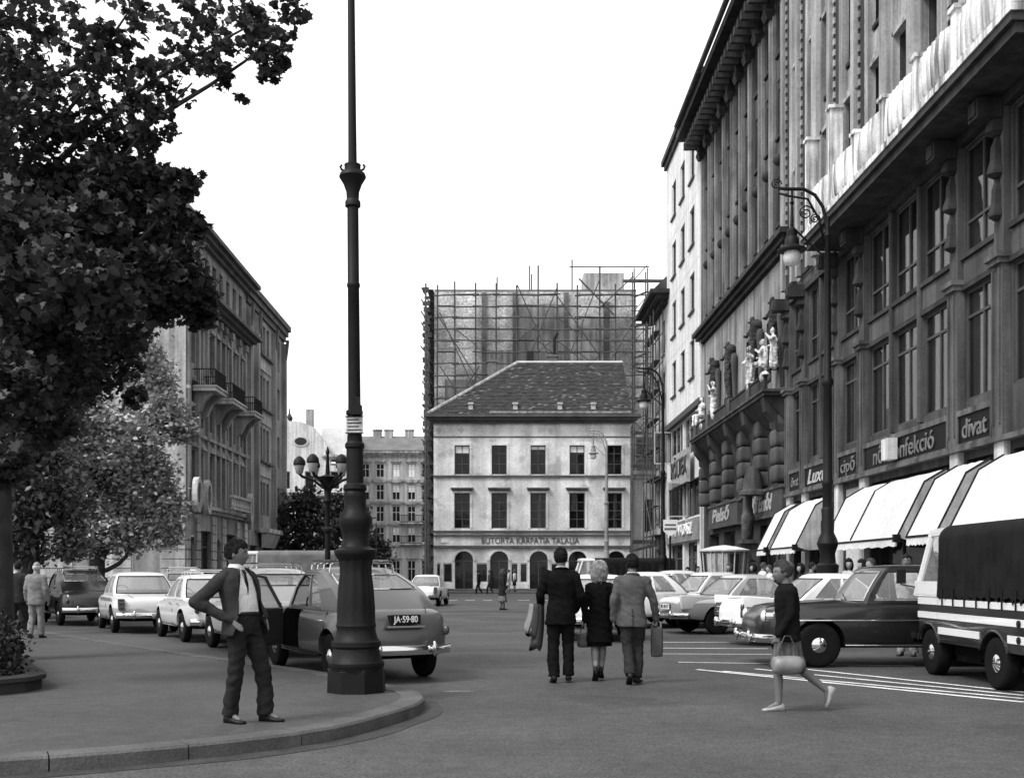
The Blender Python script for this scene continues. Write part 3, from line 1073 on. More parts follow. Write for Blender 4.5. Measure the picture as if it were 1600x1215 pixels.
# awnings: things hung on the shop front
AW = [(0, 'narrow white awning on the store front, farthest of the row beside the script sign bay', 0), (1, 'white awning under the script sign, just left of the dark lamp post', 0),
      (3, 'widest white awning, in two lengths under the long shop sign', 1), (4, 'white awning with exposed grey side over the narrow bay by the tarpaulin truck', 0),
      (5, 'white awning at the right edge above the tarpaulin truck', 0)]
for i, lb, seam in AW:
    a, b = bays[i]
    aw = thing('awning', lb, 'awning', (XF, YS, 0), -R(90), 'white shop awnings')
    prof = [(-0.2, 4.15), (-0.75, 3.82), (-1.45, 2.42), (-1.47, 2.2)]
    nu = 24
    vs, fs = [], []
    for j in range(nu + 1):
        u = a + 0.06 + (b - a - 0.12) * j / nu
        for k, (y, z) in enumerate(prof):
            sag = 0.025 * math.sin(j * math.pi / 3) * (1 if k == 2 else 0.3)
            if k == 3:
                z += 0.02 * math.sin(j * 2.1)
            vs.append((u, y, z - sag))
    for j in range(nu):
        for k in range(3):
            p_ = j * 4 + k
            fs.append((p_, p_ + 4, p_ + 5, p_ + 1))
    me = evaluated(MB().add(vs, fs), [('SOLIDIFY', {'thickness': 0.012})], 'canopy', smooth=False)
    obj('canopy', me, CANVAS, aw)
    for u in (a + 0.06, b - 0.06):
        sd = MB().prism([(-0.2, 4.12), (-0.75, 3.8), (-1.44, 2.42), (-1.0, 2.3), (-0.25, 2.35)], u - 0.006 + (0.03 if u < b else -0.03), u + 0.006 + (0.03 if u < b else -0.03), 'x')
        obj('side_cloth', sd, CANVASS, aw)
        obj('arm', MB().tube([(u, -0.18, 2.35), (u, -1.44, 2.4)], 0.025), IRON, aw)
        obj('edge_rod', MB().tube([(u, -0.2, 4.17), (u, -0.76, 3.84), (u, -1.46, 2.44)], 0.022), IRON, aw)
    obj('front_bar', MB().tube([(a + 0.02, -1.455, 2.41), (b - 0.02, -1.455, 2.41)], 0.03), IRON, aw)
    obj('end_cap', box_of(b - 0.1, b + 0.04, -1.56, -1.4, 2.3, 2.5), IRON, aw)
    if seam:
        m_ = (a + b) / 2 - 0.5
        obj('seam_strip', MB().tube([(m_, -0.22, 4.19), (m_, -0.76, 3.87), (m_, -1.47, 2.46)], 0.02, 6), IRON, aw)
# shop fronts under the awnings
for i, (a, b) in enumerate(bays):
    if a > 26:
        continue
    if i == 2:
        obj('closed_shutter', box_of(a + 0.1, b - 0.1, 0.05, 0.1, 0.35, 4.3), WHITETRIM, store)
        continue
    w = b - a - 0.2
    window(store, a + 0.1, 0.35, w, 3.95, 0.25, 1 if i in SMALL else 3, (0.72,), 0.09, gm=GLASSD, curt=[(0.1, 0.4, CURTG)])

# ================================================================== the dark palace with statues
YD = 61.1
DW, DH = 18.08, 26.5
UD = lambda y: YD - y
wins1 = [(2.0, 3.4), (5.0, 6.6), (8.2, 10.0), (11.6, 13.2), (14.8, 16.2)]
holes = [(a, b, 5.2, 7.7) for a, b in wins1] + [(a, b, 0.4, 3.6) for a, b in ((1.6, 4.2), (5.4, 8.0), (9.4, 12.0), (13.2, 16.6))]
ribs = [0.5 + k * 1.9 for k in range(10)]
for k in range(9):
    c = (ribs[k] + ribs[k + 1]) / 2
    holes += [(c - 0.38, c + 0.38, z, z + 2.0) for z in (15.8, 19.4, 22.8)]
    if k % 2 == 1:
        holes.append((c - 0.42, c + 0.42, 9.6, 12.2))
palace = building('dark_palace', 'soot-black palace with statues on its balcony and a deep overhanging cornice', (XF, YD, 0), -R(90), DW, 16, DH, SOOT2, holes)
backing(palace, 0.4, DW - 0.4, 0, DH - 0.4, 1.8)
obj('middle_wall_face', wall_mb(0.1, DW - 0.1, 8.3, 14.3, [h for h in holes if h[2] in (9.6,)], 0.02, -0.012), mat('middle_storey_stone', 0.24, rough=0.9, var=0.3, scale=0.7, streak=0.6, streak_lo=0.45, bump=0.3), palace)
for k in range(9):
    c = (ribs[k] + ribs[k + 1]) / 2
    for z in (15.8, 19.4, 22.8):
        window(palace, c - 0.38, z, 0.76, 2.0, 0.05, 1, (0.6,), 0.06, gm=GLASSD, sill=('s', SOOT2))
        obj('apron_panel', box_of(c - 0.36, c + 0.36, -0.05, -0.003, z - 1.1, z - 0.25), SOOT, palace)
    if k % 2 == 1:
        window(palace, c - 0.42, 9.6, 0.84, 2.6, 0.2, 2, (0.7,), 0.06, gm=GLASSD)
for i, u in enumerate(ribs):
    obj('rib_pilaster', MB().box(u - 0.28, u + 0.28, -0.16, -0.003, 15.1, 25.2).box(u - 0.13, u + 0.13, -0.24, -0.161, 15.1, 25.2), mat('rib_stone', 0.19, rough=0.9, var=0.35, scale=0.8, streak=0.8, streak_lo=0.25, sscale=2.2, bump=0.3), palace)
    obj('capital', MB().rings([[(u + x * f, -0.2 - y * f, z) for x, y in ((-0.3, -0.1), (-0.3, 0.25), (0.3, 0.25), (0.3, -0.1))] for f, z in ((0.8, 24.5), (1.2, 24.8), (0.95, 25.0), (1.5, 25.6))]), SOOT2, palace)
for k in range(9):
    c = (ribs[k] + ribs[k + 1]) / 2
    obj('stone_boss', MB().ball((c, -0.1, 18.4), (0.2, 0.22, 0.25)), SOOT2, palace, smooth=True)
band(palace, -0.02, DW, 25.5, 26.6, 1.35, SOOT2, 'main_cornice', 3)
obj('gutter', MB().tube([(-0.3, -1.5, 26.7), (DW, -1.5, 26.7)], 0.14, 8), SOOT, palace)
mb = MB()
for k in range(26):
    mb.box(0.3 + k * 0.68, 0.5 + k * 0.68, -1.2, -0.4, 25.1, 25.48)
obj('modillions', mb, SOOT2, palace, kind='stuff')
obj('attic_roof', MB().prism([(-1.3, 26.62), (0.2, 29.5), (6, 29.5), (6, 26.62)], 0, DW, 'x'), SLATE, palace)
band(palace, -0.3, DW, 14.4, 15.05, 0.55, SOOT2, 'storey_cornice', 3)
ring_ = lambda z, cx, cy, rx, ry: [(cx + rx * math.copysign(abs(math.cos(a)) ** 0.32, math.cos(a)), cy + ry * math.copysign(abs(math.sin(a)) ** 0.32, math.sin(a)), z) for a in np.linspace(0, 2 * math.pi, 20, endpoint=False)]
# rusticated ground storey: bulging drums between the first-floor windows
for i, u in enumerate((1.2, 4.2, 7.4, 10.8, 14.0, 17.0)):
    for k in range(4):
        z = 5.2 + k * 0.72
        obj('rustic_block', MB().rings([ring_(z + dz, u, -0.05, 0.5 * f, 0.4 * f) for dz, f in ((0.0, 0.86), (0.06, 0.98), (0.2, 1.03), (0.48, 1.03), (0.62, 0.98), (0.68, 0.86))]), SOOT, palace, smooth=True, sharp=50)
for a, b in wins1:
    window(palace, a, 5.2, b - a, 2.5, 0.05, 2, (0.72,), 0.07, curt=[(0.15, 0.35, CURTG), (0.8, 0.95, CURT)])
for a, b in ((1.6, 4.2), (5.4, 8.0), (9.4, 12.0), (13.2, 16.6)):
    window(palace, a, 0.4, b - a, 3.2, 0.3, 2, (0.75,), 0.09, gm=GLASSD)
for (a, b, tx, sz) in ((2.6, 9.6, 'Pelső', 0.9), (11.4, 17.8, 'Női Ernőd', 0.9)):
    s = obj('sign_board', box_of(a, b, -0.24, -0.004, 3.95, 4.95), mat('sign_board_grey', 0.05, rough=0.6, var=0.3, scale=2), palace)
    obj('board_frame', MB().box(a - 0.05, b + 0.05, -0.3, -0.005, 4.951, 5.08).box(a - 0.05, b + 0.05, -0.28, -0.005, 3.84, 3.949), SOOT, s)
    me = text_mesh(tx, sz, 0.012, 0.2, bold=0.03)
    wd = max(v.co.x for v in me.vertices) - min(v.co.x for v in me.vertices)
    obj('lettering', me, mat('sign_brush_letters', 0.32, rough=0.7, var=0.25, scale=5), s, loc=((a + b) / 2 - 0.4, -0.26, 4.45), scale=((b - a) * 0.62 / wd, 1, 1))
# balcony on heavy consoles
bz = 8.62
obj('balcony_slab', MB().box(1.0, 17.75, -0.95, -0.02, bz, bz + 0.14).box(0.9, 17.85, -1.03, -0.02, bz + 0.141, bz + 0.24), SOOT, palace)
obj('balcony_underside', MB().prism([(-0.85, bz - 0.01), (-0.02, bz - 0.01), (-0.02, bz - 1.0), (-0.5, bz - 0.5)], 1.2, 17.6, 'x'), SOOT2, palace)
for u in (1.6, 5.6, 9.6, 13.4, 17.2):
    obj('console', MB().prism([(-0.9, bz - 0.02), (-0.02, bz - 0.02), (-0.02, bz - 2.2), (-0.25, bz - 1.9), (-0.5, bz - 1.0), (-0.8, bz - 0.6)], u - 0.3, u + 0.3, 'x'), SOOT2, palace)
obj('balcony_parapet', MB().box(1.1, 17.7, -0.93, -0.8, bz + 0.241, bz + 0.75).box(1.05, 17.75, -0.97, -0.76, bz + 0.751, bz + 0.83), SOOT2, palace)
for u in (2.6, 6.0, 11.0, 15.0):
    obj('parapet_pedestal', MB().box(u - 0.35, u + 0.35, -1.0, -0.74, bz + 0.242, bz + 0.9), SOOT, palace)

# ================================================================== the white modern house
YW = 74.6
WW, WH = 13.5, 29.2
holes = []
wu = [3.0, 6.35, 9.7]
for u in wu:
    for r in range(4):
        zt = 27.2 - r * 3.93
        holes.append((u - 0.8, u + 0.8, zt - 2.25, zt))
holes += [(0.5, 6.4, 8.7, 11.0), (6.9, 12.9, 8.7, 11.0), (0.5, 6.4, 4.9, 7.1), (6.9, 12.9, 4.9, 7.1), (0.5, 6.4, 0.3, 3.4), (6.9, 11.4, 0.3, 3.4)]
wh = building('white_house', 'plain white modern house with small square windows and a glazed lower part', (XF, YW, 0), -R(90), WW, 14, WH, WHITEWALL, holes)
backing(wh, 0.4, WW - 0.4, 0, WH - 0.3, 1.8)
for u in wu:
    for r in range(4):
        zt = 27.2 - r * 3.93
        window(wh, u - 0.8, zt - 2.25, 1.6, 2.25, 0.12, 2, (), 0.08, sill=('s', FRAME), curt=[(0.55, 0.95, CURTG)])
for (a, b, c, d) in holes[-6:-2]:
    window(wh, a, c, b - a, d - c, 0.1, 4, (), 0.08, fm=FRAMEP if c > 8 else FRAME, curt=[(0.2, 0.35, CURTG), (0.6, 0.72, CURTG)])
for (a, b, c, d) in holes[-2:]:
    window(wh, a, c, b - a, d - c, 0.3, 3, (0.7,), 0.1, gm=GLASSD)
# one casement of the first glazed strip standing open
for u, z in ((2.4, 8.75), (8.2, 4.95)):
    cs = obj('open_casement', MB().box(0, 0.06, -1.2, 0, 0, 2.1).box(0, 0.06, -1.2, -1.14, 0.06, 2.04).box(0.0, 0.06, -1.2, 0, 2.1, 2.16), FRAMEP, wh, loc=(u, -0.02, z))
    cs.data = MB().box(0, 0.06, -1.2, 0, 0, 0.07).box(0, 0.06, -1.2, 0, 2.05, 2.12).box(0, 0.06, -1.2, -1.13, 0.07, 2.05).box(0, 0.06, -0.07, 0, 0.07, 2.05).mesh('open_casement')
    cs.data.materials.append(FRAMEP)
    obj('pane', box_of(0.025, 0.035, -1.13, -0.07, 0.07, 2.05), GLASS, cs)
band(wh, 0, WW, 11.05, 11.4, 0.3, FRAME, 'canopy_edge')
band(wh, -0.02, WW, 29.1, 29.8, 0.35, SLATE, 'roof_edge', 2)
fs = obj('fascia', box_of(0.3, 12.6, -0.2, -0.004, 3.45, 4.75), mat('shop_fascia', 0.2, var=0.3, scale=2), wh)
obj('lettering', text_mesh('DIVAT VADÁSZ', 1.0, 0.05, xs=1.3), SIGNW, fs, loc=(6.6, -0.24, 4.15), scale=(0.95, 1, 1))
hs = obj('hanging_sign', box_of(5.2, 10.8, -0.5, -0.3, 6.9, 8.9), mat('hanging_sign_board', 0.3, var=0.3, scale=2), wh)
obj('lettering', text_mesh('RÖLTEX', 1.5, 0.05, xs=1.0), FRAME, hs, loc=(8.0, -0.53, 7.9))
obj('downpipe', MB().tube([(WW - 0.1, -0.14, 27.8), (WW - 0.1, -0.14, 0.3)], 0.08), WHITETRIM, wh)
for k in range(1, 4):
    obj('render_joint', box_of(0.05, WW - 0.05, -0.006, -0.002, 11.9 + k * 3.93, 11.93 + k * 3.93), WHITETRIM, wh)

# ================================================================== the narrow house in light scaffolding
YN = 80.2
NW, NH = 5.55, 20.6
holes = [(u, u + 1.3, z, z + 2.3) for u in (0.7, 3.4) for z in (5.2, 9.2, 13.2, 16.8)] + [(0.6, 2.4, 0.3, 3.2), (3.2, 5.0, 0.3, 3.2)]
nh = building('narrow_house', 'narrow pale house with overhanging eaves behind light tube scaffolding', (XF, YN, 0), -R(90), NW, 12, NH, FARWALL2, holes)
backing(nh, 0.3, NW - 0.3, 0, NH - 0.3, 1.5)
for (a, b, c, d) in holes:
    window(nh, a, c, b - a, d - c, 0.15, 2, (0.7,) if c > 1 else (), 0.08, gm=GLASSD, sill=('s', STONE) if c > 1 else None)
band(nh, -0.3, NW, 19.9, 20.7, 1.3, SOOT2, 'eaves', 3)
obj('attic_roof', MB().prism([(-1.2, 20.72), (1.5, 23.4), (8, 23.4), (8, 20.72)], -0.3, NW, 'x'), SLATE, nh)
obj('hoist_beam', MB().box(1.9, 2.05, -2.6, 1.0, 22.4, 22.6), TIMBER, nh)
band(nh, 0, NW, 8.1, 8.4, 0.35, MOULD, 'string_course')
band(nh, 0, NW, 4.2, 4.6, 0.5, STONE, 'shop_cornice')
obj('shop_canopy', MB().prism([(-0.6, 3.6), (-2.0, 3.2), (-2.0, 3.05), (-0.5, 3.4)], 0.6, 5, 'x'), SOOT2, nh)
ns = thing('facade_scaffold', 'light tube scaffolding standing against the narrow pale house', 'scaffold', (XF, YN, 0), -R(90))
for u in (0.2, 2.0, 3.8, 5.4):
    for y in (-0.25, -0.9):
        pole(ns, (u, y, 0.1), (u, y, 19.6), 0.04)
for k in range(9):
    z = 2.1 + k * 2.0
    for y in (-0.25, -0.9):
        pole(ns, (0.0, y, z), (5.5, y, z), 0.035, 'ledger')
    plank(ns, (0.1, -0.6, z + 0.07), (5.4, -0.6, z + 0.07), 0.4)
pole(ns, (0.2, -0.96, 10.1), (5.4, -0.96, 16.1), 0.04, 'brace')
pole(ns, (0.2, -0.96, 8.1), (5.4, -0.96, 4.1), 0.04, 'brace')

# ================================================================== left side: corner house, its neighbour, and the houses far behind
XL, YL0, YL1, YL2 = -16.6, 57.7, 71.4, 84.0
LH = 20.2
LW = YL1 - YL0
holes = []
lw = [1.3, 3.0, 4.9, 6.1, 7.3, 8.5, 10.4, 12.2]
for z, h in ((5.9, 2.3), (9.6, 2.2), (12.9, 2.2)):
    holes += [(u - 0.36, u + 0.36, z, z + h) for u in lw]
holes += [(u - 0.42, u + 0.42, 17.6, 19.3) for u in (0.9, 2.5, 4.1, 5.7, 7.3, 8.9, 10.5, 12.1)]
garc = [(1.1, 0.55, 0.3, 3.0), (6.6, 0.6, 0.3, 2.9), (12.3, 0.5, 0.3, 2.9)]
gho = [(2.6, 5.0, 0.3, 3.9), (8.2, 10.8, 0.3, 3.9)]
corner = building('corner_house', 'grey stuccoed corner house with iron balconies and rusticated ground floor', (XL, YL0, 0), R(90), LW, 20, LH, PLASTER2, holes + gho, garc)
backing(corner, 0.3, LW - 0.3, 0, LH - 0.2, 2.0)
for (a, b, c, d) in holes:
    window(corner, a, c, b - a, d - c, 0.15, 1, (0.7,), 0.06, gm=GLASSD)
for (a, b, c, d) in gho:
    window(corner, a, c, b - a, d - c, 0.2, 2, (0.75,), 0.08, gm=GLASSD)
for (c, r, a0, zs) in garc:
    w = obj('arched_door', MB().box(c - r, c - r + 0.08, 0.2, 0.27, a0, zs).box(c + r - 0.08, c + r, 0.2, 0.27, a0, zs).box(c - r + 0.08, c + r - 0.08, 0.2, 0.27, zs - 0.1, zs), FRAME, corner)
    obj('pane', MB().box(c - r + 0.08, c + r - 0.08, 0.23, 0.24, a0, zs - 0.1), GLASSD, w)
for u in (0.3, 2.15, 3.95, 5.5, 6.7, 7.9, 9.45, 11.3, 13.2):
    obj('pilaster', MB().box(u - 0.2, u + 0.2, -0.14, -0.003, 5.4, 15.9).box(u - 0.28, u + 0.28, -0.24, -0.003, 15.9, 16.3), PLASTER2, corner)
for u in lw:
    for z in (8.35, 11.9, 15.2):
        obj('window_head', MB().box(u - 0.5, u + 0.5, -0.2, -0.003, z, z + 0.12).prism([(u - 0.45, z + 0.121), (u + 0.45, z + 0.121), (u, z + 0.36)], -0.16, -0.003, 'y'), PLASTER2, corner)
for k in range(9):
    z = 0.3 + k * 0.5
    for a, b in ((0.002, 0.5), (1.7, 2.55), (5.05, 5.95), (7.25, 8.15), (10.85, 11.75), (12.85, LW)):
        obj('rustic_block', box_of(a, b, -0.1, -0.003, z, z + 0.45), PLASTER3, corner)
band(corner, 0, LW, 4.9, 5.3, 0.35, PLASTER3, 'string_course', 2)
band(corner, 0, LW, 9.0, 9.2, 0.18, PLASTER2, 'string_course')
band(corner, -0.02, LW, 16.4, 17.0, 0.9, MOULD, 'cornice', 3)
band(corner, -0.02, LW, 19.8, 20.5, 0.8, MOULD, 'eaves', 3)
obj('mansard', MB().prism([(-0.4, 20.5), (1.6, 23.2), (12, 23.2), (12, 20.5)], 0, LW, 'x'), SLATE, corner)
for u, w in ((2.4, 2.4), (6.7, 3.2), (11.8, 2.4)):
    z = 11.4 if u != 6.7 else 11.3
    bl = obj('balcony', MB().box(u - w / 2, u + w / 2, -1.25, -0.003, z, z + 0.2).box(u - w / 2 - 0.06, u + w / 2 + 0.06, -1.32, -0.004, z + 0.201, z + 0.3), PLASTER3, corner)
    rl = MB()
    for k in range(int(w / 0.12)):
        x = u - w / 2 + 0.06 + k * 0.12
        rl.box(x - 0.012, x + 0.012, -1.22, -1.19, z + 0.3, z + 1.15)
    for k in range(9):
        for s in (-1, 1):
            rl.box(u + s * (w / 2 - 0.03) - 0.012, u + s * (w / 2 - 0.03) + 0.012, -1.1 + k * 0.12, -1.07 + k * 0.12, z + 0.3, z + 1.15)
    rl.box(u - w / 2, u + w / 2, -1.24, -1.17, z + 1.15, z + 1.2).box(u - w / 2, u - w / 2 + 0.06, -1.17, -0.01, z + 1.15, z + 1.2).box(u + w / 2 - 0.06, u + w / 2, -1.17, -0.01, z + 1.15, z + 1.2)
    obj('railing', rl, IRON, bl)
    for s in (-0.6, 0.6):
        c = u + s * w / 2
        obj('console', MB().prism([(-1.15, z - 0.01), (-0.004, z - 0.01), (-0.004, z - 1.3), (-0.3, z - 1.1), (-0.6, z - 0.5)], c - 0.18, c + 0.18, 'x'), PLASTER2, bl)
sb_ = obj('stone_balustrade', MB().box(6.5, 11.4, -0.9, -0.7, 5.3, 5.4).box(6.5, 11.4, -0.92, -0.68, 6.0, 6.15), PLASTER3, corner)
for k in range(16):
    obj('baluster', MB().lathe([(0.05, 5.401), (0.09, 5.55), (0.05, 5.75), (0.07, 5.999)], 8, (6.7 + k * 0.3, -0.8, 0)), PLASTER3, sb_)
for u, w in ((0.3, 1.1), (2.3, 1.1), (12.6, 0.9)):
    n = 20
    ring = MB()
    el = lambda s: [(u + w / 2 * s * math.cos(2 * math.pi * k / n), 5.7 + 0.95 * s * math.sin(2 * math.pi * k / n)) for k in range(n)]
    o_, i_ = el(1.0), el(0.7)
    for k in range(n):
        ring.prism([o_[k], o_[(k + 1) % n], i_[(k + 1) % n], i_[k]], -0.65, -0.36, 'y')
    sg = obj('round_shop_sign', ring, PLASTER3, corner)
    obj('sign_face', MB().prism(el(0.69), -0.56, -0.36, 'y'), FRAME if w > 1 else STONE, sg)
# the end wall towards the square (pale), with balcony, rusticated piers and dark openings
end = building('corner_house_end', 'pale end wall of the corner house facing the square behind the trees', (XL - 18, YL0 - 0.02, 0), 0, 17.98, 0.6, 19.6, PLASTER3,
               [(u - 0.6, u + 0.6, z, z + 2.4) for u in (4, 8, 12, 15.2) for z in (6.2, 10.0, 13.6)] + [(u - 0.7, u + 0.7, 0.2, 3.3) for u in (2.5, 6, 9.2, 12.8, 15.9)], cat='wall')
for (u, z) in [(u, z) for u in (4, 8, 12, 15.2) for z in (6.2, 10.0, 13.6)]:
    window(end, u - 0.6, z, 1.2, 2.4, 0.15, 2, (0.7,), 0.07, gm=GLASSD)
for u in (2.5, 6, 9.2, 12.8, 15.9):
    window(end, u - 0.7, 0.2, 1.4, 3.1, 0.2, 2, (0.75,), 0.08, gm=GLASSD)
for k in range(9):
    z = 0.3 + k * 0.5
    for a, b in ((0.1, 1.7), (3.3, 5.2), (6.8, 8.4), (10.0, 12.0), (13.6, 15.1), (16.7, 17.97)):
        obj('rustic_block', box_of(a, b, -0.1, -0.003, z, z + 0.45), PLASTER3, end)
band(end, 0, 17.98, 4.9, 5.3, 0.3, PLASTER3, 'string_course', 2)
obj('balcony_slab', MB().box(14.2, 16.2, -0.8, -0.004, 12.6, 12.85), FARWALL, end)
for u in (14.5, 15.9):
    obj('console', MB().prism([(-0.7, 12.59), (-0.004, 12.59), (-0.004, 11.6), (-0.25, 11.7)], u - 0.13, u + 0.13, 'x'), FARWALL, end)

holes = []
for z in (5.6, 9.4, 13.0, 16.6):
    holes += [(u - 0.4, u + 0.4, z, z + 2.3) for u in (1.2, 4.4, 5.5, 6.6, 10.4)]
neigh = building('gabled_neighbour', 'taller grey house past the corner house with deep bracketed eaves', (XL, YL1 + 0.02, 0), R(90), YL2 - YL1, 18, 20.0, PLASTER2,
                 holes + [(1, 3.4, 0.3, 3.4), (5, 9, 0.3, 3.4)])
backing(neigh, 0.3, 12, 0, 19.5, 2.0)
for (a, b, c, d) in holes:
    window(neigh, a, c, b - a, d - c, 0.15, 1, (0.7,), 0.06, gm=GLASSD)
for (a, b) in ((1, 3.4), (5, 9)):
    window(neigh, a, 0.3, b - a, 3.1, 0.2, 2, (0.75,), 0.08, gm=GLASSD)
for u in (0.3, 2.6, 8.2, 11.9):
    obj('pilaster', MB().box(u - 0.25, u + 0.25, -0.3, -0.003, 4.4, 19.0), PLASTER2, neigh)
    obj('eaves_bracket', MB().prism([(-0.5, 19.3), (-0.31, 19.3), (-0.31, 17.8), (-0.4, 18.4)], u - 0.2, u + 0.2, 'x'), MOULD, neigh)
for z in (8.3, 12.0, 15.7):
    band(neigh, 3.6, 7.4, z, z + 0.9, 0.08, PLASTER3, 'apron_band')
    band(neigh, 3.5, 7.5, z + 0.901, z + 1.05, 0.3, MOULD, 'balcony_sill')
band(neigh, -0.02, 12.3, 19.3, 20.5, 0.5, MOULD, 'eaves', 3)
obj('oriel_base', MB().box(3.0, 8.0, -0.8, -0.004, 4.3, 4.6).prism([(-0.7, 4.29), (-0.3, 4.29), (-0.3, 3.3)], 3.2, 7.8, 'x'), PLASTER3, neigh)

# far pale house with a curved baroque gable
BY = 128.0
bx0 = PX(425, BY)
bar = building('gabled_far_house', 'pale far house with a curved gable and oval window, left of the big lamp post', (bx0, BY, 0), 0, 9.2, 10, 14.2, FARWALL,
               [(u - 0.55, u + 0.55, z, z + 2.1) for u in (1.6, 4.4, 7.4) for z in (4.5, 8.0, 11.4)])
for u in (1.6, 4.4, 7.4):
    for z in (4.5, 8.0, 11.4):
        window(bar, u - 0.55, z, 1.1, 2.1, 0.12, 1, (), 0.09, fm=FRAMEP, gm=GLASSD)
gp = [(0, 14.2), (6.9, 14.2), (6.8, 15.6), (6.2, 17.2), (5.0, 18.6), (3.5, 19.3), (2.0, 19.4), (1.6, 20.2), (0.6, 20.4), (0, 20.4)]
obj('gable', MB().prism(gp, -0.02, 0.6, 'y'), FARWALL, bar)
n = 20
ov = [(3.4 + 0.95 * math.cos(2 * math.pi * k / n), 17.0 + 0.6 * math.sin(2 * math.pi * k / n)) for k in range(n)]
ovw = obj('oval_window', MB().prism(ov, -0.12, -0.03, 'y'), WHITETRIM, bar)
obj('pane', MB().prism([(3.4 + (x - 3.4) * 0.75, 17 + (z - 17) * 0.75) for x, z in ov], -0.14, -0.121, 'y'), GLASSD, ovw)
obj('mansard', MB().prism([(0.8, 15.4), (2.4, 18.9), (8, 18.9), (8, 15.4)], 5.5, 9.2, 'x'), ROOFPALE, bar)
band(bar, 6.2, 9.2, 14.9, 15.4, 0.3, STONE, 'cornice', 2)
band(bar, 0, 9.2, 10.6, 11.0, 0.4, STONE, 'balcony_band')
obj('chimney', box_of(3.3, 4.1, 4, 5, 18.4, 21.4), STONE, bar)
obj('roof_ornament', MB().lathe([(0.3, 19.4), (0.4, 19.8), (0.1, 20.3), (0.05, 20.9)], 8, (2.0, 0.3, 0)), SOOT2, bar)

# far palazzo with chimneys
PY_ = 135.0
px0 = PX(530, PY_)
pw = PX(680, PY_) - px0
ws = [PX(x, PY_) - px0 for x in (571, 594, 619, 643, 665)]
holes = []
for z, h in ((0.5, 2.6), (5.3, 1.95), (7.9, 1.95), (10.6, 1.95), (13.4, 1.7)):
    holes += [(u - 0.5, u + 0.5, z, z + h) for u in ws if u + 0.5 < pw]
pal = building('far_palazzo', 'far grey palazzo with three chimneys, right of the big lamp post', (px0, PY_, 0), 0, pw, 12, 16.5, FARWALL2, holes)
backing(pal, 0.3, pw - 0.3, 0, 18, 2.0)
for (a, b, c, d) in holes:
    window(pal, a, c, b - a, d - c, 0.12, 2, (0.6,), 0.09, fm=FRAMEP, gm=GLASSD, white_panel=random.choice((0, 0, 0.5, 0.96)))
    obj('window_head', MB().box(a - 0.2, b + 0.2, -0.25, -0.003, d + 0.2, d + 0.36), STONE, pal)
for z in (4.8, 7.5, 10.2, 12.9):
    band(pal, 0, pw, z, z + 0.2, 0.2, STONE, 'string_course')
band(pal, 0, pw, 15.9, 16.6, 0.6, STONE, 'cornice', 3)
obj('roof', MB().prism([(-0.5, 16.7), (2.6, 18.8), (10, 18.8), (12.4, 16.7)], 0, pw, 'x'), mat('far_roof', 0.14, var=0.2, scale=1), pal)
for x in (586, 604, 637):
    u = PX(x, PY_) - px0
    obj('chimney', MB().box(u - 0.5, u + 0.5, 2.2, 3.2, 18.0, 19.5).box(u - 0.58, u + 0.58, 2.12, 3.28, 19.5, 19.65), STONE, pal)
for z, u in ((7.8, ws[3]), (5.2, ws[3])):
    b_ = obj('balcony', box_of(u - 1.4, u + 1.4, -0.9, -0.01, z - 0.2, z), STONE, pal)
    obj('railing', MB().box(u - 1.4, u + 1.4, -0.88, -0.84, z + 0.82, z + 0.9).box(u - 1.4, u + 1.4, -0.88, -0.84, z, z + 0.08), IRON, b_)
    for q in range(15):
        obj('baluster', box_of(u - 1.38 + q * 0.19, u - 1.33 + q * 0.19, -0.88, -0.84, z + 0.08, z + 0.82), IRON, b_)

# ================================================================== street furniture
big = thing('street_lamp', 'tall cast-iron lamp post with thick banded base on the kerb corner', 'lamp post', (-1.69, 12.9, 0.118))
big.rotation_euler = (0, -R(0.45), 0)
prof_px = [(1080, 47), (1047, 46), (1044, 45), (1043, 42), (1039, 43.5), (1034, 43.5), (1030, 40), (1018, 36.5), (1012, 35.5), (1009, 38.5), (1002, 38.5), (998, 34), (988, 31),
           (981, 30), (977, 31.5), (972, 30), (950, 30), (919, 28), (897, 25.2), (885, 25.2), (875, 27), (867, 32), (863, 33.5), (859, 33), (856, 25), (851, 21), (840, 20), (830, 22),
           (821, 25), (814, 26), (808, 25.5), (801, 20), (794, 17.5), (785, 16.5), (777, 17.8), (771, 17.8), (768, 16), (764, 18.5), (758, 17.5), (755, 13.5), (702, 13), (699, 15.2), (694, 15.2),
           (690, 12), (660, 10.4), (628, 9.7), (450, 9), (448, 10.2), (444, 10.2), (442, 9), (325, 8.8), (323, 12), (316, 12), (312, 9.5), (300, 10.2), (288, 14.5), (277, 21), (272, 19.5),
           (268, 13), (262, 12.5), (258, 13), (255, 6.8), (200, 6.4), (0, 5.6), (-260, 5)]
k_ = 12.9 / 1700
prof = [(w * k_, (1080 - y) * k_) for y, w in prof_px]
obj('plinth', MB().lathe(prof[:3], 8, a0=R(22.5)), IRON, big)
low = [p for p in prof[2:21]]
mb = MB()
nf = 48
secs = []
for r, h in low:
    inner = 0.28 < h < 1.75
    secs.append([(r * (1 - (0.05 if inner and 0.85 < h < 1.6 and k % 4 in (1, 2) else 0)) * math.cos(2 * math.pi * k / nf),
                  r * (1 - (0.05 if inner and 0.85 < h < 1.6 and k % 4 in (1, 2) else 0)) * math.sin(2 * math.pi * k / nf), h) for k in range(nf)])
obj('base', mb.rings(secs), IRON, big, smooth=True, sharp=35)
obj('collar', MB().lathe(prof[20:40], 32), IRON, big, smooth=True, sharp=35)
obj('shaft', MB().lathe(prof[39:52], 24), IRON, big, smooth=True, sharp=35)
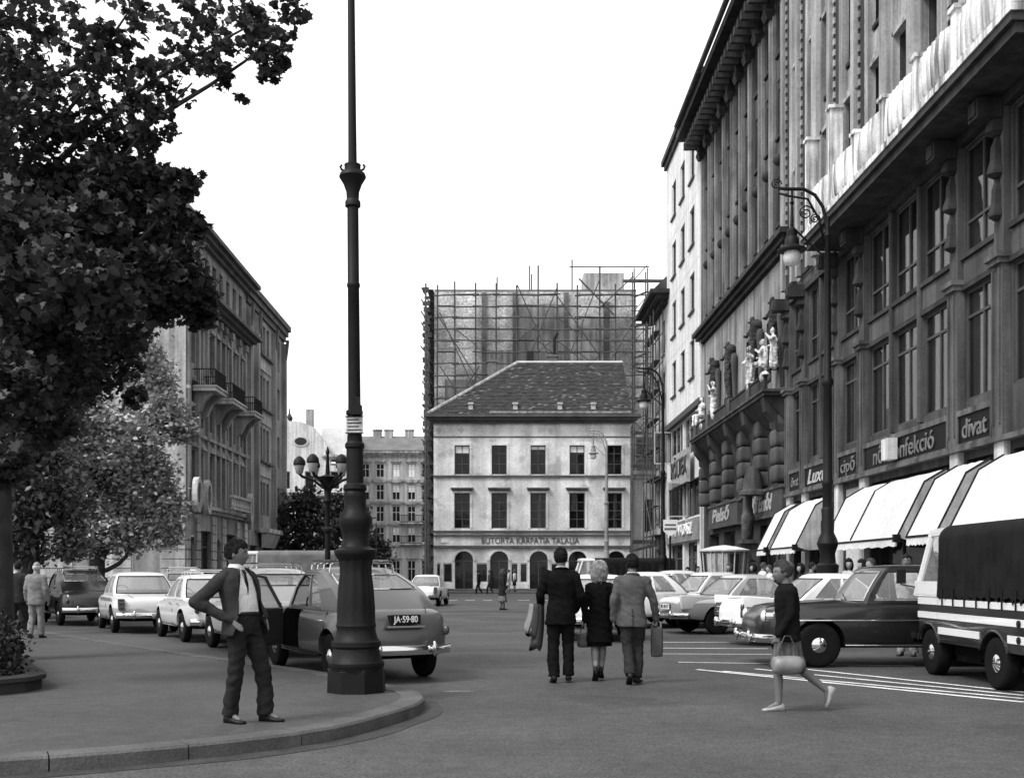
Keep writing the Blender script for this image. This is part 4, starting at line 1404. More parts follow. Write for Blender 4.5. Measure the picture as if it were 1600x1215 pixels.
obj('capital', MB().lathe(prof[51:62], 24), IRON, big, smooth=True, sharp=35)
obj('upper_shaft', MB().lathe(prof[61:], 16), IRON, big, smooth=True, sharp=35)
zc = (1080 - 265) * k_
for s in (-1, 1):
    obj('scroll_hook', MB().tube([(s * 0.09, 0, zc - 0.02), (s * 0.13, 0, zc + 0.0), (s * 0.145, 0, zc + 0.035), (s * 0.125, 0, zc + 0.055)], 0.014), IRON, big)
top = (1080 + 260) * k_
obj('arm', MB().tube([(0, 0, top), (0.05, 0, top + 0.5), (0.5, 0, top + 0.9), (1.1, 0, top + 0.8)], 0.03), IRON, big)
obj('lantern', MB().lathe([(0.05, 0), (0.28, -0.08), (0.3, -0.14), (0.16, -0.4), (0.02, -0.44)], 16, (1.1, 0, top + 0.8)), ENAMEL, big, smooth=True, sharp=40)
zp = (1080 - 678) * k_
pl_ = obj('notice_plate', box_of(-0.085, 0.11, -0.105, -0.09, zp, zp + 0.19), mat('notice_enamel', 0.4, var=0.3, scale=12), big)
pf = MB().box(-0.095, 0.12, -0.112, -0.106, zp - 0.008, zp + 0.004).box(-0.095, 0.12, -0.112, -0.106, zp + 0.186, zp + 0.2)
for k in range(4):
    pf.box(-0.07, 0.095 - 0.03 * (k % 2), -0.109, -0.1055, zp + 0.03 + k * 0.04, zp + 0.042 + k * 0.04)
obj('print', pf, IRON, pl_)
obj('switch_box', MB().box(-0.02, 0.1, -0.17, -0.06, zp + 0.21, zp + 0.32).box(0.02, 0.08, -0.14, -0.06, zp + 0.321, zp + 0.42), IRON, big)
obj('band', MB().lathe([(0.088, zp + 0.22), (0.1, zp + 0.23), (0.1, zp + 0.27), (0.088, zp + 0.28)], 16), IRON, big)


def arm_lamp(label, loc, hgt, m=IRON, slim=1.0):
    t = thing('street_lamp', label, 'lamp post', loc, 0, 'scroll-arm lamps along the right pavement')
    SL = lambda pr: [(r * slim, h) for r, h in pr]
    obj('base', MB().lathe(SL([(0.36, 0), (0.36, 0.5), (0.3, 0.55), (0.27, 1.0), (0.33, 1.6), (0.24, 1.66), (0.22, 1.9), (0.26, 2.0), (0.32, 2.15), (0.26, 2.3), (0.19, 2.42), (0.2, 2.7), (0.17, 2.76), (0.19, 3.0), (0.155, 3.06)]), 20), m, t, smooth=True, sharp=35)
    obj('shaft', MB().lathe(SL([(0.15, 3.05), (0.15, 3.6), (0.17, 3.63), (0.17, 3.72), (0.14, 3.76), (0.125, hgt * 0.55), (0.17, hgt * 0.555), (0.17, hgt * 0.565), (0.11, hgt * 0.572), (0.085, hgt - 1.2), (0.1, hgt - 1.18), (0.07, hgt - 1.1), (0.06, hgt - 0.7)]), 16), m, t, smooth=True, sharp=35)
    a = MB().tube([(0, 0, hgt - 1.4), (-0.02, 0, hgt - 0.9), (-0.12, 0, hgt - 0.45), (-0.32, 0, hgt - 0.15), (-0.6, 0, hgt), (-1.05, 0, hgt), (-1.25, 0, hgt + 0.03)], 0.045)
    obj('arm', a, m, t, smooth=True)
    obj('inner_arm', MB().tube([(-0.05, 0, hgt - 1.5), (-0.22, 0, hgt - 0.75), (-0.5, 0, hgt - 0.25), (-0.95, 0, hgt - 0.18), (-1.25, 0, hgt - 0.1)], 0.03), m, t, smooth=True)
    sp = MB()
    for cx, cz, r0 in ((-0.55, hgt - 0.6, 0.2), (-0.32, hgt - 0.75, 0.13), (-1.3, hgt + 0.12, 0.14)):
        sp.tube([(cx + r0 * (1 - k / 26) * math.cos(k * 0.5), 0, cz + r0 * (1 - k / 26) * math.sin(k * 0.5)) for k in range(24)], 0.018, 6)
    obj('scrollwork', sp, m, t)
    obj('brace', MB().tube([(-0.85, 0, hgt - 1.0), (-0.04, 0, hgt - 1.75)], 0.025, 6), m, t)
    obj('hanger', MB().lathe([(0.03, hgt - 0.02), (0.03, hgt - 0.3), (0.06, hgt - 0.34), (0.03, hgt - 0.4), (0.05, hgt - 0.9), (0.03, hgt - 1.0)], 10, (-0.9, 0, 0)), m, t)
    ln = obj('lantern_hood', MB().lathe([(0.05, hgt - 0.95), (0.13, hgt - 1.05), (0.13, hgt - 1.2), (0.17, hgt - 1.25), (0.18, hgt - 1.42), (0.36, hgt - 1.52), (0.36, hgt - 1.56), (0.2, hgt - 1.58)], 18, (-0.9, 0, 0)), m, t, smooth=True, sharp=35)
    obj('glass_bowl', MB().lathe([(0.19, hgt - 1.575), (0.22, hgt - 1.7), (0.2, hgt - 1.86), (0.1, hgt - 1.93)], 18, (-0.9, 0, 0)), mat('opal_glass', 0.65, rough=0.25, spec=0.5, var=0.05), ln, smooth=True)
    return t


arm_lamp('dark scroll-arm lamp post standing among the white awnings', (8.3, 27.5, 0.118), 11.1, slim=0.84)
arm_lamp('dark scroll-arm lamp post in front of the narrow scaffolded house', (7.75, 51.5, 0.0), 11.2, slim=0.72)
arm_lamp('slender pale scroll-arm lamp post in front of the old house windows', (7.3, 74.0, 0.0), 11.2, mat('grey_painted_iron', 0.25, rough=0.5))
# park candelabra far left of the big post
cd = thing('candelabra_lamp', 'dark candelabrum lamp with clustered lanterns before the far trees', 'lamp post', (PX(512, 45), 45, 0.0))
obj('base', MB().lathe([(0.4, 0), (0.4, 0.6), (0.28, 0.7), (0.22, 1.4), (0.16, 1.5)], 12), IRON, cd)
obj('shaft', MB().lathe([(0.12, 1.5), (0.11, 3.2), (0.2, 3.25), (0.2, 3.35), (0.1, 3.45), (0.09, 4.3), (0.2, 4.5), (0.13, 4.7), (0.16, 5.0), (0.3, 5.4), (0.36, 5.5), (0.1, 5.6), (0.05, 6.4), (0.09, 6.5), (0.02, 6.75)], 12), IRON, cd, smooth=True, sharp=35)
for k in range(6):
    a = R(8 + 60 * k)
    x, y = 1.15 * math.cos(a), 1.15 * math.sin(a)
    obj('arm', MB().tube([(0.1 * math.cos(a), 0.1 * math.sin(a), 5.0), (x * 0.5, y * 0.5, 5.35), (x * 0.9, y * 0.9, 5.5), (x, y, 5.62)], 0.06), IRON, cd)
    l_ = obj('lantern', MB().lathe([(0.1, 5.6), (0.14, 5.64), (0.22, 5.95), (0.2, 5.96)], 12, (x, y, 0)), mat('lantern_glass', 0.35, rough=0.2, var=0.2), cd, smooth=True, sharp=35)
    obj('lantern_cap', MB().lathe([(0.22, 5.96), (0.26, 6.0), (0.24, 6.15), (0.14, 6.28), (0.05, 6.34)], 12, (x, y, 0)), IRON, l_, smooth=True, sharp=35)

# shield-shaped stop sign beside the second lamp
ss = thing('stop_sign', 'white shield-shaped stop sign on a pole below the scaffolded house', 'sign', (7.95, 50.6, 0.0))
obj('pole', MB().tube([(0, 0, 0), (0, 0, 4.0)], 0.05), IRON, ss)
sp_ = obj('plate', MB().prism([(-0.33, 4.0), (0.33, 4.0), (0.33, 3.5), (0.2, 3.35), (0, 3.25), (-0.2, 3.35), (-0.33, 3.5)], -0.07, -0.05, 'y'), ENAMEL, ss)
obj('print', MB().box(-0.26, 0.26, -0.076, -0.0705, 3.72, 3.8).box(-0.28, 0.28, -0.076, -0.0705, 3.52, 3.62), mat('sign_print', 0.12), sp_)

# round kiosk with flat conical roof
ki = thing('kiosk', 'small kiosk with flat white conical roof on the right pavement', 'kiosk', (9.3, 45.0, 0.118))
obj('wall', MB().lathe([(0.82, 0), (0.84, 0.9), (0.95, 2.3)], 12), mat('kiosk_paint', 0.16, rough=0.5, var=0.2), ki)
for k in range(12):
    a = R(15 + 30 * k)
    obj('window_post', MB().tube([(0.85 * math.cos(a), 0.85 * math.sin(a), 0.9), (0.965 * math.cos(a), 0.965 * math.sin(a), 2.3)], 0.03, 6), FRAMEP, ki)
for k in range(12):
    a0, a1 = R(30 * k + 3), R(30 * k + 27)
    vs = [(r * math.cos(a), r * math.sin(a), z) for r, z in ((0.86, 1.0), (0.965, 2.2)) for a in (a0, a1)]
    obj('pane', MB().add(vs, [(0, 1, 3, 2)]), mat('kiosk_poster', 0.34, var=0.3, scale=6) if k % 3 else GLASSD, ki)
obj('roof', MB().lathe([(0.9, 2.28), (1.05, 2.3), (1.06, 2.36), (0.5, 2.5), (0.05, 2.56)], 24), WHITEWALL, ki, smooth=True, sharp=25)

# planter with stone rim
pl = thing('planter', 'low dark stone planter bed edge with dense hedge at the left edge', 'planter', (0, 0, 0))
pts = catmull([(-15, 11.6), (-8, 11.85), (-6.3, 12.05), (-5.72, 12.5), (-5.5, 13.2), (-6.2, 14.5), (-7.2, 16.4), (-8.7, 18.9), (-11, 20.5), (-15, 21)], 0.3)
pin = offset(pts, 0.24)
pin2 = offset(pts, 0.05)
m_ = MB()
ring = []
for i in range(len(pts)):
    ring.append([(pin2[i][0], pin2[i][1], 0.1), (pin2[i][0], pin2[i][1], 0.24), (pts[i][0], pts[i][1], 0.25), (pts[i][0], pts[i][1], 0.3), (pin[i][0], pin[i][1], 0.31), (pin[i][0], pin[i][1], 0.1)])
obj('rim', m_.rings(ring), mat('planter_stone', 0.028, var=0.3, scale=3, bump=0.3), pl)
obj('soil', MB().prism([tuple(p) for p in pin] , 0.1, 0.25), mat('soil', 0.03, var=0.4, scale=4), pl)

# ================================================================== leaves and trees
LEAF = np.array([(0, -0.5), (0.2, -0.34), (0.48, -0.2), (0.38, 0.06), (0.44, 0.3), (0.22, 0.3), (0.04, 0.58), (-0.2, 0.32), (-0.4, 0.34), (-0.36, 0.08), (-0.5, -0.16), (-0.2, -0.32)])
LEAFS = np.array([(0, -0.55), (0.3, -0.15), (0.28, 0.2), (0, 0.55), (-0.28, 0.2), (-0.3, -0.15)])


def leaves_mesh(P, size, shape=LEAF, droop=0.55, jitter=0.35):
    """numpy-built mesh: one little bent polygon per leaf"""
    n = len(P)
    k = len(shape)
    yaw = rng.uniform(0, 2 * np.pi, n)
    pit = rng.normal(0.0, droop, n) + 0.35
    rol = rng.normal(0.0, droop, n)
    s = size * rng.uniform(1 - jitter, 1 + jitter, n)
    jit = 1 + rng.normal(0, 0.13, (n, k))
    x = shape[None, :, 0] * s[:, None] * jit
    y = shape[None, :, 1] * s[:, None] * jit
    z = -0.45 * np.abs(x) - rng.uniform(0, 1.6, n)[:, None] * y * y / s[:, None]
    cr, sr = np.cos(rol)[:, None], np.sin(rol)[:, None]
    x, z = x * cr + z * sr, -x * sr + z * cr
    cp, sp = np.cos(pit)[:, None], np.sin(pit)[:, None]
    y, z = y * cp - z * sp, y * sp + z * cp
    cy, sy = np.cos(yaw)[:, None], np.sin(yaw)[:, None]
    x, y = x * cy - y * sy, x * sy + y * cy
    V = np.stack([x, y, z], 2) + P[:, None, :]
    me = bpy.data.meshes.new('leaves')
    me.vertices.add(n * k)
    me.vertices.foreach_set('co', V.reshape(-1).astype(np.float32))
    me.loops.add(n * k)
    me.loops.foreach_set('vertex_index', np.arange(n * k, dtype=np.int32))
    me.polygons.add(n)
    me.polygons.foreach_set('loop_start', np.arange(0, n * k, k, dtype=np.int32))
    me.polygons.foreach_set('loop_total', np.full(n, k, dtype=np.int32))
    me.update(calc_edges=True)
    return me


def clump(c, r, n, sub=5, tight=0.33):
    """points in clumps of sprays inside an ellipsoid"""
    c, r = np.array(c, float), np.array(r if hasattr(r, '__len__') else (r, r, r), float)
    m = max(1, n // sub)
    d = rng.normal(size=(m, 3))
    d /= np.linalg.norm(d, axis=1)[:, None]
    q = d * rng.uniform(0.15, 1.0, m)[:, None] ** 0.5
    cen = c + q * r
    pts = np.repeat(cen, sub, 0) + rng.normal(size=(m * sub, 3)) * tight * r.min() * np.array([1, 1, 0.6])
    return pts


def branch(a, b, r0, r1, sag=0.1, n=8):
    a, b = Vector(a), Vector(b)
    pts, rs = [], []
    w = Vector((random.uniform(-1, 1), random.uniform(-1, 1), random.uniform(-1, 1))) * (b - a).length * 0.06
    for i in range(n + 1):
        f = i / n
        p = a.lerp(b, f) + Vector((0, 0, sag * (b - a).length * math.sin(math.pi * f))) + w * math.sin(2 * math.pi * f)
        pts.append(p)
        rs.append(r0 + (r1 - r0) * f)
    return pts, rs


BARK = mat('plane_bark', 0.045, rough=0.9, var=0.35, scale=3, bump=0.4, bscale=10)
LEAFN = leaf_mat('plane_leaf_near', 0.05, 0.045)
LEAFM = leaf_mat('plane_leaf_lit', 0.4, 0.16)  # sunlit look put into the colour: paler copy of the plane leaf
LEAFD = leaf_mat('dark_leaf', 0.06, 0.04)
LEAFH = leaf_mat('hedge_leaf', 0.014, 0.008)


def W3(px, py, Y):
    return (PX(px, Y), Y, PZ(py, Y))


random.seed(3)
# nearest plane tree: trunk just inside the left edge, limbs reaching over the pavement
t1 = thing('plane_tree', 'large plane tree with dark hanging leafy boughs at the upper left', 'tree', (-8.15, 17.5, 0.118))
base = Vector((-8.15, 17.5, 0.118))
loc = lambda p: Vector(p) - base
obj('trunk', MB().tube([(0.0, 0, -0.1), (0.0, 0, 0.6), (-0.05, 0.1, 3.0), (0.1, 0, 5.5), (0.0, 0.1, 8.5), (-0.3, 0.2, 12)], [0.42, 0.33, 0.29, 0.26, 0.2, 0.1], 14), BARK, t1, smooth=True)
CL = [  # px, py, radius px, depth, leaves
    (20, 60, 75, 16, 520), (70, 20, 55, 15, 300), (30, 170, 85, 16, 620), (110, 170, 60, 15.5, 300), (60, 250, 70, 16, 360), (145, 60, 45, 15, 190), (175, 30, 40, 15, 170),
    (225, 20, 45, 15.5, 210), (190, 95, 42, 15, 220), (150, 120, 35, 15, 130), (215, 140, 38, 15, 190), (245, 120, 30, 15, 130), (290, 95, 36, 15.5, 210), (330, 80, 40, 15.5, 240), (345, 110, 26, 15.5, 130),
    (390, 45, 40, 15.5, 260), (425, 70, 36, 15.5, 250), (445, 15, 34, 15.5, 200), (420, 105, 22, 15.5, 120), (350, 20, 42, 15.5, 200), (300, 25, 38, 15.5, 160), (375, 150, 11, 15.5, 26),
    (440, 100, 18, 15.5, 70), (225, 190, 40, 15.5, 210), (250, 170, 22, 15.5, 70), (265, 205, 12, 15.5, 26), (180, 200, 40, 15.5, 190), (150, 235, 40, 16, 180), (110, 215, 40, 16, 190),
    (200, 235, 34, 16, 170), (245, 225, 20, 15.5, 60), (305, 270, 15, 15.5, 40), (285, 285, 22, 15.5, 70), (230, 290, 42, 16, 260), (180, 300, 50, 16, 330), (115, 310, 60, 16.5, 420), (50, 330, 70, 17, 500),
    (270, 330, 26, 16, 110), (305, 350, 18, 16, 60), (220, 360, 60, 17, 420), (150, 390, 70, 17.5, 520), (60, 420, 80, 18, 560), (270, 410, 48, 17.5, 320), (300, 450, 38, 18, 240), (310, 490, 26, 18, 110),
    (230, 460, 55, 18, 360), (160, 490, 60, 18.5, 380), (80, 520, 75, 18.5, 430), (20, 560, 70, 18.5, 400), (190, 560, 34, 18.5, 120), (140, 590, 45, 19, 190), (60, 630, 60, 19, 300), (5, 680, 45, 19, 200), (215, 620, 20, 19, 60),
    (40, 360, 70, 13.5, 330), (130, 440, 70, 14, 360), (40, 470, 75, 13.5, 360), (180, 520, 50, 15, 200), (90, 560, 65, 14.5, 320), (20, 600, 60, 13.5, 300), (60, 660, 50, 15, 220), (0, 720, 40, 14, 150), (150, 350, 50, 14, 230), (230, 420, 45, 15, 190),
    (-60, 100, 110, 17, 420), (-80, 300, 120, 17, 420), (-60, 480, 110, 18, 360)]
allp = []
for (px, py, r, Y, n) in CL:
    Yj = Y + random.uniform(-0.8, 0.8)
    rr = r * Y / 1700.0
    allp.append(clump(W3(px, py, Yj), (rr, rr * 1.6, rr * 0.9), int(n * (4.0 if py > 270 else (1.3 if px < 50 else 0.78))), sub=10, tight=0.19))
P = np.concatenate(allp) - np.array(base)
sel = np.zeros(len(P), bool)
sel[rng.choice(len(P), 280, replace=False)] = True
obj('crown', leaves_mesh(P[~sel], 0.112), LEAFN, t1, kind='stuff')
lm = leaves_mesh(np.zeros((1, 3)), 0.115)
lm.name = 'leaf'
for p in P[sel]:
    obj('leaf', lm, LEAFN, t1, loc=p, rot=(random.uniform(-.5, .5), random.uniform(-.5, .5), random.uniform(0, 6.28)), scale=(random.uniform(0.75, 1.25),) * 3)
TW = []
hub = loc(base + Vector((0, 0, 6.0)))
for i, (px, py, Y, z0, r0) in enumerate([(430, 60, 15.5, 6.9, 0.075), (300, 130, 15.5, 7.0, 0.06), (410, 30, 15.5, 7.6, 0.07), (230, 200, 15.5, 5.6, 0.07), (290, 285, 15.5, 4.8, 0.08), (150, 120, 15, 7.5, 0.08), (300, 460, 18, 4.2, 0.09),
                                          (230, 360, 17, 4.4, 0.09), (200, 560, 18.5, 3.6, 0.07), (60, 630, 19, 3.2, 0.06), (60, 60, 16, 9, 0.1), (200, 20, 15.5, 8.6, 0.09)]):
    pts, rs = branch((0, 0, z0 - 0.6), loc(W3(px, py, Y)), r0, 0.012, 0.06)
    mb = MB().tube(pts, rs, 7)
    for j in range(3):
        k = random.randint(2, 6)
        q = pts[k] + Vector((random.uniform(-.2, .5), random.uniform(-.4, .4), random.uniform(0.0, .5)))
        TW.append((q, pts[k]))
        p2, r2 = branch(pts[k], q, rs[k] * 0.5, 0.006, 0.05, 5)
        mb.tube(p2, r2, 5)
    obj('limb', mb, BARK, t1, smooth=True)
TP = np.concatenate([np.array([q.lerp(p, random.uniform(-0.1, 0.7)) for _ in range(16)]) + rng.normal(size=(16, 3)) * 0.12 for q, p in TW])
obj('twig_leaves', leaves_mesh(TP, 0.115), LEAFN, t1, kind='stuff')


def tree(label, x, y, h, clumps, leafm, size, trunk_r=0.25, name='plane_tree', shape=LEAFS, group=None):
    t = thing(name, label, 'tree', (x, y, 0.0), 0, group)
    b = Vector((x, y, 0.0))
    obj('trunk', MB().tube([(0, 0, -0.1), (0.05, 0, h * 0.3), (-0.05, 0.05, h * 0.6), (0, 0, h * 0.95)], [trunk_r * 1.2, trunk_r, trunk_r * 0.7, 0.04], 10), BARK, t, smooth=True)
    P = []
    for c, r, n in clumps:
        P.append(clump(Vector(c) - b, r, n, sub=7, tight=0.24))
        pts, rs = branch((0, 0, min(h * 0.5, max(1.5, c[2] - 1.5))), Vector(c) - b, trunk_r * 0.4, 0.02, 0.05)
        obj('limb', MB().tube(pts, rs, 6), BARK, t, smooth=True)
    obj('crown', leaves_mesh(np.concatenate(P), size, shape, 0.5), leafm, t, kind='stuff')
    return t


def CLs(lst, Y, dens=1.0):
    return [(W3(px, py, Y + random.uniform(-1, 1)), r * Y / 1700.0, int(n * dens)) for px, py, r, n in lst]


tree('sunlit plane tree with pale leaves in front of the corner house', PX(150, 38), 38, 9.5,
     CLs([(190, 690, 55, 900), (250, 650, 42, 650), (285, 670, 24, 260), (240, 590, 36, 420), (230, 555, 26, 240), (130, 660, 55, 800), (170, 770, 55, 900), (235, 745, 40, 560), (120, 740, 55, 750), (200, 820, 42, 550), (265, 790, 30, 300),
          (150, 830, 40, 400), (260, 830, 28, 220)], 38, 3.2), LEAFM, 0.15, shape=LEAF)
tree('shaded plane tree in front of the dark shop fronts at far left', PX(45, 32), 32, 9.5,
     CLs([(40, 690, 60, 900), (90, 640, 60, 900), (20, 600, 60, 800), (60, 760, 60, 800), (20, 800, 50, 600), (100, 790, 45, 500), (110, 850, 30, 250), (40, 850, 36, 300), (-40, 720, 80, 700)], 32, 2.2), leaf_mat('shaded_plane_leaf', 0.11, 0.06), 0.17)  # shade put into the leaf colour: darker copy of the lit plane leaf
tree('round dark park tree left of the candelabrum lamp', PX(465, 82), 82, 8, CLs([(465, 800, 34, 900), (450, 840, 30, 700), (485, 785, 26, 600), (495, 830, 30, 700), (460, 870, 26, 500)], 82), LEAFD, 0.34, group='park trees at the end of the street')
tree('dark park tree right of the candelabrum lamp', PX(540, 86), 86, 8, CLs([(535, 790, 28, 700), (515, 815, 28, 700), (555, 815, 26, 600), (545, 855, 30, 700), (505, 860, 26, 500)], 86), LEAFD, 0.34, group='park trees at the end of the street')
tree('low dark bushy tree right of the big lamp post', PX(588, 80), 80, 5.5, CLs([(580, 845, 18, 350), (596, 860, 16, 350), (575, 875, 20, 350), (600, 878, 12, 200)], 80), LEAFD, 0.3, 0.15, group='park trees at the end of the street')

# hedge in the planter
hp = []
for k in range(1500):
    i = random.choice([q for q in range(2, len(pin) - 2) if pin[q][0] > -10.5])
    d = random.uniform(0.1, 0.9)
    q = offset(pin, d)[i] if k % 60 == 0 else pin[i] + (np.array((-8.5, 15.5)) - pin[i]) * random.uniform(0.02, 0.3)
    hp.append((q[0], q[1], random.uniform(0.28, 0.86)))
hp = np.repeat(np.array(hp), 6, 0) + rng.normal(size=(9000, 3)) * 0.07
hp[:, 2] = np.clip(hp[:, 2], 0.27, 0.95)
hd = tag(obj('hedge', leaves_mesh(hp, 0.07, LEAFS, 0.9), LEAFH), 'dark leafy hedge growing in the stone planter', 'hedge')
hd['kind'] = 'stuff'

# ================================================================== vehicles
CHROME = mat('chrome', 0.62, rough=0.12, metal=1.0, var=0.05, fine=0.0)
TYRE = mat('tyre_rubber', 0.009, spec=0.08, rough=0.85, var=0.2, scale=8)
RUBBER = mat('seam_shadow_rubber', 0.008, rough=0.9, var=0.1)
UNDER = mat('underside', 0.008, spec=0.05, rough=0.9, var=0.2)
SEAT = mat('seat_cloth', 0.09, rough=0.9, var=0.2)
LAMPR = mat('tail_lamp', 0.05, rough=0.2, spec=0.5, var=0.1)
LAMPW = mat('head_lamp', 0.7, rough=0.12, spec=0.6, var=0.05)
CGLASS = glass_mat('car_glass', 0.74, 0.85, 0.02, 0.6)  # pale diffuse mix paints the bright sky reflection into the panes


def paint(v):
    return mat('car_paint_%03d' % int(v * 1000), v, rough=0.28, spec=0.5, var=0.04, scale=1.0, fine=0.03, coat=0.35)


def wheel_mesh():
    tyre = MB().lathe([(0.19, -0.07), (0.29, -0.085), (0.325, -0.07), (0.335, -0.03), (0.335, 0.03), (0.325, 0.07), (0.29, 0.085), (0.19, 0.07)], 28, axis='x')
    hub = MB().lathe([(0.2, 0.0), (0.2, 0.05), (0.17, 0.066), (0.12, 0.062), (0.1, 0.085), (0.04, 0.1), (0.005, 0.102)], 20, axis='x')
    a, b = tyre.mesh('wheel', True), hub.mesh('hubcap', True)
    a.materials.append(TYRE)
    b.materials.append(CHROME)
    return a, b


WH_T, WH_H = wheel_mesh()


def car(name, label, loc, heading, L=4.6, W_=1.7, H=1.55, belt=0.98, hood=0.93, deck=0.93, cab=(-1.5, 0.9, -0.85, 0.35), wr=0.6, body=0.3, roof=None, lower=None, zline=0.7,
        fast=False, fins=0.0, rack=False, plate=None, plate_pale=False, strip=None, door_open=False, axles=None, split=(0.05, 0.47, 0.53, 0.86), checker=False, group=None, tail='round', sill=0.28,
        shoulder=0.12, nose=0.22, tyre_s=1.0):
    """heading: degrees turned to the left of straight ahead (+Y)"""
    t = thing(name, label, 'car', loc, R(heading), group)
    hw = W_ / 2
    h2 = L / 2
    ax = axles or (-h2 + 0.95, h2 - 0.85)
    yb0, yb1, yr0, yr1 = cab
    # --- lower body: loft of rounded sections
    ys = np.array([-h2, -h2 + 0.03, -h2 + 0.1, -h2 + 0.25, -h2 + 0.5, -h2 + 0.8, -h2 + 1.1, -h2 + 1.4, -0.6, -0.2, 0.2, 0.6, 1.0, h2 - 1.0, h2 - 0.7, h2 - 0.42, h2 - 0.2, h2 - 0.08, h2 - 0.02, h2])
    ys = np.unique(np.round(ys, 3))

    def cur(y, pts):
        return float(np.interp(y, [p[0] for p in pts], [p[1] for p in pts]))
    dk = deck
    if fast:
        T = [(-h2, 0.62), (-h2 + 0.04, 0.8), (-h2 + 0.12, 0.93), (-h2 + 0.25, belt + 0.0), (-h2 + 0.6, belt + 0.03), (-h2 + 1.3, belt), (yb1, belt), (yb1 + 0.3, hood + 0.01), (h2 - 0.6, hood - 0.03), (h2 - 0.25, hood - 0.09), (h2 - 0.06, hood - 0.2), (h2, hood - 0.34)]
    else:
        T = [(-h2, dk - 0.3), (-h2 + 0.04, dk - 0.12), (-h2 + 0.14, dk - 0.03), (-h2 + 0.5, dk), (yb0, belt - 0.02), (yb1, belt), (yb1 + 0.3, hood + 0.01), (h2 - 0.6, hood - 0.02), (h2 - 0.2, hood - 0.07), (h2 - 0.05, hood - 0.18), (h2, hood - 0.32)]
    B = [(-h2, sill + 0.16), (-h2 + 0.15, sill + 0.07), (-h2 + 0.7, sill), (h2 - 0.7, sill), (h2 - 0.15, sill + 0.05), (h2, sill + 0.15)]
    Wd = [(-h2, hw * 0.62), (-h2 + 0.05, hw * 0.8), (-h2 + 0.2, hw * 0.9), (-h2 + 0.6, hw * 0.97), (-0.3, hw), (0.6, hw), (h2 - 0.7, hw * 0.95), (h2 - 0.25, hw * 0.88), (h2 - 0.06, hw * 0.74), (h2, hw * 0.55)]

    def section(y):
        w, b, tt = cur(y, Wd), cur(y, B), cur(y, T)
        hh = tt - b
        bump = 0.03 * (math.exp(-((y - ax[0]) / 0.42) ** 2) + math.exp(-((y - ax[1]) / 0.42) ** 2))
        half = [(0.0, b), (w * 0.82, b), (w * 0.965, b + 0.05), (w + bump * 0.7, b + hh * 0.3), (w + bump, b + hh * 0.55), (w * 0.985 + bump * 0.4, b + hh * 0.78), (w * 0.94, tt - shoulder * 0.3), (w * 0.84, tt + 0.0), (w * 0.5, tt + 0.028), (0.0, tt + 0.036)]
        return half

    def surf_x(y, z):
        hf = section(y)
        zz = [p[1] for p in hf[2:8]]
        xx = [p[0] for p in hf[2:8]]
        return float(np.interp(z, zz, xx))
    secs = []
    for y in ys:
        hf = section(y)
        ring = [(x, y, z) for x, z in hf] + [(-x, y, z) for x, z in hf[-2:0:-1]]
        secs.append(ring)
    mb = MB().rings(secs)
    cut = MB()
    for ay in ax:
        for s in (-1, 1):
            x0, x1 = (hw - 0.3, hw + 0.3) if s > 0 else (-hw - 0.3, -hw + 0.3)
            cut.lathe([(0.39 * tyre_s, x0), (0.39 * tyre_s, x1)], 24, (0, ay, 0.35 * tyre_s), axis='x')
    mods = [('SUBSURF', {'levels': 1}), ('BOOLEAN', {'object': cut, 'operation': 'DIFFERENCE'})]
    dy0, dy1 = yb1 - 0.95, yb1 - 0.08
    if door_open:
        mods.append(('BOOLEAN', {'object': box_of(-hw - 0.2, -hw + 0.55, dy0, dy1, sill + 0.1, belt + 0.2), 'operation': 'DIFFERENCE'}))
    me = evaluated(mb, mods, 'body')
    me.materials.clear()
    me.materials.append(paint(body))
    me.materials.append(paint(lower if lower is not None else body))
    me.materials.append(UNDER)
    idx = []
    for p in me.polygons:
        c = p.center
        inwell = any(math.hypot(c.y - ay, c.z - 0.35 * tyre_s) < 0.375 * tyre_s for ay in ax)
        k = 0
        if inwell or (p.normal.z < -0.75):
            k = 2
        elif lower is not None and c.z < zline:
            k = 1
        if door_open and c.x < 0 and c.x > -hw + 0.06 * 0 - 0.2 and dy0 - 0.02 < c.y < dy1 + 0.02 and abs(c.x) < hw - 0.1 and sill + 0.05 < c.z < belt + 0.05:
            k = 2
        idx.append(k)
    me.polygons.foreach_set('material_index', idx)
    me.set_sharp_from_angle(angle=R(48))
    bd = obj('body', me, None, t)
    # --- cabin shell with separate panes
    zr = H - 0.075
    zb = belt - 0.03
    wb = hw * 0.9
    fx = [-1, -0.93, -0.72, -0.45, -0.15, 0.15, 0.45, 0.72, 0.93, 1]
    rc = 0.84 if fast else 0.93
    rx = [-1, -rc, -rc * 0.75, -rc * 0.45, -rc * 0.15, rc * 0.15, rc * 0.45, rc * 0.75, rc, 1]
    fs_ = [0.0, split[0], split[0] + (split[1] - split[0]) * 0.3, split[0] + (split[1] - split[0]) * 0.65, split[1], split[2], (split[2] + split[3]) / 2, split[3], 1.0]
    fglass = [0, 1, 1, 1, 0, 2, 2, 0]
    bowf, bowr = 0.2, 0.25

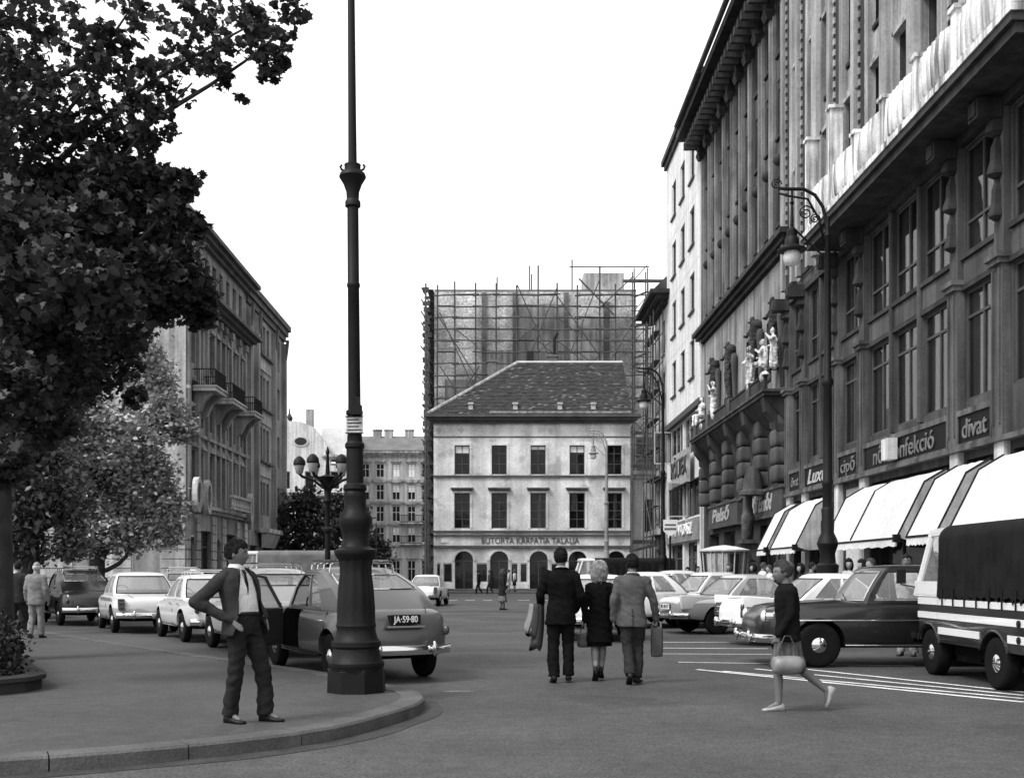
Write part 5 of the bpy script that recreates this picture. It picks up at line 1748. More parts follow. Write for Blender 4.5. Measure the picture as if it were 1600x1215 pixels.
    def loop(k, off=0.0):
        e = math.sin(math.pi * min(1, k))
        y0 = yb0 + (yr0 - yb0) * k - (0.16 if fast else 0.05) * e + off
        y1 = yb1 + (yr1 - yb1) * k + 0.05 * e - off
        w = wb + (wr - wb) * k + 0.035 * e - off
        z = zb + (zr - zb) * k
        zat = lambda y: (min(zb, cur(y, T) - 0.02) if fast else zb)
        P = [(f * w, y1 - bowf * abs(f) ** 2.6, z) for f in fx]
        P += [(w, (y1 - bowf) + ((y0 + bowr) - (y1 - bowf)) * f, z) for f in fs_[1:-1]]
        P += [(-f * w, y0 + bowr * abs(f) ** 2.6, z) for f in rx]
        P += [(-w, (y1 - bowf) + ((y0 + bowr) - (y1 - bowf)) * f, z) for f in fs_[-2:0:-1]]
        if fast:
            P = [(x, y, zat(y) + (zr - zat(y)) * k) for x, y, _ in P]
        return P
    nF, nS = len(fx) - 1, len(fs_) - 1
    kind = []
    for i in range(nF):
        kind.append('windscreen' if 0 < i < nF - 1 else '')
    for i in range(nS):
        kind.append({0: '', 1: 'side_window_R1', 2: 'side_window_R2'}[fglass[i]])
    for i in range(nF):
        kind.append('rear_window' if 0 < i < nF - 1 else '')
    for i in range(nS):
        kind.append({0: '', 1: 'side_window_L1', 2: 'side_window_L2'}[fglass[nS - 1 - i]])
    ks = [0.0, 0.1, 0.56 if fast else 0.3, 0.72 if fast else 0.65, 0.92, 1.0]
    loops = [loop(k) for k in ks]
    n = len(loops[0])
    shell = MB()
    vs = [p for lp in loops for p in lp]
    glass = {}
    fl = []
    for r in range(len(ks) - 1):
        for i in range(n):
            q = (r * n + i, r * n + (i + 1) % n, (r + 1) * n + (i + 1) % n, (r + 1) * n + i)
            g = kind[i]
            isg = g and 0 < r < len(ks) - 2
            if g == 'rear_window' and fast and r < 2:
                isg = False
            if isg:
                glass.setdefault(g, []).append(q)
            else:
                fl.append(q)
    top = len(vs) - n
    cxy = (0, (yr0 + yr1) / 2)
    for s, dz in ((0.93, 0.028), (0.75, 0.055), (0.45, 0.07), (0.15, 0.075)):
        o = len(vs)
        for p in loops[-1]:
            vs.append((cxy[0] + (p[0] - cxy[0]) * s, cxy[1] + (p[1] - cxy[1]) * s, zr + dz))
        for i in range(n):
            fl.append((top + i, top + (i + 1) % n, o + (i + 1) % n, o + i))
        top = o
    fl.append(tuple(range(top, top + n)))
    shell.add(vs, fl)
    me = evaluated(shell, [('SOLIDIFY', {'thickness': 0.03, 'offset': -1.0})], 'cabin')
    me.set_sharp_from_angle(angle=R(40))
    me.materials.clear()
    obj('cabin', me, paint(roof if roof is not None else body), t)
    for g, qs in glass.items():
        if door_open and g == 'side_window_L1':
            continue
        used = sorted({i for q in qs for i in q})
        rm = {a: j for j, a in enumerate(used)}
        pv = []
        for a in used:
            p = Vector(vs[a])
            d = Vector((p.x, p.y - cxy[1], 0))
            pv.append(p - d.normalized() * 0.014)
        gm_ = MB().add(pv, [tuple(rm[i] for i in q) for q in qs])
        w_ = obj(g.split('_R')[0].split('_L')[0], gm_, CGLASS, t, smooth=True)
        if g in ('windscreen', 'rear_window'):
            # rubber gasket round the pane
            xs_ = [p for p in pv]
            zlo, zhi = min(p.z for p in xs_), max(p.z for p in xs_)
            bot = sorted([p for p in xs_ if p.z < zlo + 1e-4], key=lambda p: p.x)
            tp = sorted([p for p in xs_ if p.z > zhi - 1e-4], key=lambda p: -p.x)
            mid = sorted([p for p in xs_ if zlo + 1e-3 < p.z < zhi - 1e-3], key=lambda p: p.z)
            rt = [p for p in mid if p.x == max(q.x for q in mid if abs(q.z - p.z) < 1e-4)] if mid else []
            lf = [p for p in mid if p.x == min(q.x for q in mid if abs(q.z - p.z) < 1e-4)] if mid else []
            path = bot + rt + tp + lf[::-1]
            path = [p + Vector((0, (0.022 if g == 'windscreen' else -0.022), 0.0)) for p in path]
            obj('gasket', MB().tube(path, 0.012, 6, closed=True), RUBBER if body > 0.15 else CHROME, w_)
    # --- interior
    obj('seat', MB().box(-hw * 0.78, hw * 0.78, yb1 - 1.35, yb1 - 0.75, 0.4, 0.62).box(-hw * 0.78, hw * 0.78, yb1 - 1.4, yb1 - 1.22, 0.6, 1.08), SEAT, t)
    obj('seat', MB().box(-hw * 0.75, hw * 0.75, yb0 + 0.45, yb0 + 0.9, 0.4, 0.62).box(-hw * 0.75, hw * 0.75, yb0 + 0.32, yb0 + 0.5, 0.6, 1.05), SEAT, t)
    obj('steering_wheel', MB().tube([(-0.36 + 0.19 * math.cos(a), yb1 - 0.58 + 0.06 * math.sin(a), belt + 0.04 + 0.18 * math.sin(a)) for a in np.linspace(0, 2 * math.pi, 20)[:-1]], 0.012, 6, closed=True), RUBBER, t)
    # --- wheels
    for ay in ax:
        for s in (-1, 1):
            x = s * (hw - 0.115)
            w = obj('wheel', WH_T, TYRE, t, loc=(x, ay, 0.335 * tyre_s), rot=(0, 0, 0 if s > 0 else math.pi), scale=(tyre_s,) * 3)
            obj('hubcap', WH_H, CHROME, w)
    # --- bumpers
    for sg, yy in ((-1, -h2 - 0.06), (1, h2 + 0.05)):
        pts = [(x * hw * 0.96, yy - sg * 0.26 * abs(x) ** 3, 0.46) for x in np.linspace(-1.0, 1.0, 15)]
        rings = []
        for (x, y, z) in pts:
            rings.append([(x, y + dy * sg, z + dz) for dy, dz in ((-0.03, -0.07), (0.025, -0.06), (0.045, -0.02), (0.045, 0.03), (0.02, 0.07), (-0.03, 0.07))])
        b_ = obj('bumper', MB().rings(rings), CHROME, t, smooth=True, sharp=40)
        for s in (-1, 1):
            obj('overrider', MB().ball((s * hw * 0.5, yy + sg * 0.05, 0.48), (0.035, 0.045, 0.11), 10, 7), CHROME, b_, smooth=True)
    # --- lamps, grille, plate
    for s in (-1, 1):
        hl = obj('headlight', MB().lathe([(0.115, -0.1), (0.115, 0.02), (0.1, 0.035)], 18, (s * hw * 0.7, h2 - 0.13, hood - 0.2), axis='y'), CHROME, t, smooth=True, sharp=30)
        obj('lens', MB().lathe([(0.098, 0.0), (0.09, 0.045), (0.05, 0.07), (0.005, 0.075)], 16, (s * hw * 0.7, h2 - 0.13, hood - 0.2), axis='y'), LAMPW, hl, smooth=True)
        if tail == 'round':
            obj('taillight', MB().ball((s * hw * 0.82, -h2 + 0.07, 0.72), (0.05, 0.06, 0.07), 10, 8), LAMPR, t, smooth=True)
        else:
            tl = obj('taillight', box_of(s * hw * 0.83 - 0.07, s * hw * 0.83 + 0.07, -h2 - 0.0, -h2 + 0.2, 0.6, 0.88), LAMPR, t)
            obj('chrome_divider', MB().box(s * hw * 0.83 - 0.075, s * hw * 0.83 + 0.075, -h2 - 0.006, -h2 + 0.2, 0.68, 0.695).box(s * hw * 0.83 - 0.075, s * hw * 0.83 + 0.075, -h2 - 0.006, -h2 + 0.2, 0.79, 0.805), CHROME, tl)
    gr = MB()
    for k in range(5):
        gr.tube([(x * hw * 0.5, h2 - 0.02 - 0.1 * x * x, 0.5 + k * 0.05) for x in np.linspace(-1, 1, 7)], 0.014, 6)
    obj('grille', gr, CHROME, t)
    if plate:
        pz = 0.2 if fast else 0.0
        pb = obj('number_plate', box_of(-0.22, 0.22, -h2 - 0.055, -h2 - 0.035, 0.62 + pz, 0.75 + pz), ENAMEL if plate_pale else SIGNB, t)
        me = text_mesh(plate, 0.125, 0.003, bold=0.002)
        obj('lettering', me, SIGNB if plate_pale else ENAMEL, pb, loc=(0, -h2 - 0.06, 0.685 + pz), scale=(0.82, 1, 1))
        obj('plate_lamp', box_of(-0.28, 0.28, -h2 - 0.07, -h2 + 0.1, 0.575 + pz, 0.6 + pz), CHROME, t)
        obj('plate_bracket', box_of(-0.2, 0.2, -h2 - 0.036, -h2 + 0.25, 0.63 + pz, 0.74 + pz), UNDER, t)
    sx_ = 0.56
    for s in (-1, 1):
        pth = [(s * sx_ * cur(y, Wd), y, cur(y, T) + 0.024) for y in np.linspace(yb0 + (0.08 if fast else -0.12), -h2 + 0.16, 7)]
        obj('boot_seam', MB().tube(pth, 0.006, 5), RUBBER, t)
        pth = [(s * sx_ * cur(y, Wd), y, cur(y, T) + 0.024) for y in np.linspace(yb1 + 0.08, h2 - 0.18, 8)]
        obj('bonnet_seam', MB().tube(pth, 0.006, 5), RUBBER, t)
    obj('boot_handle', MB().tube([(-0.06, -h2 + 0.01, 0.52), (-0.06, -h2 - 0.03, 0.52), (0.06, -h2 - 0.03, 0.52), (0.06, -h2 + 0.01, 0.52)], 0.013, 6), CHROME, t)
    # --- door seams and handles
    for s in (-1, 1):
        for dy in ((yb1 - 0.06, (yb1 + yb0) / 2 - 0.05 if not fast else yb1 - 0.98), ((yb1 + yb0) / 2 - 0.07 if not fast else yb1 - 1.0, max(yb0 + 0.25, ax[0] + 0.12))):
            if door_open and s < 0 and dy[0] == yb1 - 0.06:
                continue
            path = [(s * (surf_x(y, z) + 0.001), y, z) for y, z in ((dy[0], belt - 0.03), (dy[0], 0.7), (dy[0] - 0.02, sill + 0.08), (dy[1] + 0.05, sill + 0.08), (dy[1], 0.7), (dy[1], belt - 0.03))]
            obj('door_seam', MB().tube(path, 0.006, 5), RUBBER, t)
            hy = dy[1] + 0.15
            hx = surf_x(hy, 0.84)
            obj('door_handle', MB().tube([(s * hx, hy - 0.05, 0.84), (s * (hx + 0.03), hy - 0.05, 0.84), (s * (hx + 0.03), hy + 0.07, 0.84), (s * hx, hy + 0.07, 0.84)], 0.012, 6), CHROME, t)
        if strip:
            path = [(s * (surf_x(y, strip) + 0.006), y, strip) for y in np.linspace(-h2 + 0.5, h2 - 0.35, 16)]
            obj('chrome_strip', MB().tube(path, 0.014, 6), CHROME, t)
        obj('sill_strip', MB().tube([(s * (surf_x(y, sill + 0.06) + 0.004), y, sill + 0.06) for y in np.linspace(ax[0] + 0.42, ax[1] - 0.42, 8)], 0.012, 6), CHROME, t)
        if fins:
            pr = [(-h2 + 0.02, 0.62), (-h2 - 0.02, deck + fins), (-h2 + 0.12, deck + fins), (-h2 + 1.3, deck + 0.0), (-h2 + 1.3, 0.7)]
            obj('fin', evaluated(MB().prism(pr, s * hw * 0.86 - 0.045, s * hw * 0.86 + 0.045, 'x'), [('BEVEL', {'width': 0.03, 'segments': 3})], 'fin'), paint(body), t)
    obj('wiper', MB().tube([(-0.3, yb1 - 0.02, belt + 0.05), (0.1, yb1 - 0.1, belt + 0.14)], 0.008, 5), RUBBER, t)
    if checker:
        for s in (-1, 1):
            for k in range(20):
                y = -1.3 + k * 0.11
                x = surf_x(y, belt - 0.16) + 0.002
                obj('taxi_check', MB().box(s * x - 0.004, s * x + 0.004, y, y + 0.055, belt - 0.19 + 0.05 * (k % 2), belt - 0.14 + 0.05 * (k % 2)), SIGNB, t)
    if rack:
        rz = H + 0.09
        x0, y0, y1 = wr * 0.82, yr0 + 0.05, yr1 - 0.1
        rr = MB().tube([(-x0, y0 + 0.1, rz), (-x0 + 0.1, y0, rz), (x0 - 0.1, y0, rz), (x0, y0 + 0.1, rz), (x0, y1 - 0.1, rz), (x0 - 0.1, y1, rz), (-x0 + 0.1, y1, rz), (-x0, y1 - 0.1, rz)], 0.014, 6, closed=True)
        rk = obj('roof_rack', rr, CHROME, t)
        for f in (0.08, 0.36, 0.64, 0.92):
            y = y0 + (y1 - y0) * f
            obj('crossbar', MB().tube([(-x0 - 0.02, y, H - 0.09), (-x0, y, rz - 0.06), (-x0 + 0.05, y, H + 0.05), (x0 - 0.05, y, H + 0.05), (x0, y, rz - 0.06), (x0 + 0.02, y, H - 0.09)], 0.012, 6), CHROME, rk)
    if door_open:
        # the driver's door swung out on its front hinge
        D = MB()
        ln = dy1 - dy0 - 0.02
        D.prism([(0, sill + 0.1), (-ln, sill + 0.1), (-ln - 0.0, belt - 0.02), (0, belt - 0.02)], -0.05, 0.05, 'x')
        dm = evaluated(D, [('BEVEL', {'width': 0.035, 'segments': 3})], 'door')
        dm.set_sharp_from_angle(angle=R(40))
        d = obj('door', dm, paint(body), t, loc=(-hw + 0.02, dy1, 0), rot=(0, 0, -R(72)))
        zt = H - 0.16
        fr_ = MB().tube([(0.0, -0.02, belt - 0.03), (0.05, -0.36, zt), (0.05, -0.5, zt + 0.02), (0.04, -ln + 0.04, zt - 0.01), (0.0, -ln + 0.02, belt - 0.03)], 0.028, 8)
        obj('window_frame', fr_, paint(body), d)
        obj('window_pane', MB().prism([(-0.06, belt - 0.03), (-0.37, zt - 0.02), (-ln + 0.05, zt - 0.03), (-ln + 0.04, belt - 0.03)], 0.016, 0.022, 'x'), CGLASS, d)
        obj('door_card', box_of(0.051, 0.065, -ln + 0.03, -0.03, sill + 0.13, belt - 0.04), mat('door_trim', 0.012, rough=0.7), d)
        obj('inner_handle', MB().tube([(0.07, -0.5, 0.8), (0.1, -0.5, 0.8), (0.1, -0.62, 0.82)], 0.012, 6), CHROME, d)
        obj('outer_handle', MB().tube([(-0.05, -ln + 0.1, 0.84), (-0.09, -ln + 0.1, 0.84), (-0.09, -ln + 0.22, 0.84), (-0.05, -ln + 0.22, 0.84)], 0.012, 6), CHROME, d)
    return t


POB = dict(L=4.5, W_=1.62, H=1.62, belt=1.0, hood=0.98, cab=(-2.06, 0.92, -0.75, 0.42), wr=0.6, fast=True, split=(0.04, 0.40, 0.44, 0.66), axles=(-1.33, 1.35))
SED = dict(L=4.5, W_=1.7, H=1.56, belt=0.98, hood=0.95, deck=0.92, cab=(-1.42, 0.85, -0.85, 0.35), wr=0.6, axles=(-1.25, 1.3))
TX = 'taxi rank along the kerb'
# the taxi rank on the left, nose to tail
car('taxi', 'grey fastback taxi with driver door open and dark number plate beside the big lamp post', (-2.36, 16.95, 0), 28, body=0.06, plate='JA·59·80', door_open=True, rack=True, group=TX, **POB)
car('taxi', 'pale fastback taxi with roof rack directly ahead of the grey open-door taxi', (-4.6, 21.5, 0), 30, body=0.48, rack=True, group=TX, **POB)
car('taxi', 'two-tone cream and grey taxi half hidden by the man with hands on hips', (-6.9, 25.4, 0), 29, body=0.4, roof=0.62, lower=0.52, zline=0.66, rack=True, group=TX, L=4.3, W_=1.6, H=1.5, belt=0.96, hood=0.9, deck=0.9,
    cab=(-1.35, 0.8, -0.8, 0.3), wr=0.56, axles=(-1.15, 1.25))
car('taxi', 'white taxi with large wrapped rear window and square tail lamps, checked band', (-9.75, 29.3, 0), 27, body=0.58, tail='square', checker=True, lower=0.36, zline=0.62, group=TX, **SED)
car('taxi', 'black taxi with its door open near the two walking men at far left', (-12.9, 33.2, 0), 32, body=0.02, door_open=True, rack=True, group=TX, **POB)
car('taxi', 'pale taxi with roof rack, farthest left behind the walking men', (-16.6, 37.5, 0), 34, body=0.6, rack=True, group=TX, **POB)
car('taxi', 'pale taxi seen past the black open-door taxi under the shaded trees', (-10.6, 36.5, 0), 20, body=0.5, rack=True, group=TX, **POB)
# the small white car driving off
car('small_car', 'small white car driving away left of the old house arches', (-3.35, 51.6, 0), -6, L=4.0, W_=1.55, H=1.45, belt=0.92, hood=0.86, deck=0.9, cab=(-1.2, 0.75, -0.75, 0.25), wr=0.55, body=0.76, axles=(-1.1, 1.15), plate=None, tail='square')
# cars parked on the right, noses or tails towards the square
RG = 'cars parked along the right side of the square'
car('parked_car', 'big black saloon with chrome strip parked broadside beside the striped truck', (6.55, 18.35, 0), 91, L=4.72, W_=1.75, H=1.66, belt=1.05, hood=1.02, deck=0.97, cab=(-1.7, 0.84, -1.1, 0.46), wr=0.62, body=0.012, strip=0.76, sill=0.3,
    axles=(-1.5, 1.42), group=RG, tyre_s=1.08)
car('parked_car', 'white finned saloon with tall square tail lamps behind the walking woman', (7.15, 23.6, 0), -80, L=4.6, W_=1.75, H=1.52, belt=0.97, hood=0.94, deck=0.97, cab=(-1.25, 1.0, -0.55, 0.45), wr=0.62, body=0.78, fins=0.08, tail='square', group=RG, axles=(-1.3, 1.4))
car('parked_car', 'two-tone grey saloon with chrome bumper between the white finned car and the darker row', (6.4, 28.1, 0), -72, L=4.6, W_=1.72, H=1.5, belt=0.95, hood=0.92, deck=0.93, cab=(-1.2, 0.95, -0.6, 0.4), wr=0.6, body=0.5, lower=0.2, zline=0.78, roof=0.4, fins=0.05, group=RG, plate='BC·42·17', plate_pale=True, axles=(-1.3, 1.35))
car('parked_car', 'light grey saloon showing its dark radiator grille, next beyond the two-tone saloon', (6.2, 32.6, 0), 108, body=0.42, group=RG, roof=0.6, **SED)
car('parked_car', 'pale round-roofed car far along the parked row, its bonnet over a dark grille', (5.9, 37.0, 0), 104, body=0.6, group=RG, **POB)
car('parked_car', 'white saloon farthest along the row, near the kiosk', (6.3, 41.5, 0), 104, body=0.76, group=RG, **SED)
car('parked_car', 'white hatch-tailed car with pale plate seen between the three walkers', (2.3, 25.9, 0), -2, L=4.1, W_=1.6, H=1.5, belt=0.95, hood=0.9, deck=0.92, cab=(-1.75, 0.75, -1.35, 0.25), wr=0.56, body=0.72, plate='CF·30·62', plate_pale=True, group=RG, axles=(-1.2, 1.2))
car('parked_car', 'pale car whose roof shows behind the grey-jacketed man', (3.9, 30.5, 0), 96, body=0.7, group=RG, **SED)

# ------------------------------------------------------------------ trucks
TARP = mat('tarpaulin', 0.013, spec=0.08, rough=0.9, var=0.3, scale=2.5, bump=0.5, bscale=6)
TARPG = mat('tarpaulin_grey', 0.14, rough=0.85, var=0.25, scale=2, bump=0.4, bscale=6)
TDARK = paint(0.014)
TWHITE = paint(0.72)


def tarp_mesh(x0, x1, y0, y1, z0, z1, r=0.22, fold=0.035, nf=60, scallop=0.05):
    """canvas tilt over hoops: rounded arch section, hanging folds and scalloped hem"""
    arch = []
    n = 8
    arch.append((x0, z0))
    for k in range(6):
        arch.append((x0 - 0.0, z0 + (z1 - r - z0) * (k + 1) / 6))
    for k in range(1, n + 1):
        a = math.pi / 2 * k / n
        arch.append((x0 + r - r * math.cos(a), z1 - r + r * math.sin(a)))
    m2 = [(x0 + x1 - x, z) for x, z in arch[::-1]]
    arch = arch + [((x0 + x1) / 2, z1 + 0.03)] + m2
    secs = []
    for j in range(nf + 1):
        y = y0 + (y1 - y0) * j / nf
        s = []
        for (x, z) in arch:
            low_ = max(0.0, min(1.0, (z1 - r - z) / (z1 - r - z0)))
            f = fold * (math.sin(j * 1.3) + 0.6 * math.sin(j * 2.9 + 1)) * low_
            zz = z + (scallop * math.cos(j * math.pi / 2.5) if abs(z - z0) < 1e-6 else 0)
            s.append((x + (-f if x < (x0 + x1) / 2 else f), y, zz))
        secs.append(s)
    mb = MB()
    nn = len(arch)
    vs = [p for s in secs for p in s]
    fs = []
    for j in range(nf):
        for k in range(nn - 1):
            a = j * nn + k
            fs.append((a, a + 1, a + nn + 1, a + nn))
    fs.append(tuple(range(nn)))
    fs.append(tuple(range(nf * nn, nf * nn + nn))[::-1])
    return mb.add(vs, fs)


def truck(label, loc, heading, stripes=True, L=4.0, W_=1.75, H=2.2, cabm=None, tarpm=None):
    t = thing('tarpaulin_truck', label, 'truck', loc, R(heading))
    hw = W_ / 2
    cab0 = L / 2 - 0.95
    cabm = cabm or TWHITE
    body = TDARK if stripes else cabm
    secs = [[(sx * w, y, z) for sx, z in ((-1, 0.5), (1, 0.5), (1, 1.18), (-1, 1.18))] for y, w in ((-L / 2, hw), (cab0 + 0.35, hw), (L / 2 - 0.12, hw * 0.96), (L / 2, hw * 0.86))]
    cut = MB()
    ax = (-L / 2 + 0.86, L / 2 - 0.6)
    for ay in ax:
        for s in (-1, 1):
            cut.lathe([(0.42, s * hw - 0.35), (0.42, s * hw + 0.35)], 20, (0, ay, 0.34), axis='x')
    me = evaluated(MB().rings(secs), [('BEVEL', {'width': 0.04, 'segments': 2}), ('BOOLEAN', {'object': cut, 'operation': 'DIFFERENCE'})], 'body')
    me.materials.clear()
    me.set_sharp_from_angle(angle=R(35))
    obj('body', me, body, t)
    obj('chassis', box_of(-hw + 0.25, hw - 0.25, -L / 2 + 0.1, L / 2 - 0.1, 0.32, 0.5), UNDER, t)
    if stripes:
        for z0, z1 in ((1.055, 1.145), (0.85, 0.945), (0.635, 0.735)):
            for s in (-1, 1):
                gaps = [(-L / 2 + 0.02, cab0 - 0.01), (cab0 + 0.01, L / 2 - 0.2)]
                if z1 < 0.75:
                    gaps = [(-L / 2 + 0.02, ax[0] - 0.4), (ax[0] + 0.42, cab0 - 0.01), (cab0 + 0.01, ax[1] - 0.4)]
                for a, b in gaps:
                    if b > a:
                        obj('white_stripe', box_of(s * hw - 0.012, s * hw + 0.012, a, b, z0, z1), TWHITE, t)
        for z in (0.89, 0.685):
            for s in (-1, 1):
                obj('marker_lamp', MB().lathe([(0.045, -0.03), (0.045, 0.02), (0.02, 0.03)] if s > 0 else [(0.02, -0.03), (0.045, -0.02), (0.045, 0.03)], 12, (s * (hw + 0.01), -L / 2 + 0.14, z), axis='x'), RUBBER, t)
    # cab: pillars and panes
    zt = H - 0.12
    cabv = MB()
    y0, y1, yt = cab0, L / 2 - 0.06, L / 2 - 0.36
    fwid = 0.06
    P = {'bl': (-hw + 0.02, y1, 1.18), 'br': (hw - 0.02, y1, 1.18), 'tl': (-hw + 0.14, yt, zt), 'tr': (hw - 0.14, yt, zt), 'Bl': (-hw + 0.02, y0, 1.18), 'Br': (hw - 0.02, y0, 1.18), 'Tl': (-hw + 0.12, y0, zt), 'Tr': (hw - 0.12, y0, zt)}
    for a, b in (('bl', 'tl'), ('br', 'tr'), ('Bl', 'Tl'), ('Br', 'Tr')):
        cabv.tube([P[a], P[b]], 0.045, 6)
    cabv.tube([P['bl'], P['br']], 0.04, 6)
    cabv.tube([P['Bl'], P['bl']], 0.04, 6).tube([P['Br'], P['br']], 0.04, 6)
    cb = obj('cab_frame', cabv, cabm, t)
    if stripes:
        for s in (-1, 1):
            obj('cab_panel', MB().prism([(y0, 1.2), (y1, 1.2), (y1 - 0.04, 1.4), (y0, 1.4)], s * (hw - 0.0) - 0.02, s * (hw - 0.0) + 0.004, 'x'), cabm, t)
    rf = MB().rings([[(x * f, yy + dy, zt + z) for x, yy in ((-hw + 0.12, y0 - 0.02), (hw - 0.12, y0 - 0.02), (hw - 0.16, yt + 0.1), (-hw + 0.16, yt + 0.1))] for f, z, dy in ((1.05, 0.0, 0.0), (1.05, 0.06, 0.0), (0.9, 0.12, -0.03), (0.6, 0.14, -0.05))])
    obj('cab_roof', rf, cabm, t, smooth=True, sharp=40)
    zs0 = 1.4 if stripes else 1.2
    for nm, q in (('windscreen', ('bl', 'br', 'tr', 'tl')), ('side_window', ('Bl', 'bl', 'tl', 'Tl')), ('side_window', ('Br', 'br', 'tr', 'Tr')), ('rear_window', ('Bl', 'Br', 'Tr', 'Tl'))):
        obj(nm, MB().add([P[k] for k in q], [(0, 1, 2, 3)]), CGLASS, t)
    obj('seat', MB().box(-hw + 0.15, hw - 0.15, y0 + 0.05, y0 + 0.45, 0.8, 1.15).box(-hw + 0.15, hw - 0.15, y0 + 0.03, y0 + 0.16, 1.15, 1.6), SEAT, t)
    obj('steering_wheel', MB().tube([(-0.4 + 0.2 * math.cos(a), y1 - 0.45 + 0.12 * math.sin(a), 1.25 + 0.12 * math.sin(a)) for a in np.linspace(0, 2 * math.pi, 20)[:-1]], 0.012, 6, closed=True), RUBBER, t)
    obj('mirror', MB().tube([(-hw, y1 - 0.05, 1.3), (-hw - 0.2, y1 + 0.05, 1.35), (-hw - 0.2, y1 + 0.05, 1.5)], 0.012, 6).box(-hw - 0.27, -hw - 0.13, y1 + 0.03, y1 + 0.06, 1.36, 1.58), RUBBER, t)
    obj('tarpaulin', tarp_mesh(-hw - 0.01, hw + 0.01, -L / 2 - 0.02, cab0 - 0.03, 1.16, H + 0.02), tarpm or TARP, t, smooth=True, sharp=50)
    for k in range(7):
        y = -L / 2 + 0.2 + k * (cab0 + L / 2 - 0.4) / 6
        for s in (-1, 1):
            obj('tie_strap', MB().tube([(s * (hw + 0.03), y, 1.3), (s * (hw + 0.03), y, 1.05)], 0.012, 5), RUBBER, t)
    for ay in ax:
        for s in (-1, 1):
            w = obj('wheel', WH_T, TYRE, t, loc=(s * (hw - 0.12), ay, 0.345), rot=(0, 0, 0 if s > 0 else math.pi), scale=(1.25, 1.04, 1.04))
            obj('hubcap', WH_H, CHROME, w)
            obj('arch_lip', MB().tube([(s * (hw + 0.005), ay + 0.43 * math.cos(a), 0.34 + 0.43 * math.sin(a)) for a in np.linspace(0.38, math.pi - 0.38, 12)], 0.018, 6), body, t)
    obj('rear_bumper', box_of(-hw, hw, -L / 2 - 0.12, -L / 2 - 0.04, 0.48, 0.6), UNDER, t)
    obj('number_board', box_of(-hw - 0.05, -hw + 0.5, -L / 2 - 0.2, -L / 2 - 0.125, 0.2, 0.62), ENAMEL, t)
    obj('front_bumper', box_of(-hw, hw, L / 2 + 0.02, L / 2 + 0.1, 0.45, 0.6), CHROME, t)
    for s in (-1, 1):
        obj('headlight', MB().lathe([(0.1, -0.05), (0.11, 0.03), (0.06, 0.07), (0.01, 0.08)], 14, (s * hw * 0.65, L / 2, 0.85), axis='y'), LAMPW, t, smooth=True)
    return t


truck('small truck with black tarpaulin and white-striped dark sides at the right edge', (7.32, 15.12, 0), 0.0, True, L=3.6, W_=1.75, H=2.2)
truck('white-cabbed truck with grey tarpaulin crossing behind the taxi roofs', (-8.6, 47.0, 0), 88, False, 5.2, 1.9, 2.45, tarpm=TARPG)
truck('pale-cabbed truck with black tarpaulin crossing behind the three walkers', (6.3, 55.5, 0), 92, False, 5.0, 1.9, 2.25)

# ================================================================== people
SKIN = mat('skin', 0.26, rough=0.55, spec=0.35, var=0.1, scale=6, fine=0.05)
SKIND = mat('skin_tanned', 0.13, rough=0.55, spec=0.35, var=0.1, scale=6, fine=0.05)
STOCK = mat('stockings', 0.16, rough=0.5, var=0.1)
HAIRD = mat('dark_hair', 0.01, rough=0.6, spec=0.15, var=0.35, scale=14, fine=0.4, bump=0.6, bscale=90)
HAIRB = mat('blond_hair', 0.36, rough=0.55, spec=0.3, var=0.6, scale=16, fine=0.5, bump=0.6, bscale=90)
HAIRM = mat('brown_hair', 0.05, rough=0.6, spec=0.2, var=0.35, scale=12, fine=0.4, bump=0.6, bscale=90)


def cloth(v, name=None, **kw):
    return mat(name or 'cloth_%03d' % int(v * 1000), v, rough=0.95, spec=0.06, var=0.18, scale=5, fine=0.18, bump=0.25, bscale=160, **kw)


SHOE = mat('shoe_leather', 0.012, rough=0.45, spec=0.2, var=0.2)
SHOEP = mat('pale_shoe_leather', 0.28, rough=0.45, spec=0.4, var=0.15)


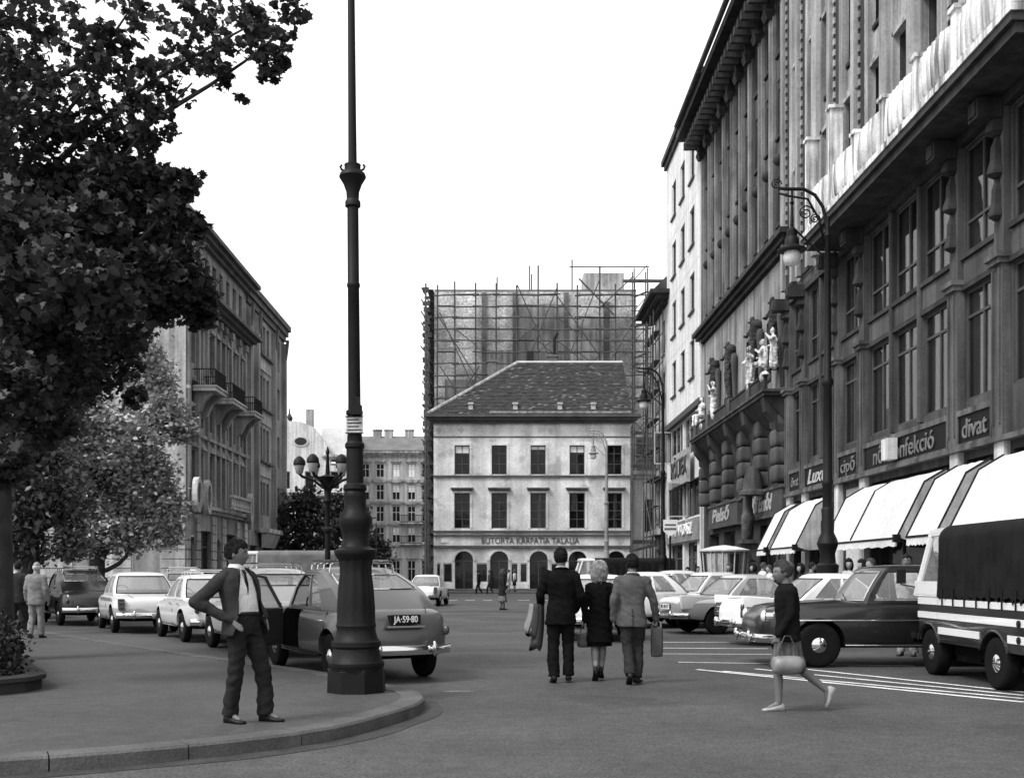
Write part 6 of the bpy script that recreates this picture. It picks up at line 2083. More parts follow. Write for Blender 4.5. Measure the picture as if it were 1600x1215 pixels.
def head_pts(yaw, pitch, c, n=36, m=26, fn=None, s=1.0):
    """grid of points of a shaped head looking along +Y"""
    RX, RY, RZ = 0.076 * s, 0.098 * s, 0.122 * s
    M = Matrix.Rotation(yaw, 3, 'Z') @ Matrix.Rotation(pitch, 3, 'X')
    vs = []
    for i in range(m + 1):
        t = math.pi * i / m
        for k in range(n):
            a = 2 * math.pi * k / n
            ux, uy, uz = math.sin(t) * math.sin(a), math.sin(t) * math.cos(a), math.cos(t)
            x, y, z = RX * ux, RY * uy, RZ * uz
            if uz < 0:
                x *= 1 - 0.3 * (-uz) ** 1.4
                y *= 1 - 0.12 * (-uz)
                y += 0.012 * s * (-uz) * (1 if uy > 0 else 0.4)
            if uz > 0 and uy < 0:
                y *= 1.05
            if uy > 0.2:
                q = max(0, uy) ** 2
                y += s * q * 0.026 * math.exp(-(x / (0.0125 * s)) ** 2) * max(0, math.exp(-((z + 0.022 * s) / (0.02 * s)) ** 2) + 0.35 * math.exp(-((z - 0.0) / (0.018 * s)) ** 2))
                y -= s * q * 0.012 * (math.exp(-((abs(x) - 0.03 * s) / (0.016 * s)) ** 2) * math.exp(-((z - 0.008 * s) / (0.014 * s)) ** 2))
                y += s * q * 0.006 * math.exp(-((z - 0.032 * s) / (0.012 * s)) ** 2)
                y += s * q * 0.007 * math.exp(-(x / (0.024 * s)) ** 2) * (math.exp(-((z + 0.058 * s) / (0.009 * s)) ** 2) + 0.9 * math.exp(-((z + 0.074 * s) / (0.009 * s)) ** 2))
                y += s * q * 0.012 * math.exp(-(x / (0.03 * s)) ** 2) * math.exp(-((z + 0.105 * s) / (0.018 * s)) ** 2)
            p = Vector((x, y, z))
            if fn:
                d = fn(ux, uy, uz)
                p = p * (1 + d)
            vs.append(M @ p + Vector(c))
    fs = []
    for i in range(m):
        for k in range(n):
            a, b = i * n + k, i * n + (k + 1) % n
            fs.append((a, a + n, b + n, b))
    return vs, fs


def add_hand(mb, wrist, d, up, side, curl=0.5, s=1.0):
    """palm, four unequal fingers with bent joints and a thumb from the side of the palm.
    d: along the hand, up: towards the palm side (fingers curl that way), side: towards the thumb"""
    w, d, up, side = Vector(wrist), Vector(d).normalized(), Vector(up).normalized(), Vector(side).normalized()
    k1 = w + d * 0.085 * s
    for o in (-0.024, 0.0, 0.024):
        mb.capsule(w + side * o * 0.7 * s, k1 + side * o * s, 0.017 * s, 0.014 * s, 8, 3)
    for j, (o, ln) in enumerate(((0.033, 0.066), (0.0115, 0.076), (-0.0105, 0.07), (-0.031, 0.054))):
        a = k1 + side * o * s
        ang = curl * (0.7 + 0.12 * j)
        d1 = (d * math.cos(ang) + up * math.sin(ang) + side * o * 1.5).normalized()
        b = a + d1 * ln * 0.55 * s
        d2 = (d * math.cos(ang * 2.1) + up * math.sin(ang * 2.1) + side * o * 1.2).normalized()
        mb.capsule(a, b, 0.0098 * s, 0.009 * s, 8, 3).capsule(b, b + d2 * ln * 0.5 * s, 0.009 * s, 0.0078 * s, 8, 3)
    a = w + d * 0.028 * s + side * 0.026 * s
    b = a + (d * 0.6 + side * 0.75 + up * 0.25).normalized() * 0.042 * s
    mb.capsule(a, b, 0.0125 * s, 0.011 * s, 8, 3).capsule(b, b + (d * 0.85 + side * 0.25 + up * 0.45).normalized() * 0.034 * s, 0.0105 * s, 0.0085 * s, 8, 3)


def ring(z, cx, cy, rx, ry, n=30, e=2.4, tilt=0.0):
    out = []
    for k in range(n):
        a = 2 * math.pi * k / n
        c, s_ = math.cos(a), math.sin(a)
        out.append((cx + rx * math.copysign(abs(c) ** (2 / e), c), cy + ry * math.copysign(abs(s_) ** (2 / e), s_), z + tilt * s_))
    return out


def wrinkle(me, amp, freq, seed=0.0, fold=True):
    n = len(me.vertices)
    co = np.empty(n * 3)
    no = np.empty(n * 3)
    me.vertices.foreach_get('co', co)
    me.vertex_normals.foreach_get('vector', no)
    co = co.reshape(-1, 3)
    no = no.reshape(-1, 3)
    d = np.array([(0.75 * noise.noise(Vector((p[0] * 5 + seed, p[1] * 5, p[2] * 17 + p[0] * 9))) if fold else 0.0) + noise.noise(Vector((p[0] * freq + seed, p[1] * freq, p[2] * freq * 0.55))) + 0.5 * noise.noise(Vector((p[0] * freq * 2.3, p[1] * freq * 2.3 + seed, p[2] * freq * 2.6))) for p in co])
    co += no * (d * amp)[:, None]
    me.vertices.foreach_set('co', co.reshape(-1))
    me.update()
    return me


def fuse(mb, vox, sm=3, name='cloth', wr=None):
    me = evaluated(mb, [('REMESH', {'mode': 'VOXEL', 'voxel_size': vox}), ('SMOOTH', {'factor': 0.5, 'iterations': sm})], name)
    me.materials.clear()
    if wr:
        wrinkle(me, wr[0], wr[1], random.uniform(0, 9))
        me.polygons.foreach_set('use_smooth', [True] * len(me.polygons))
    return me


JD = dict(pelvis=(0, 0, 0.95), chest=(0, 0, 1.28), neck=(0, -0.01, 1.46), head=(0, 0.025, 1.625),
          rs=(0.185, -0.01, 1.405), ls=(-0.185, -0.01, 1.405), re=(0.245, -0.03, 1.13), le=(-0.245, -0.03, 1.13), rw=(0.25, 0.05, 0.88), lw=(-0.25, 0.05, 0.88),
          rh=(0.09, 0, 0.92), lh=(-0.09, 0, 0.92), rk=(0.10, 0.02, 0.49), lk=(-0.10, 0.02, 0.49), ra=(0.105, -0.03, 0.085), la=(-0.105, -0.03, 0.085))


def fn_mask(fn, i, k, m, n):
    tt = math.pi * min(1.0, i / m)
    a = 2 * math.pi * k / n
    return fn(math.sin(tt) * math.sin(a), math.sin(tt) * math.cos(a), math.cos(tt))


def person(label, loc, rotz, height=1.75, pose=None, top=None, bottom=None, skin=None, hair=('short', None), shoes=None, res=0.009, head_yaw=0.0, head_pitch=0.0, hands=None, group=None,
           legs=None, foot_yaw=(0.1, -0.1), foot_pitch=(0.0, 0.0), shirt=None, tie=None, heel=0.0, female=False, scale_w=1.0):
    J = dict(JD)
    J.update(pose or {})
    V = {k: Vector(p) for k, p in J.items()}
    if female:
        for q in ('rs', 'ls'):
            V[q].x *= 0.88
    skin = skin or SKIN
    t = thing('person', label, 'person', loc, rotz, group, scale=height / 1.75)
    # ---- body: one continuous figure
    b = MB()
    vs, fs = head_pts(head_yaw, head_pitch, V['head'], s=1.06)
    b.add(vs, fs)
    Mh = Matrix.Rotation(head_yaw, 3, 'Z') @ Matrix.Rotation(head_pitch, 3, 'X')
    for s in (-1, 1):
        b.ball(V['head'] + Mh @ Vector((s * 0.077, -0.008, -0.008)), (0.011, 0.02, 0.032), 10, 8, M=Mh)
    b.capsule(V['neck'] + Vector((0, -0.005, -0.05)), V['head'] + Vector((0, -0.025, -0.06)), 0.06, 0.055)
    tw = (0.155 if not female else 0.135) * scale_w
    b.rings([ring(z, V['pelvis'].x * (1 - f) + V['neck'].x * f, V['pelvis'].y * (1 - f) + V['neck'].y * f, rx * scale_w, ry) for z, f, rx, ry in
             ((0.86, 0, 0.13, 0.09), (0.95, 0, 0.145, 0.1), (1.08, 0.25, 0.125, 0.085), (1.25, 0.6, 0.14, 0.095), (1.38, 0.85, 0.15, 0.085), (1.46, 1, 0.07, 0.06))])
    for a, e_, w in (('rs', 're', 'rw'), ('ls', 'le', 'lw')):
        b.capsule(V[a] + Vector((0, 0, -0.02)), V[e_], 0.034, 0.034).capsule(V[e_], V[w], 0.034, 0.027)
    for h, k, a in (('rh', 'rk', 'ra'), ('lh', 'lk', 'la')):
        b.capsule(V[h], V[k], 0.08, 0.055).capsule(V[k], V[k].lerp(V[a], 0.35) + Vector((0, -0.012, 0)), 0.052, 0.055).capsule(V[k].lerp(V[a], 0.35) + Vector((0, -0.012, 0)), V[a], 0.055, 0.036)
    hd = hands or {}
    for s, w, e_, key in ((1, 'rw', 're', 'r'), (-1, 'lw', 'le', 'l')):
        if key in hd:
            d, up, side, cu = hd[key]
        else:
            d = (V[w] - V[e_]).normalized()
            up, side, cu = Vector((-s, 0, 0)), Vector((0, 1, 0)), 0.45
        add_hand(b, V[w], d, up, side, cu)
    fe = []
    for i, (a, yw, fp) in enumerate((('ra', foot_yaw[0], foot_pitch[0]), ('la', foot_yaw[1], foot_pitch[1]))):
        M = Matrix.Rotation(-yw, 3, 'Z') @ Matrix.Rotation(fp, 3, 'X')
        fe.append(M)
        b.capsule(V[a], V[a] + M @ Vector((0, 0.12, -0.05)), 0.036, 0.022)
    me = fuse(b, max(res * 0.8, 0.006), 1, 'body')
    obj('body', me, skin, t)
    if res < 0.015:
        for s in (-1, 1):
            c = V['head'] + Mh @ Vector((s * 0.03, 0.083, 0.008))
            obj('eye', MB().ball(c, 0.0105, 10, 8), mat('eye', 0.25, rough=0.2, var=0.1), t, smooth=True)
            obj('eyebrow', MB().tube([V['head'] + Mh @ Vector((s * x, yy, zz)) for x, yy, zz in ((0.014, 0.097, 0.03), (0.03, 0.094, 0.034), (0.047, 0.082, 0.03))], 0.0045, 6), hair[1] or HAIRD, t, smooth=True)
    # ---- hair
    st, hm = hair
    if st:
        def sm(x):
            return max(0.0, min(1.0, x))

        def fn(ux, uy, uz):
            if st == 'short':
                front = 0.42 + 0.1 * math.sin(ux * 9)
                m_ = sm((uz - (front if uy > 0.35 else (-0.1 if uy > -0.15 else -0.5)) - (0.55 * max(0, uy - 0.1) if uy <= 0.35 else 0)) * 7)
                d = 0.12 if uz > 0.3 else 0.06
            elif st == 'bob':
                m_ = sm((uz - (0.5 if uy > 0.3 else -0.85)) * 7)
                d = 0.34 + 0.34 * sm(-uz + 0.15) + (0.12 * sm(-ux) * sm(-uz + 0.4))
            elif st == 'bun':
                m_ = sm((uz - (0.52 if uy > 0.45 else (-0.05 if uy > -0.1 else -0.5))) * 7)
                d = 0.12
            elif st == 'fringe_bald':
                m_ = sm((0.35 - uz) * 6) * sm((uz + 0.45) * 6) * sm((-uy + 0.3) * 6)
                d = 0.05
            else:
                m_, d = sm((uz + 0.3) * 5), 0.15
            nz_ = 0.05 * noise.noise(Vector((ux * 5, uy * 5, uz * 3.5))) + 0.02 * noise.noise(Vector((ux * 16, uy * 16, uz * 6)))
            return -0.1 + m_ * (0.1 + d + nz_)
        vs, fs = head_pts(head_yaw, head_pitch, V['head'], 48, 36, fn, 1.08)
        hb = MB().add(vs, fs)
        if st == 'bun':
            hb.ball(V['head'] + Mh @ Vector((0, -0.11, 0.05)), (0.06, 0.05, 0.06), 14, 10)
        if st == 'hat':
            hb.lathe([(0.15, 0.02), (0.15, 0.03), (0.1, 0.035), (0.09, 0.14), (0.03, 0.16)], 18, V['head'] + Vector((0, 0, 0.02)))
        obj('hair', hb, hm or HAIRD, t, smooth=True)
        if res < 0.012:
            # loose strands lying over the hair mass
            sb2 = MB()
            n_, m2 = 48, 36
            ln = 9 if st == 'bob' else 4
            for q in range(420):
                i, k = random.randint(2, 24 if st == 'bob' else 22), random.randrange(n_)
                col = [vs[min(m2, i + j) * n_ + (k + (j // 3 if st == 'bob' else 0)) % n_] for j in range(ln)]
                ctr = V['head']
                if fn_mask(fn, i + ln * 0.6, k, m2, n_) < 0.03:
                    continue
                lift = random.uniform(0.0, 0.006)
                pts = [p + (p - ctr).normalized() * (lift + 0.011 * (j / ln) ** 2 * random.uniform(0, 1.2 if st != 'bob' else 4.5)) for j, p in enumerate(col)]
                sb2.tube(pts, [0.0035 * (1 - 0.6 * j / ln) for j in range(ln)], 4)
            if sb2.v:
                obj('strands', sb2, hm or HAIRD, t, smooth=True, kind='stuff')
    # ---- lower clothing
    vx = res * 1.5
    if bottom and bottom[0] == 'trousers':
        p = MB()
        p.rings([ring(z, V['pelvis'].x, V['pelvis'].y - 0.005, rx, ry, e=2.2) for z, rx, ry in ((0.84, 0.15, 0.115), (0.92, 0.168, 0.125), (1.0, 0.155, 0.115), (1.06, 0.145, 0.105))])
        for h, k, a in (('rh', 'rk', 'ra'), ('lh', 'lk', 'la')):
            hp_ = V[h] + Vector((0, 0, -0.06))
            an = V[a] + Vector((0, -0.005, 0.0))
            p.capsule(hp_, V[k], 0.102, 0.078)
            p.tube([V[k] + Vector((0, 0, 0.05)), V[k], V[k].lerp(an, 0.5), an + (V[k] - an).normalized() * 0.02, an + (an - V[k]).normalized() * 0.02], [0.076, 0.079, 0.077, 0.076, 0.078], 16)
        obj('trousers', fuse(p, vx, 3, 'trousers', (0.013, 8)), bottom[1], t)
        if len(bottom) > 2:
            obj('belt', MB().rings([ring(z, V['pelvis'].x, V['pelvis'].y, 0.152, 0.112, e=2.2) for z in (1.035, 1.07)]), SHOE, t, smooth=True)
    elif bottom and bottom[0] == 'skirt':
        _, m_, hem, rw_, fold = bottom
        secs = []
        nn = 60
        kc = (V['rk'] + V['lk']) / 2
        for j in range(12):
            f = j / 11
            z = 1.06 + (hem - 1.06) * f
            rx = 0.13 + (rw_ - 0.13) * f ** 1.1
            ry = 0.1 + (rw_ * 0.85 - 0.1) * f ** 1.1
            sec = []
            for k in range(nn):
                a = 2 * math.pi * k / nn
                fo = 1 + fold * f * math.sin(a * 11 + 0.5)
                sec.append((V['pelvis'].x + (kc.x - V['pelvis'].x) * f + rx * fo * math.cos(a), V['pelvis'].y + (kc.y - V['pelvis'].y) * f * 0.8 + ry * fo * math.sin(a), z))
            secs.append(sec)
        me = evaluated(MB().rings(secs, True, False), [('SOLIDIFY', {'thickness': 0.006})], 'skirt')
        me.materials.clear()
        obj('skirt', me, m_, t)
    if legs is not None:
        for h, k, a in (('rh', 'rk', 'ra'), ('lh', 'lk', 'la')):
            p = MB().tube([V[h].lerp(V[k], 0.7), V[k], V[k].lerp(V[a], 0.3) + Vector((0, -0.014, 0)), V[k].lerp(V[a], 0.7), V[a]], [0.066, 0.058, 0.062, 0.047, 0.041], 14)
            obj('stocking', p, legs, t, smooth=True)
    # ---- shoes
    for i, a in enumerate(('ra', 'la')):
        M = fe[i]
        prof_ = [(-0.07, 0.026, 0.055), (-0.05, 0.036, 0.075), (0.0, 0.038, 0.07), (0.06, 0.042, 0.045), (0.11, 0.048, 0.032), (0.16, 0.043, 0.026), (0.195, 0.022, 0.016)]
        secs = []
        for (y, rx, hh) in prof_:
            lift = heel * max(0, 1 - (y + 0.07) / 0.17)
            secs.append([V[a] + M @ Vector((rx * math.cos(q), y, -0.083 + lift + (hh * (1 + math.sin(q)) * 0.62 if math.sin(q) > -0.3 else 0.0))) for q in np.linspace(0, 2 * math.pi, 14, endpoint=False)])
        sh = MB().rings(secs)
        if heel:
            sh.box(-0.014, 0.014, -0.012, 0.012, -0.0, heel + 0.02, Matrix.Translation(V[a] + M @ Vector((0, -0.055, -0.083))) @ M.to_4x4())
        obj('shoe', sh, shoes or SHOE, t, smooth=True)
    # ---- upper clothing
    if top:
        kind_, m_ = top[0], top[1]
        hem = top[2] if len(top) > 2 else 0.8
        wd = (1.0 if not female else 0.87) * scale_w
        px_, py_ = V['pelvis'].x, V['pelvis'].y
        nx_, ny_ = V['neck'].x, V['neck'].y

        def tr(z):
            f = max(0, min(1, (z - 0.95) / 0.5))
            return px_ + (nx_ - px_) * f, py_ + (ny_ - py_) * f
        levels = [(hem, 0.205, 0.14), (0.95, 0.19, 0.138), (1.08, 0.172, 0.128), (1.2, 0.182, 0.134), (1.32, 0.2, 0.136), (1.4, 0.2, 0.118), (1.445, 0.15, 0.092), (1.485, 0.085, 0.075)]
        levels = [l for l in levels if l[0] == hem or l[0] > hem + 0.04]
        if hem < 0.7:
            levels[0] = (hem, 0.215 if not female else 0.235, 0.175 if female else 0.15)
        if kind_ == 'open_jacket':
            # shell with an open front: shirt and tie show through
            secs = []
            n = 40
            for z, rx, ry in levels:
                cx, cy = tr(z)
                op = 0.9 * (1 - (z - hem) / (1.5 - hem)) + 0.3 if z < 1.44 else 0.4
                sec = []
                for k in range(n + 1):
                    a = math.pi / 2 + op + (2 * math.pi - 2 * op) * k / n
                    c, s_ = math.cos(a), math.sin(a)
                    rr = 1.07 + (0.1 if z < 1.0 else 0.0)
                    sec.append((cx + rx * rr * math.copysign(abs(c) ** (2 / 2.4), c), cy + ry * rr * math.copysign(abs(s_) ** (2 / 2.4), s_), z))
                secs.append(sec)
            vs = [p for s in secs for p in s]
            fs = []
            for j in range(len(secs) - 1):
                for k in range(n):
                    q = j * (n + 1) + k
                    fs.append((q, q + 1, q + n + 2, q + n + 1))
            me = evaluated(MB().add(vs, fs), [('SUBSURF', {'levels': 2}), ('SOLIDIFY', {'thickness': 0.016, 'offset': 1.0})], 'jacket')
            me.materials.clear()
            wrinkle(me, 0.008, 8)
            j_ = obj('jacket', me, m_, t)
            lv = [(1.02, 0.14, 0.1), (1.045, 0.153, 0.116), (1.15, 0.165, 0.126), (1.3, 0.182, 0.13), (1.39, 0.185, 0.112), (1.44, 0.14, 0.09), (1.5, 0.068, 0.068), (1.525, 0.064, 0.064)]
            obj('shirt', fuse(MB().rings([ring(z, *tr(z), rx, ry) for z, rx, ry in lv]), vx, 2, 'shirt', (0.005, 11)), shirt, t)
            ar = MB()
        else:
            ar = MB().rings([ring(z, *tr(z), rx * wd, ry * wd ** 0.5) for z, rx, ry in levels])
        if kind_ != 'vest':
            r3 = (0.076, 0.062, 0.05) if not female else (0.064, 0.054, 0.045)
            for a, e_, w in (('rs', 're', 'rw'), ('ls', 'le', 'lw')):
                sh_ = V[a] + Vector((-0.02 if a == 'rs' else 0.02, 0, -0.01))
                ar.ball(V[a] + Vector((0, 0, -0.022)), 0.074 if not female else 0.07).capsule(sh_, V[e_], r3[0] + 0.004, r3[1]).capsule(V[e_], V[w], r3[1], r3[2])
        if kind_ == 'open_jacket':
            obj('sleeves', fuse(ar, vx, 2, 'sleeves', (0.009, 11)), m_, j_)
            for s in (-1, 1):
                cx, cy = tr(1.3)
                ps = []
                lap = MB()
                for (x, y, z) in ((0.062, 0.07, 1.495), (0.15, 0.09, 1.38), (0.165, 0.115, 1.22), (0.165, 0.115, 1.04), (0.13, 0.135, 1.22), (0.085, 0.11, 1.42)):
                    ps.append((cx + s * x, cy + y, z))
                lap.add(ps, [(0, 1, 2, 3, 4, 5)])
                lm_ = evaluated(lap, [('SOLIDIFY', {'thickness': 0.014})], 'lapel')
                lm_.materials.clear()
                obj('lapel', lm_, m_, j_)
            if tie is not None:
                cx, cy = tr(1.4)
                obj('tie', MB().rings([[(cx + x * w, yy + dy, z) for x, dy in ((-1, 0), (0, 0.012), (1, 0), (0, -0.008))] for z, w, yy in
                                       ((1.475, 0.02, cy + 0.085), (1.445, 0.022, cy + 0.105), (1.43, 0.017, cy + 0.112), (1.3, 0.028, cy + 0.14), (1.12, 0.036, cy + 0.142), (1.06, 0.03, cy + 0.138), (1.03, 0.004, cy + 0.132))]), tie, t, smooth=True)
            cl = MB()
            cx, cy = tr(1.5)
            cl.rings([ring(z, cx, cy + 0.004, r, r, 20) for z, r in ((1.475, 0.078), (1.525, 0.066), (1.53, 0.06))], False, False)
            obj('collar', cl, shirt, t, smooth=True)
        else:
            me = fuse(ar, vx, 3, kind_, (0.014 if kind_ != 'cardigan' else 0.009, 6))
            j_ = obj(kind_, me, m_, t)
            if shirt is not None:
                cx, cy = tr(1.5)
                obj('collar', MB().rings([ring(z, cx, cy + 0.004, r, r, 20) for z, r in ((1.46, 0.08), (1.515, 0.068), (1.52, 0.06))], False, False), shirt, t, smooth=True)
            if kind_ == 'jacket' and res < 0.012:
                cx, cy = tr(1.46)
                obj('jacket_collar', MB().tube([(cx + 0.088 * math.cos(a), cy + 0.002 + 0.082 * math.sin(a), 1.478 - 0.02 * math.sin(a)) for a in np.linspace(math.pi * 0.85, math.pi * 2.15, 16)], 0.017, 8), m_, j_, smooth=True)
                cx, cy = tr(0.9)
                obj('back_vent', MB().tube([(cx, cy - 0.139 * wd, hem + 0.26), (cx + 0.004, cy - 0.143 * wd, hem + 0.01)], 0.0035, 5), SHOE, j_)
    return t


random.seed(21)
GP_ = 'three people walking away side by side'
# man with his hands on his hips on the corner
th = -R(122)
person('man in open dark suit and tie with hands on hips on the kerb corner', (-2.40, 10.25, 0.12), th, 1.70,
       dict(rs=(0.225, -0.065, 1.405), ls=(-0.145, -0.065, 1.405), re=(0.44, -0.2, 1.17), rw=(0.22, 0.03, 1.0), le=(-0.34, -0.2, 1.17), lw=(-0.215, 0.045, 1.0), ra=(0.11, -0.08, 0.085), la=(-0.17, 0.12, 0.085), rk=(0.115, -0.01, 0.49), lk=(-0.145, 0.11, 0.49), pelvis=(0, 0.015, 0.95),
            chest=(0.02, -0.04, 1.28), neck=(0.045, -0.07, 1.46), head=(0.05, -0.055, 1.625)),
       top=('open_jacket', cloth(0.034, 'dark_suit'), 0.84), bottom=('trousers', cloth(0.02, 'trouser_cloth'), 1), skin=SKIND, hair=('short', HAIRD), head_yaw=R(32), head_pitch=R(-4), shirt=cloth(0.62, 'white_shirt'), tie=cloth(0.02, 'tie_cloth'),
       foot_yaw=(0.0, -0.25), hands={'r': ((-0.2, 0.75, -0.6), (-1, 0, 0), (0, -0.3, 1), 0.3), 'l': ((0.2, 0.75, -0.6), (1, 0, 0), (0, -0.3, 1), 0.3)}, res=0.009)
# the three walkers
person('tall man in black suit carrying coats, left of the three walkers', (0.86, 15.15, 0), R(2), 1.86,
       dict(ra=(0.10, 0.02, 0.11), la=(-0.10, -0.05, 0.1), rk=(0.10, 0.06, 0.5), lk=(-0.1, 0.03, 0.5), le=(-0.27, 0.02, 1.14), lw=(-0.25, 0.2, 1.02), re=(0.26, -0.05, 1.14), rw=(0.2, 0.1, 0.95)),
       top=('jacket', cloth(0.007, 'black_suit'), 0.76), bottom=('trousers', cloth(0.008, 'black_trousers')), hair=('short', HAIRD), shirt=cloth(0.62, 'white_shirt'), skin=SKIND, foot_pitch=(0.0, -0.35), foot_yaw=(0.12, -0.1), group=GP_)
person('blonde woman in black knee-length coat, middle of the three walkers', (1.42, 15.4, 0), R(-3), 1.66,
       dict(ra=(0.02, 0.06, 0.14), la=(-0.06, -0.1, 0.15), rk=(0.05, 0.09, 0.51), lk=(-0.07, 0.02, 0.51), lw=(-0.21, 0.02, 0.86), le=(-0.225, -0.04, 1.12), re=(0.22, -0.03, 1.12), rw=(0.22, 0.04, 0.88)),
       top=('coat', cloth(0.007, 'black_coat'), 0.57), bottom=('skirt', cloth(0.008, 'black_skirt'), 0.52, 0.2, 0.02), hair=('bob', HAIRB), legs=STOCK, female=True, heel=0.05, foot_pitch=(-0.25, -0.6), group=GP_, head_yaw=R(-14),
       hands={'l': ((0, 0.05, -1), (1, 0, 0), (0, 1, 0), 1.1)})
person('man in light grey jacket and dark trousers, right of the three walkers', (1.83, 14.98, 0), R(-4), 1.77,
       dict(ra=(0.06, 0.0, 0.10), la=(-0.04, -0.2, 0.15), rk=(0.09, 0.1, 0.5), lk=(-0.06, 0.02, 0.5), re=(0.29, 0.0, 1.13), rw=(0.33, 0.1, 0.88), le=(-0.25, -0.06, 1.13), lw=(-0.25, 0.0, 0.87)),
       top=('jacket', cloth(0.085, 'grey_tweed'), 0.77), bottom=('trousers', cloth(0.028, 'grey_trousers')), hair=('short', HAIRD), skin=SKIND, foot_yaw=(0.35, -0.05), foot_pitch=(0.0, -0.5), group=GP_, shirt=cloth(0.5, 'pale_shirt'), head_yaw=R(12),
       hands={'r': ((0.1, 0.1, -1), (-1, 0, 0), (0, 1, 0), 1.2)})
# woman striding to the left
person('woman in dark cardigan and striped skirt striding left with a pale handbag', (3.2, 12.05, 0), R(88), 1.66,
       dict(ra=(0.05, -0.46, 0.23), rk=(0.07, -0.12, 0.5), la=(-0.04, 0.12, 0.085), lk=(-0.05, 0.14, 0.5), le=(-0.2, 0.02, 1.12), lw=(-0.2, 0.16, 0.9), re=(0.21, -0.06, 1.12), rw=(0.2, 0.02, 0.86), neck=(0, 0.02, 1.46), head=(0, 0.07, 1.61)),
       top=('cardigan', cloth(0.008, 'dark_cardigan'), 0.82), bottom=('skirt', mat('striped_skirt', 0.1, rough=0.9, var=0.4, scale=7, streak=0.7, streak_lo=0.35, sscale=22), 0.5, 0.235, 0.07), hair=('bun', HAIRM), skin=SKIND, shoes=SHOEP,
       female=True, scale_w=1.14, foot_pitch=(-1.15, 0.0), head_yaw=R(12), head_pitch=R(-8), hands={'l': ((0, 0.25, -1), (1, 0, 0), (0, 1, 0), 1.1)})

# ------------------------------------------------------------------ things they carry
LEA = mat('dark_bag_leather', 0.05, rough=0.5, spec=0.4, var=0.25, scale=8, bump=0.2)
LEAP = mat('pale_bag_leather', 0.19, rough=0.45, spec=0.4, var=0.25, scale=8, bump=0.15)


def softbox(w, d, h, bev=0.03):
    me = evaluated(box_of(-w / 2, w / 2, -d / 2, d / 2, -h, 0), [('BEVEL', {'width': bev, 'segments': 3}), ('SUBSURF', {'levels': 1})], 'bag')
    me.materials.clear()
    wrinkle(me, 0.006, 9)
    return me


bg_ = thing('shopping_bag', 'tall dark shopping bag hanging from the grey-jacketed man', 'bag', (2.185, 15.09, 0.78), R(-10))
obj('pouch', softbox(0.17, 0.1, 0.42), LEA, bg_)
obj('handle', MB().tube([(-0.06, 0, -0.02), (-0.05, 0, 0.06), (0, 0, 0.09), (0.05, 0, 0.06), (0.06, 0, -0.02)], 0.008, 6), mat('bag_handle', 0.4), bg_)
bg_ = thing('handbag', 'dark handbag hanging from the blonde woman left hand', 'bag', (1.21, 15.43, 0.68), R(8))
obj('pouch', softbox(0.2, 0.11, 0.21), LEA, bg_)
obj('handle', MB().tube([(-0.06, 0, -0.02), (-0.05, 0, 0.07), (0, 0, 0.1), (0.05, 0, 0.07), (0.06, 0, -0.02)], 0.008, 6), LEA, bg_)
bg_ = thing('handbag', 'pale barrel-shaped handbag held by the striding woman', 'bag', (3.14, 11.84, 0.52), R(6), scale=0.88)
obj('barrel', MB().lathe([(0.06, -0.19), (0.105, -0.17), (0.115, -0.1), (0.118, 0.0), (0.115, 0.1), (0.105, 0.17), (0.06, 0.19)], 22, axis='x'), LEAP, bg_, smooth=True)
obj('end_cap', MB().lathe([(0.02, 0.0), (0.112, 0.0), (0.11, 0.045), (0.07, 0.06)], 20, (0.145, 0, 0), axis='x'), LEA, bg_, smooth=True)
obj('handle', MB().tube([(-0.1, 0, 0.1), (-0.09, 0, 0.25), (-0.04, 0, 0.36), (0.03, 0, 0.36), (0.08, 0, 0.25), (0.1, 0, 0.1)], 0.009, 6), LEA, bg_)
co = thing('folded_coat', 'grey coats draped over the left arm of the tall man in black', 'coat', (0.575, 15.33, 1.06), R(5))
for k, (dx, dy, ln, v) in enumerate(((0.0, 0.0, 0.62, 0.07), (-0.06, -0.03, 0.42, 0.05), (-0.1, 0.02, 0.36, 0.2))):
    secs = []
    for j in range(9):
        f = j / 8
        z = 0.03 - ln * f
        sec = []
        for q in range(20):
            a = 2 * math.pi * q / 20
            rx = (0.055 + 0.03 * f) * (1 + 0.25 * math.sin(3 * a + k))
            ry = (0.075 + 0.05 * f) * (1 + 0.2 * math.sin(2 * a + k * 2))
            sec.append((dx - 0.06 * f * f + rx * math.cos(a), dy + ry * math.sin(a), z + 0.05 * f * math.sin(2 * a + k)))
        secs.append(sec)
    obj('fold', MB().rings(secs), cloth(v, 'coat_cloth_%d' % k), co, smooth=True)

# ------------------------------------------------------------------ people further off
WALK1 = dict(ra=(0.09, 0.2, 0.1), la=(-0.09, -0.22, 0.14), rk=(0.09, 0.16, 0.5), lk=(-0.09, -0.02, 0.5))
person('grey-haired man in pale suit walking away beside the hedge', (-10.0, 23.5, 0.12), R(-4), 1.64, dict(ra=(0.1, 0.05, 0.09), la=(-0.09, -0.12, 0.1)), top=('jacket', cloth(0.2, 'pale_suit'), 0.76),
       bottom=('trousers', cloth(0.2, 'pale_suit')), hair=('fringe_bald', cloth(0.5, 'white_hair')), res=0.014)
person('man in dark suit walking beside the grey-haired man', (-10.75, 24.3, 0.12), R(-8), 1.66, WALK1, top=('jacket', cloth(0.03), 0.76), bottom=('trousers', cloth(0.03)), hair=('short', HAIRD), res=0.016)
person('stout person in dark coat at the left picture edge by the tree trunk', (-10.2, 21.9, 0.12), R(20), 1.62, WALK1, top=('coat', cloth(0.05), 0.6), bottom=('trousers', cloth(0.05)), hair=('short', HAIRM), res=0.018)
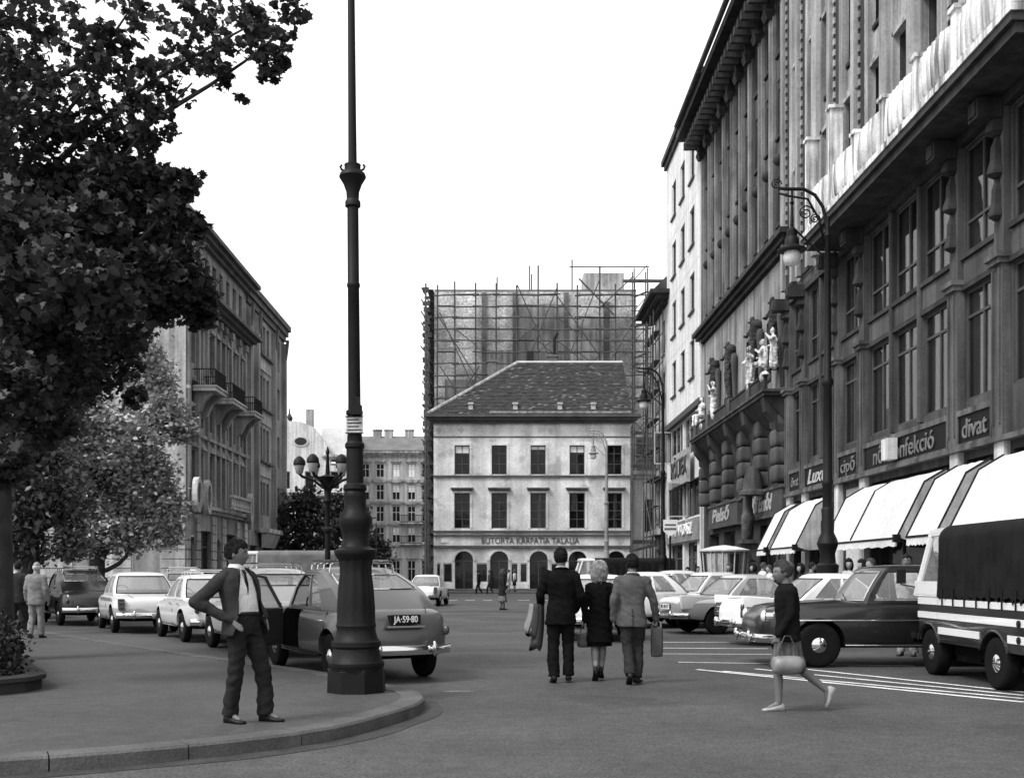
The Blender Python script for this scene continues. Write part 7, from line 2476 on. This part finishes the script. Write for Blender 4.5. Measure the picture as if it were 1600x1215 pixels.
person('woman in dark coat over a long pale skirt crossing the square', (0.13, 45.0, 0), R(-70), 1.66, dict(ra=(0.05, 0.06, 0.09), la=(-0.05, -0.05, 0.09)), top=('coat', cloth(0.02), 0.62),
       bottom=('skirt', cloth(0.14), 0.36, 0.23, 0.05), legs=STOCK, hair=('bob', HAIRM), female=True, res=0.02)
person('man in black walking left past the shop windows, ahead of his companion', (PX(748, 79), 79, 0.0), R(85), 1.74, WALK1, top=('jacket', cloth(0.014), 0.7), bottom=('trousers', cloth(0.014)), hair=('hat', HAIRD), res=0.03)
person('man in dark grey walking left past the shop windows, behind his companion', (PX(765, 79), 79.4, 0.0), R(85), 1.74, WALK1, top=('jacket', cloth(0.06), 0.75), bottom=('trousers', cloth(0.03)), hair=('short', HAIRM), res=0.03)
person('woman in white blouse and black skirt by the shop front', (PX(804, 83), 83, 0.118), R(70), 1.66, top=('blouse', cloth(0.6), 0.95), bottom=('skirt', cloth(0.02), 0.5, 0.2, 0.03), legs=SKIN, hair=('bob', HAIRM), female=True, res=0.03)
person('woman in pale printed dress by the shop front', (PX(795, 82.5), 82.5, 0.118), R(80), 1.66, top=('blouse', cloth(0.4), 0.95), bottom=('skirt', cloth(0.35), 0.5, 0.22, 0.05), legs=SKIN, hair=('bun', HAIRD), female=True, res=0.03)
person('man in white shirt with dark glasses standing between the black saloon and the truck', (7.5, 20.0, 0.0), R(150), 1.86, dict(lw=(-0.05, 0.22, 1.2), le=(-0.24, 0.08, 1.14)), top=('shirt', cloth(0.6), 0.98), bottom=('trousers', cloth(0.3)),
       hair=('short', HAIRD), skin=SKIND, res=0.013)
SP = 'shoppers on the right pavement'
shop = [(1178, 36, 'shopper in dark jacket under the far awning near the kiosk', 0.03, HAIRD, 90), (1192, 34, 'shopper in pale blouse under the far awnings', 0.5, HAIRM, -80), (1252, 31.5, 'dark-haired shopper in black left of the awning lamp post', 0.02, HAIRD, 100),
        (1268, 30.5, 'shopper in grey close to the awning lamp post', 0.12, HAIRD, -100), (1326, 27.5, 'dark-haired shopper in white blouse right of the awning lamp post', 0.6, HAIRD, 170), (1203, 35.0, 'shopper in white under the script sign awning', 0.6, HAIRM, 90),
        (1348, 26.0, 'shopper in black under the widest awning', 0.02, HAIRD, 95), (1362, 25.5, 'second shopper in dark dress under the widest awning', 0.03, HAIRM, 95), (1074, 50.0, 'shopper in grey before the white house shops', 0.1, HAIRD, 180),
        (1090, 49.0, 'shopper in pale shirt before the white house shops', 0.4, HAIRD, 200), (1140, 41.0, 'shopper in mid grey beside the kiosk', 0.15, HAIRM, 120)]
for k, (px, Y, lb, v, hm, rz) in enumerate(shop):
    Y = max(Y, 8.65 * 1700 / (px - 780))
    x = PX(px, Y)
    person(lb, (x, Y, 0.118), R(rz), 1.7 + 0.05 * math.sin(k * 2.1), WALK1 if k % 2 else {}, top=('jacket' if k % 3 else 'blouse', cloth(v), 0.78), bottom=('trousers', cloth(0.04)) if k % 2 else ('skirt', cloth(0.1), 0.5, 0.22, 0.05),
           legs=None if k % 2 else SKIN, hair=('short' if k % 2 else 'bob', hm), res=0.024, group=SP, female=not k % 2)

# ------------------------------------------------------------------ statues on the palace and its portal figure


def figure(b, o, s=1.0, seated=False, arm=0.0, turn=0.0):
    """robed figure of stone about 1.8 m tall, fused into one surface"""
    M = Matrix.Translation(Vector(o)) @ Matrix.Rotation(turn, 4, 'Z') @ Matrix.Scale(s, 4)
    q = lambda x, y, z: M @ Vector((x, y, z))
    if seated:
        b.capsule(q(0, 0, 0.55), q(0, 0.02, 1.05), 0.2 * s, 0.2 * s)
        for sx in (-1, 1):
            b.capsule(q(sx * 0.1, 0, 0.5), q(sx * 0.13, -0.42, 0.5), 0.12 * s, 0.1 * s).capsule(q(sx * 0.13, -0.42, 0.5), q(sx * 0.13, -0.5, 0.0), 0.1 * s, 0.07 * s)
        z0 = 1.05
    else:
        b.capsule(q(0, 0, 0.1), q(0, 0, 0.9), 0.2 * s, 0.16 * s).capsule(q(0, 0, 0.9), q(0, 0, 1.25), 0.15 * s, 0.18 * s)
        z0 = 1.25
    b.capsule(q(0, 0, z0), q(0, -0.03, z0 + 0.26), 0.06 * s, 0.06 * s)
    b.ball(q(0, -0.04, z0 + 0.38), (0.1 * s, 0.12 * s, 0.14 * s))
    for sx in (-1, 1):
        e = q(sx * 0.32, -0.1, z0 - 0.2 + (0.25 * arm if sx > 0 else 0))
        b.capsule(q(sx * 0.19, 0, z0 + 0.02), e, 0.075 * s, 0.06 * s)
        b.capsule(e, q(sx * 0.16, -0.3, z0 - 0.1 + (0.5 * arm if sx > 0 else -0.15)), 0.058 * s, 0.045 * s)


for k, (u, zz, seat, arm, lb) in enumerate([(4.1, 9.2, True, 0.2, 'pale stone seated figure at the far end of the palace balcony'), (7.2, 9.3, False, 0.8, 'pale standing stone figure second from the far end of the palace balcony'),
                                            (15.0, 9.4, False, 0.5, 'pale standing stone figure on the near half of the palace balcony'), (17.3, 9.4, True, 0.3, 'pair of pale stone figures at the near end of the palace balcony')]):
    t = thing('statue', lb, 'statue', (XF - 0.87, YD - u, zz), -R(90), 'pale statues on the palace balcony')
    b = MB()
    figure(b, (0, 0, 0.05), 0.95, seat, arm, 0.4 * (-1) ** k)
    if k == 3:
        figure(b, (0.3, 0.35, 0.35), 0.9, False, 0.6, -0.4)
    obj('figure', fuse(b, 0.028, 1, 'figure', (0.035, 9)), STATUE, t)
    obj('rock', evaluated(MB().ball((0, 0.05, 0.0), (0.4, 0.22, 0.25), 12, 8), [('SUBSURF', {'levels': 1})], 'rock'), STATUE, t)
for k, u in enumerate((3.8, 7.7, 12.9, 16.4)):
    t = thing('relief_herm', 'dark stone herm figure on the palace wall, %s' % ('farthest from the camera', 'second farthest', 'third farthest', 'nearest the camera')[k], 'statue', (XF - 0.05, YD - u, 9.9), -R(90), 'dark herms on the palace wall')
    b = MB()
    figure(b, (0, -0.2, 1.0), 1.1, False, 0.7, 0.3)
    b.capsule((0.4, -0.15, 1.9), (0.45, -0.15, 2.5), 0.16, 0.26)
    b.capsule((0, -0.12, 0.2), (0, -0.18, 1.1), 0.12, 0.22)
    b.capsule((-0.25, -0.15, 0.5), (-0.1, -0.2, 1.2), 0.1, 0.14)
    obj('figure', fuse(b, 0.035, 1, 'figure', (0.05, 7)), SOOT2, t)
    obj('pedestal', MB().box(-0.3, 0.3, -0.36, 0.0, 0.0, 0.2), SOOT2, t)
    obj('side_herm', evaluated(MB().rings([[(0.95 + x * f, -0.02 - y * f, z) for x, y in ((-0.16, 0), (-0.16, 0.2), (0.16, 0.2), (0.16, 0))] for f, z in ((0.6, -0.9), (0.8, 0.4), (1.0, 1.4), (1.2, 1.9), (1.0, 2.2))]), [('BEVEL', {'width': 0.03})], 'side_herm'), SOOT, t)
t = thing('portal_figure', 'dark stone figure with bell-shaped hood on a corbel over the palace doorway', 'statue', (XF - 0.35, 47.3, 2.9), -R(90))
b = MB()
figure(b, (0, -0.35, 0.5), 1.25, False, 0.6, 0.3)
b.capsule((-0.05, -0.4, 0.1), (0.05, -0.35, 1.0), 0.2, 0.3)
obj('figure', fuse(b, 0.035, 2, 'figure', (0.02, 6)), SOOT, t)
obj('corbel', MB().box(-0.6, 0.6, -0.7, 0.0, -0.1, 0.06).prism([(-0.6, -0.11), (0, -0.11), (0, -0.9), (-0.2, -0.8)], -0.45, 0.45, 'x'), SOOT, t)
obj('hood', MB().lathe([(0.62, 1.95), (0.6, 2.1), (0.42, 2.2), (0.34, 2.8), (0.25, 3.1), (0.05, 3.2)], 16, (0.75, -0.3, 0)), SOOT, t, smooth=True, sharp=40)

bpy.data.scenes.remove(BENCH)
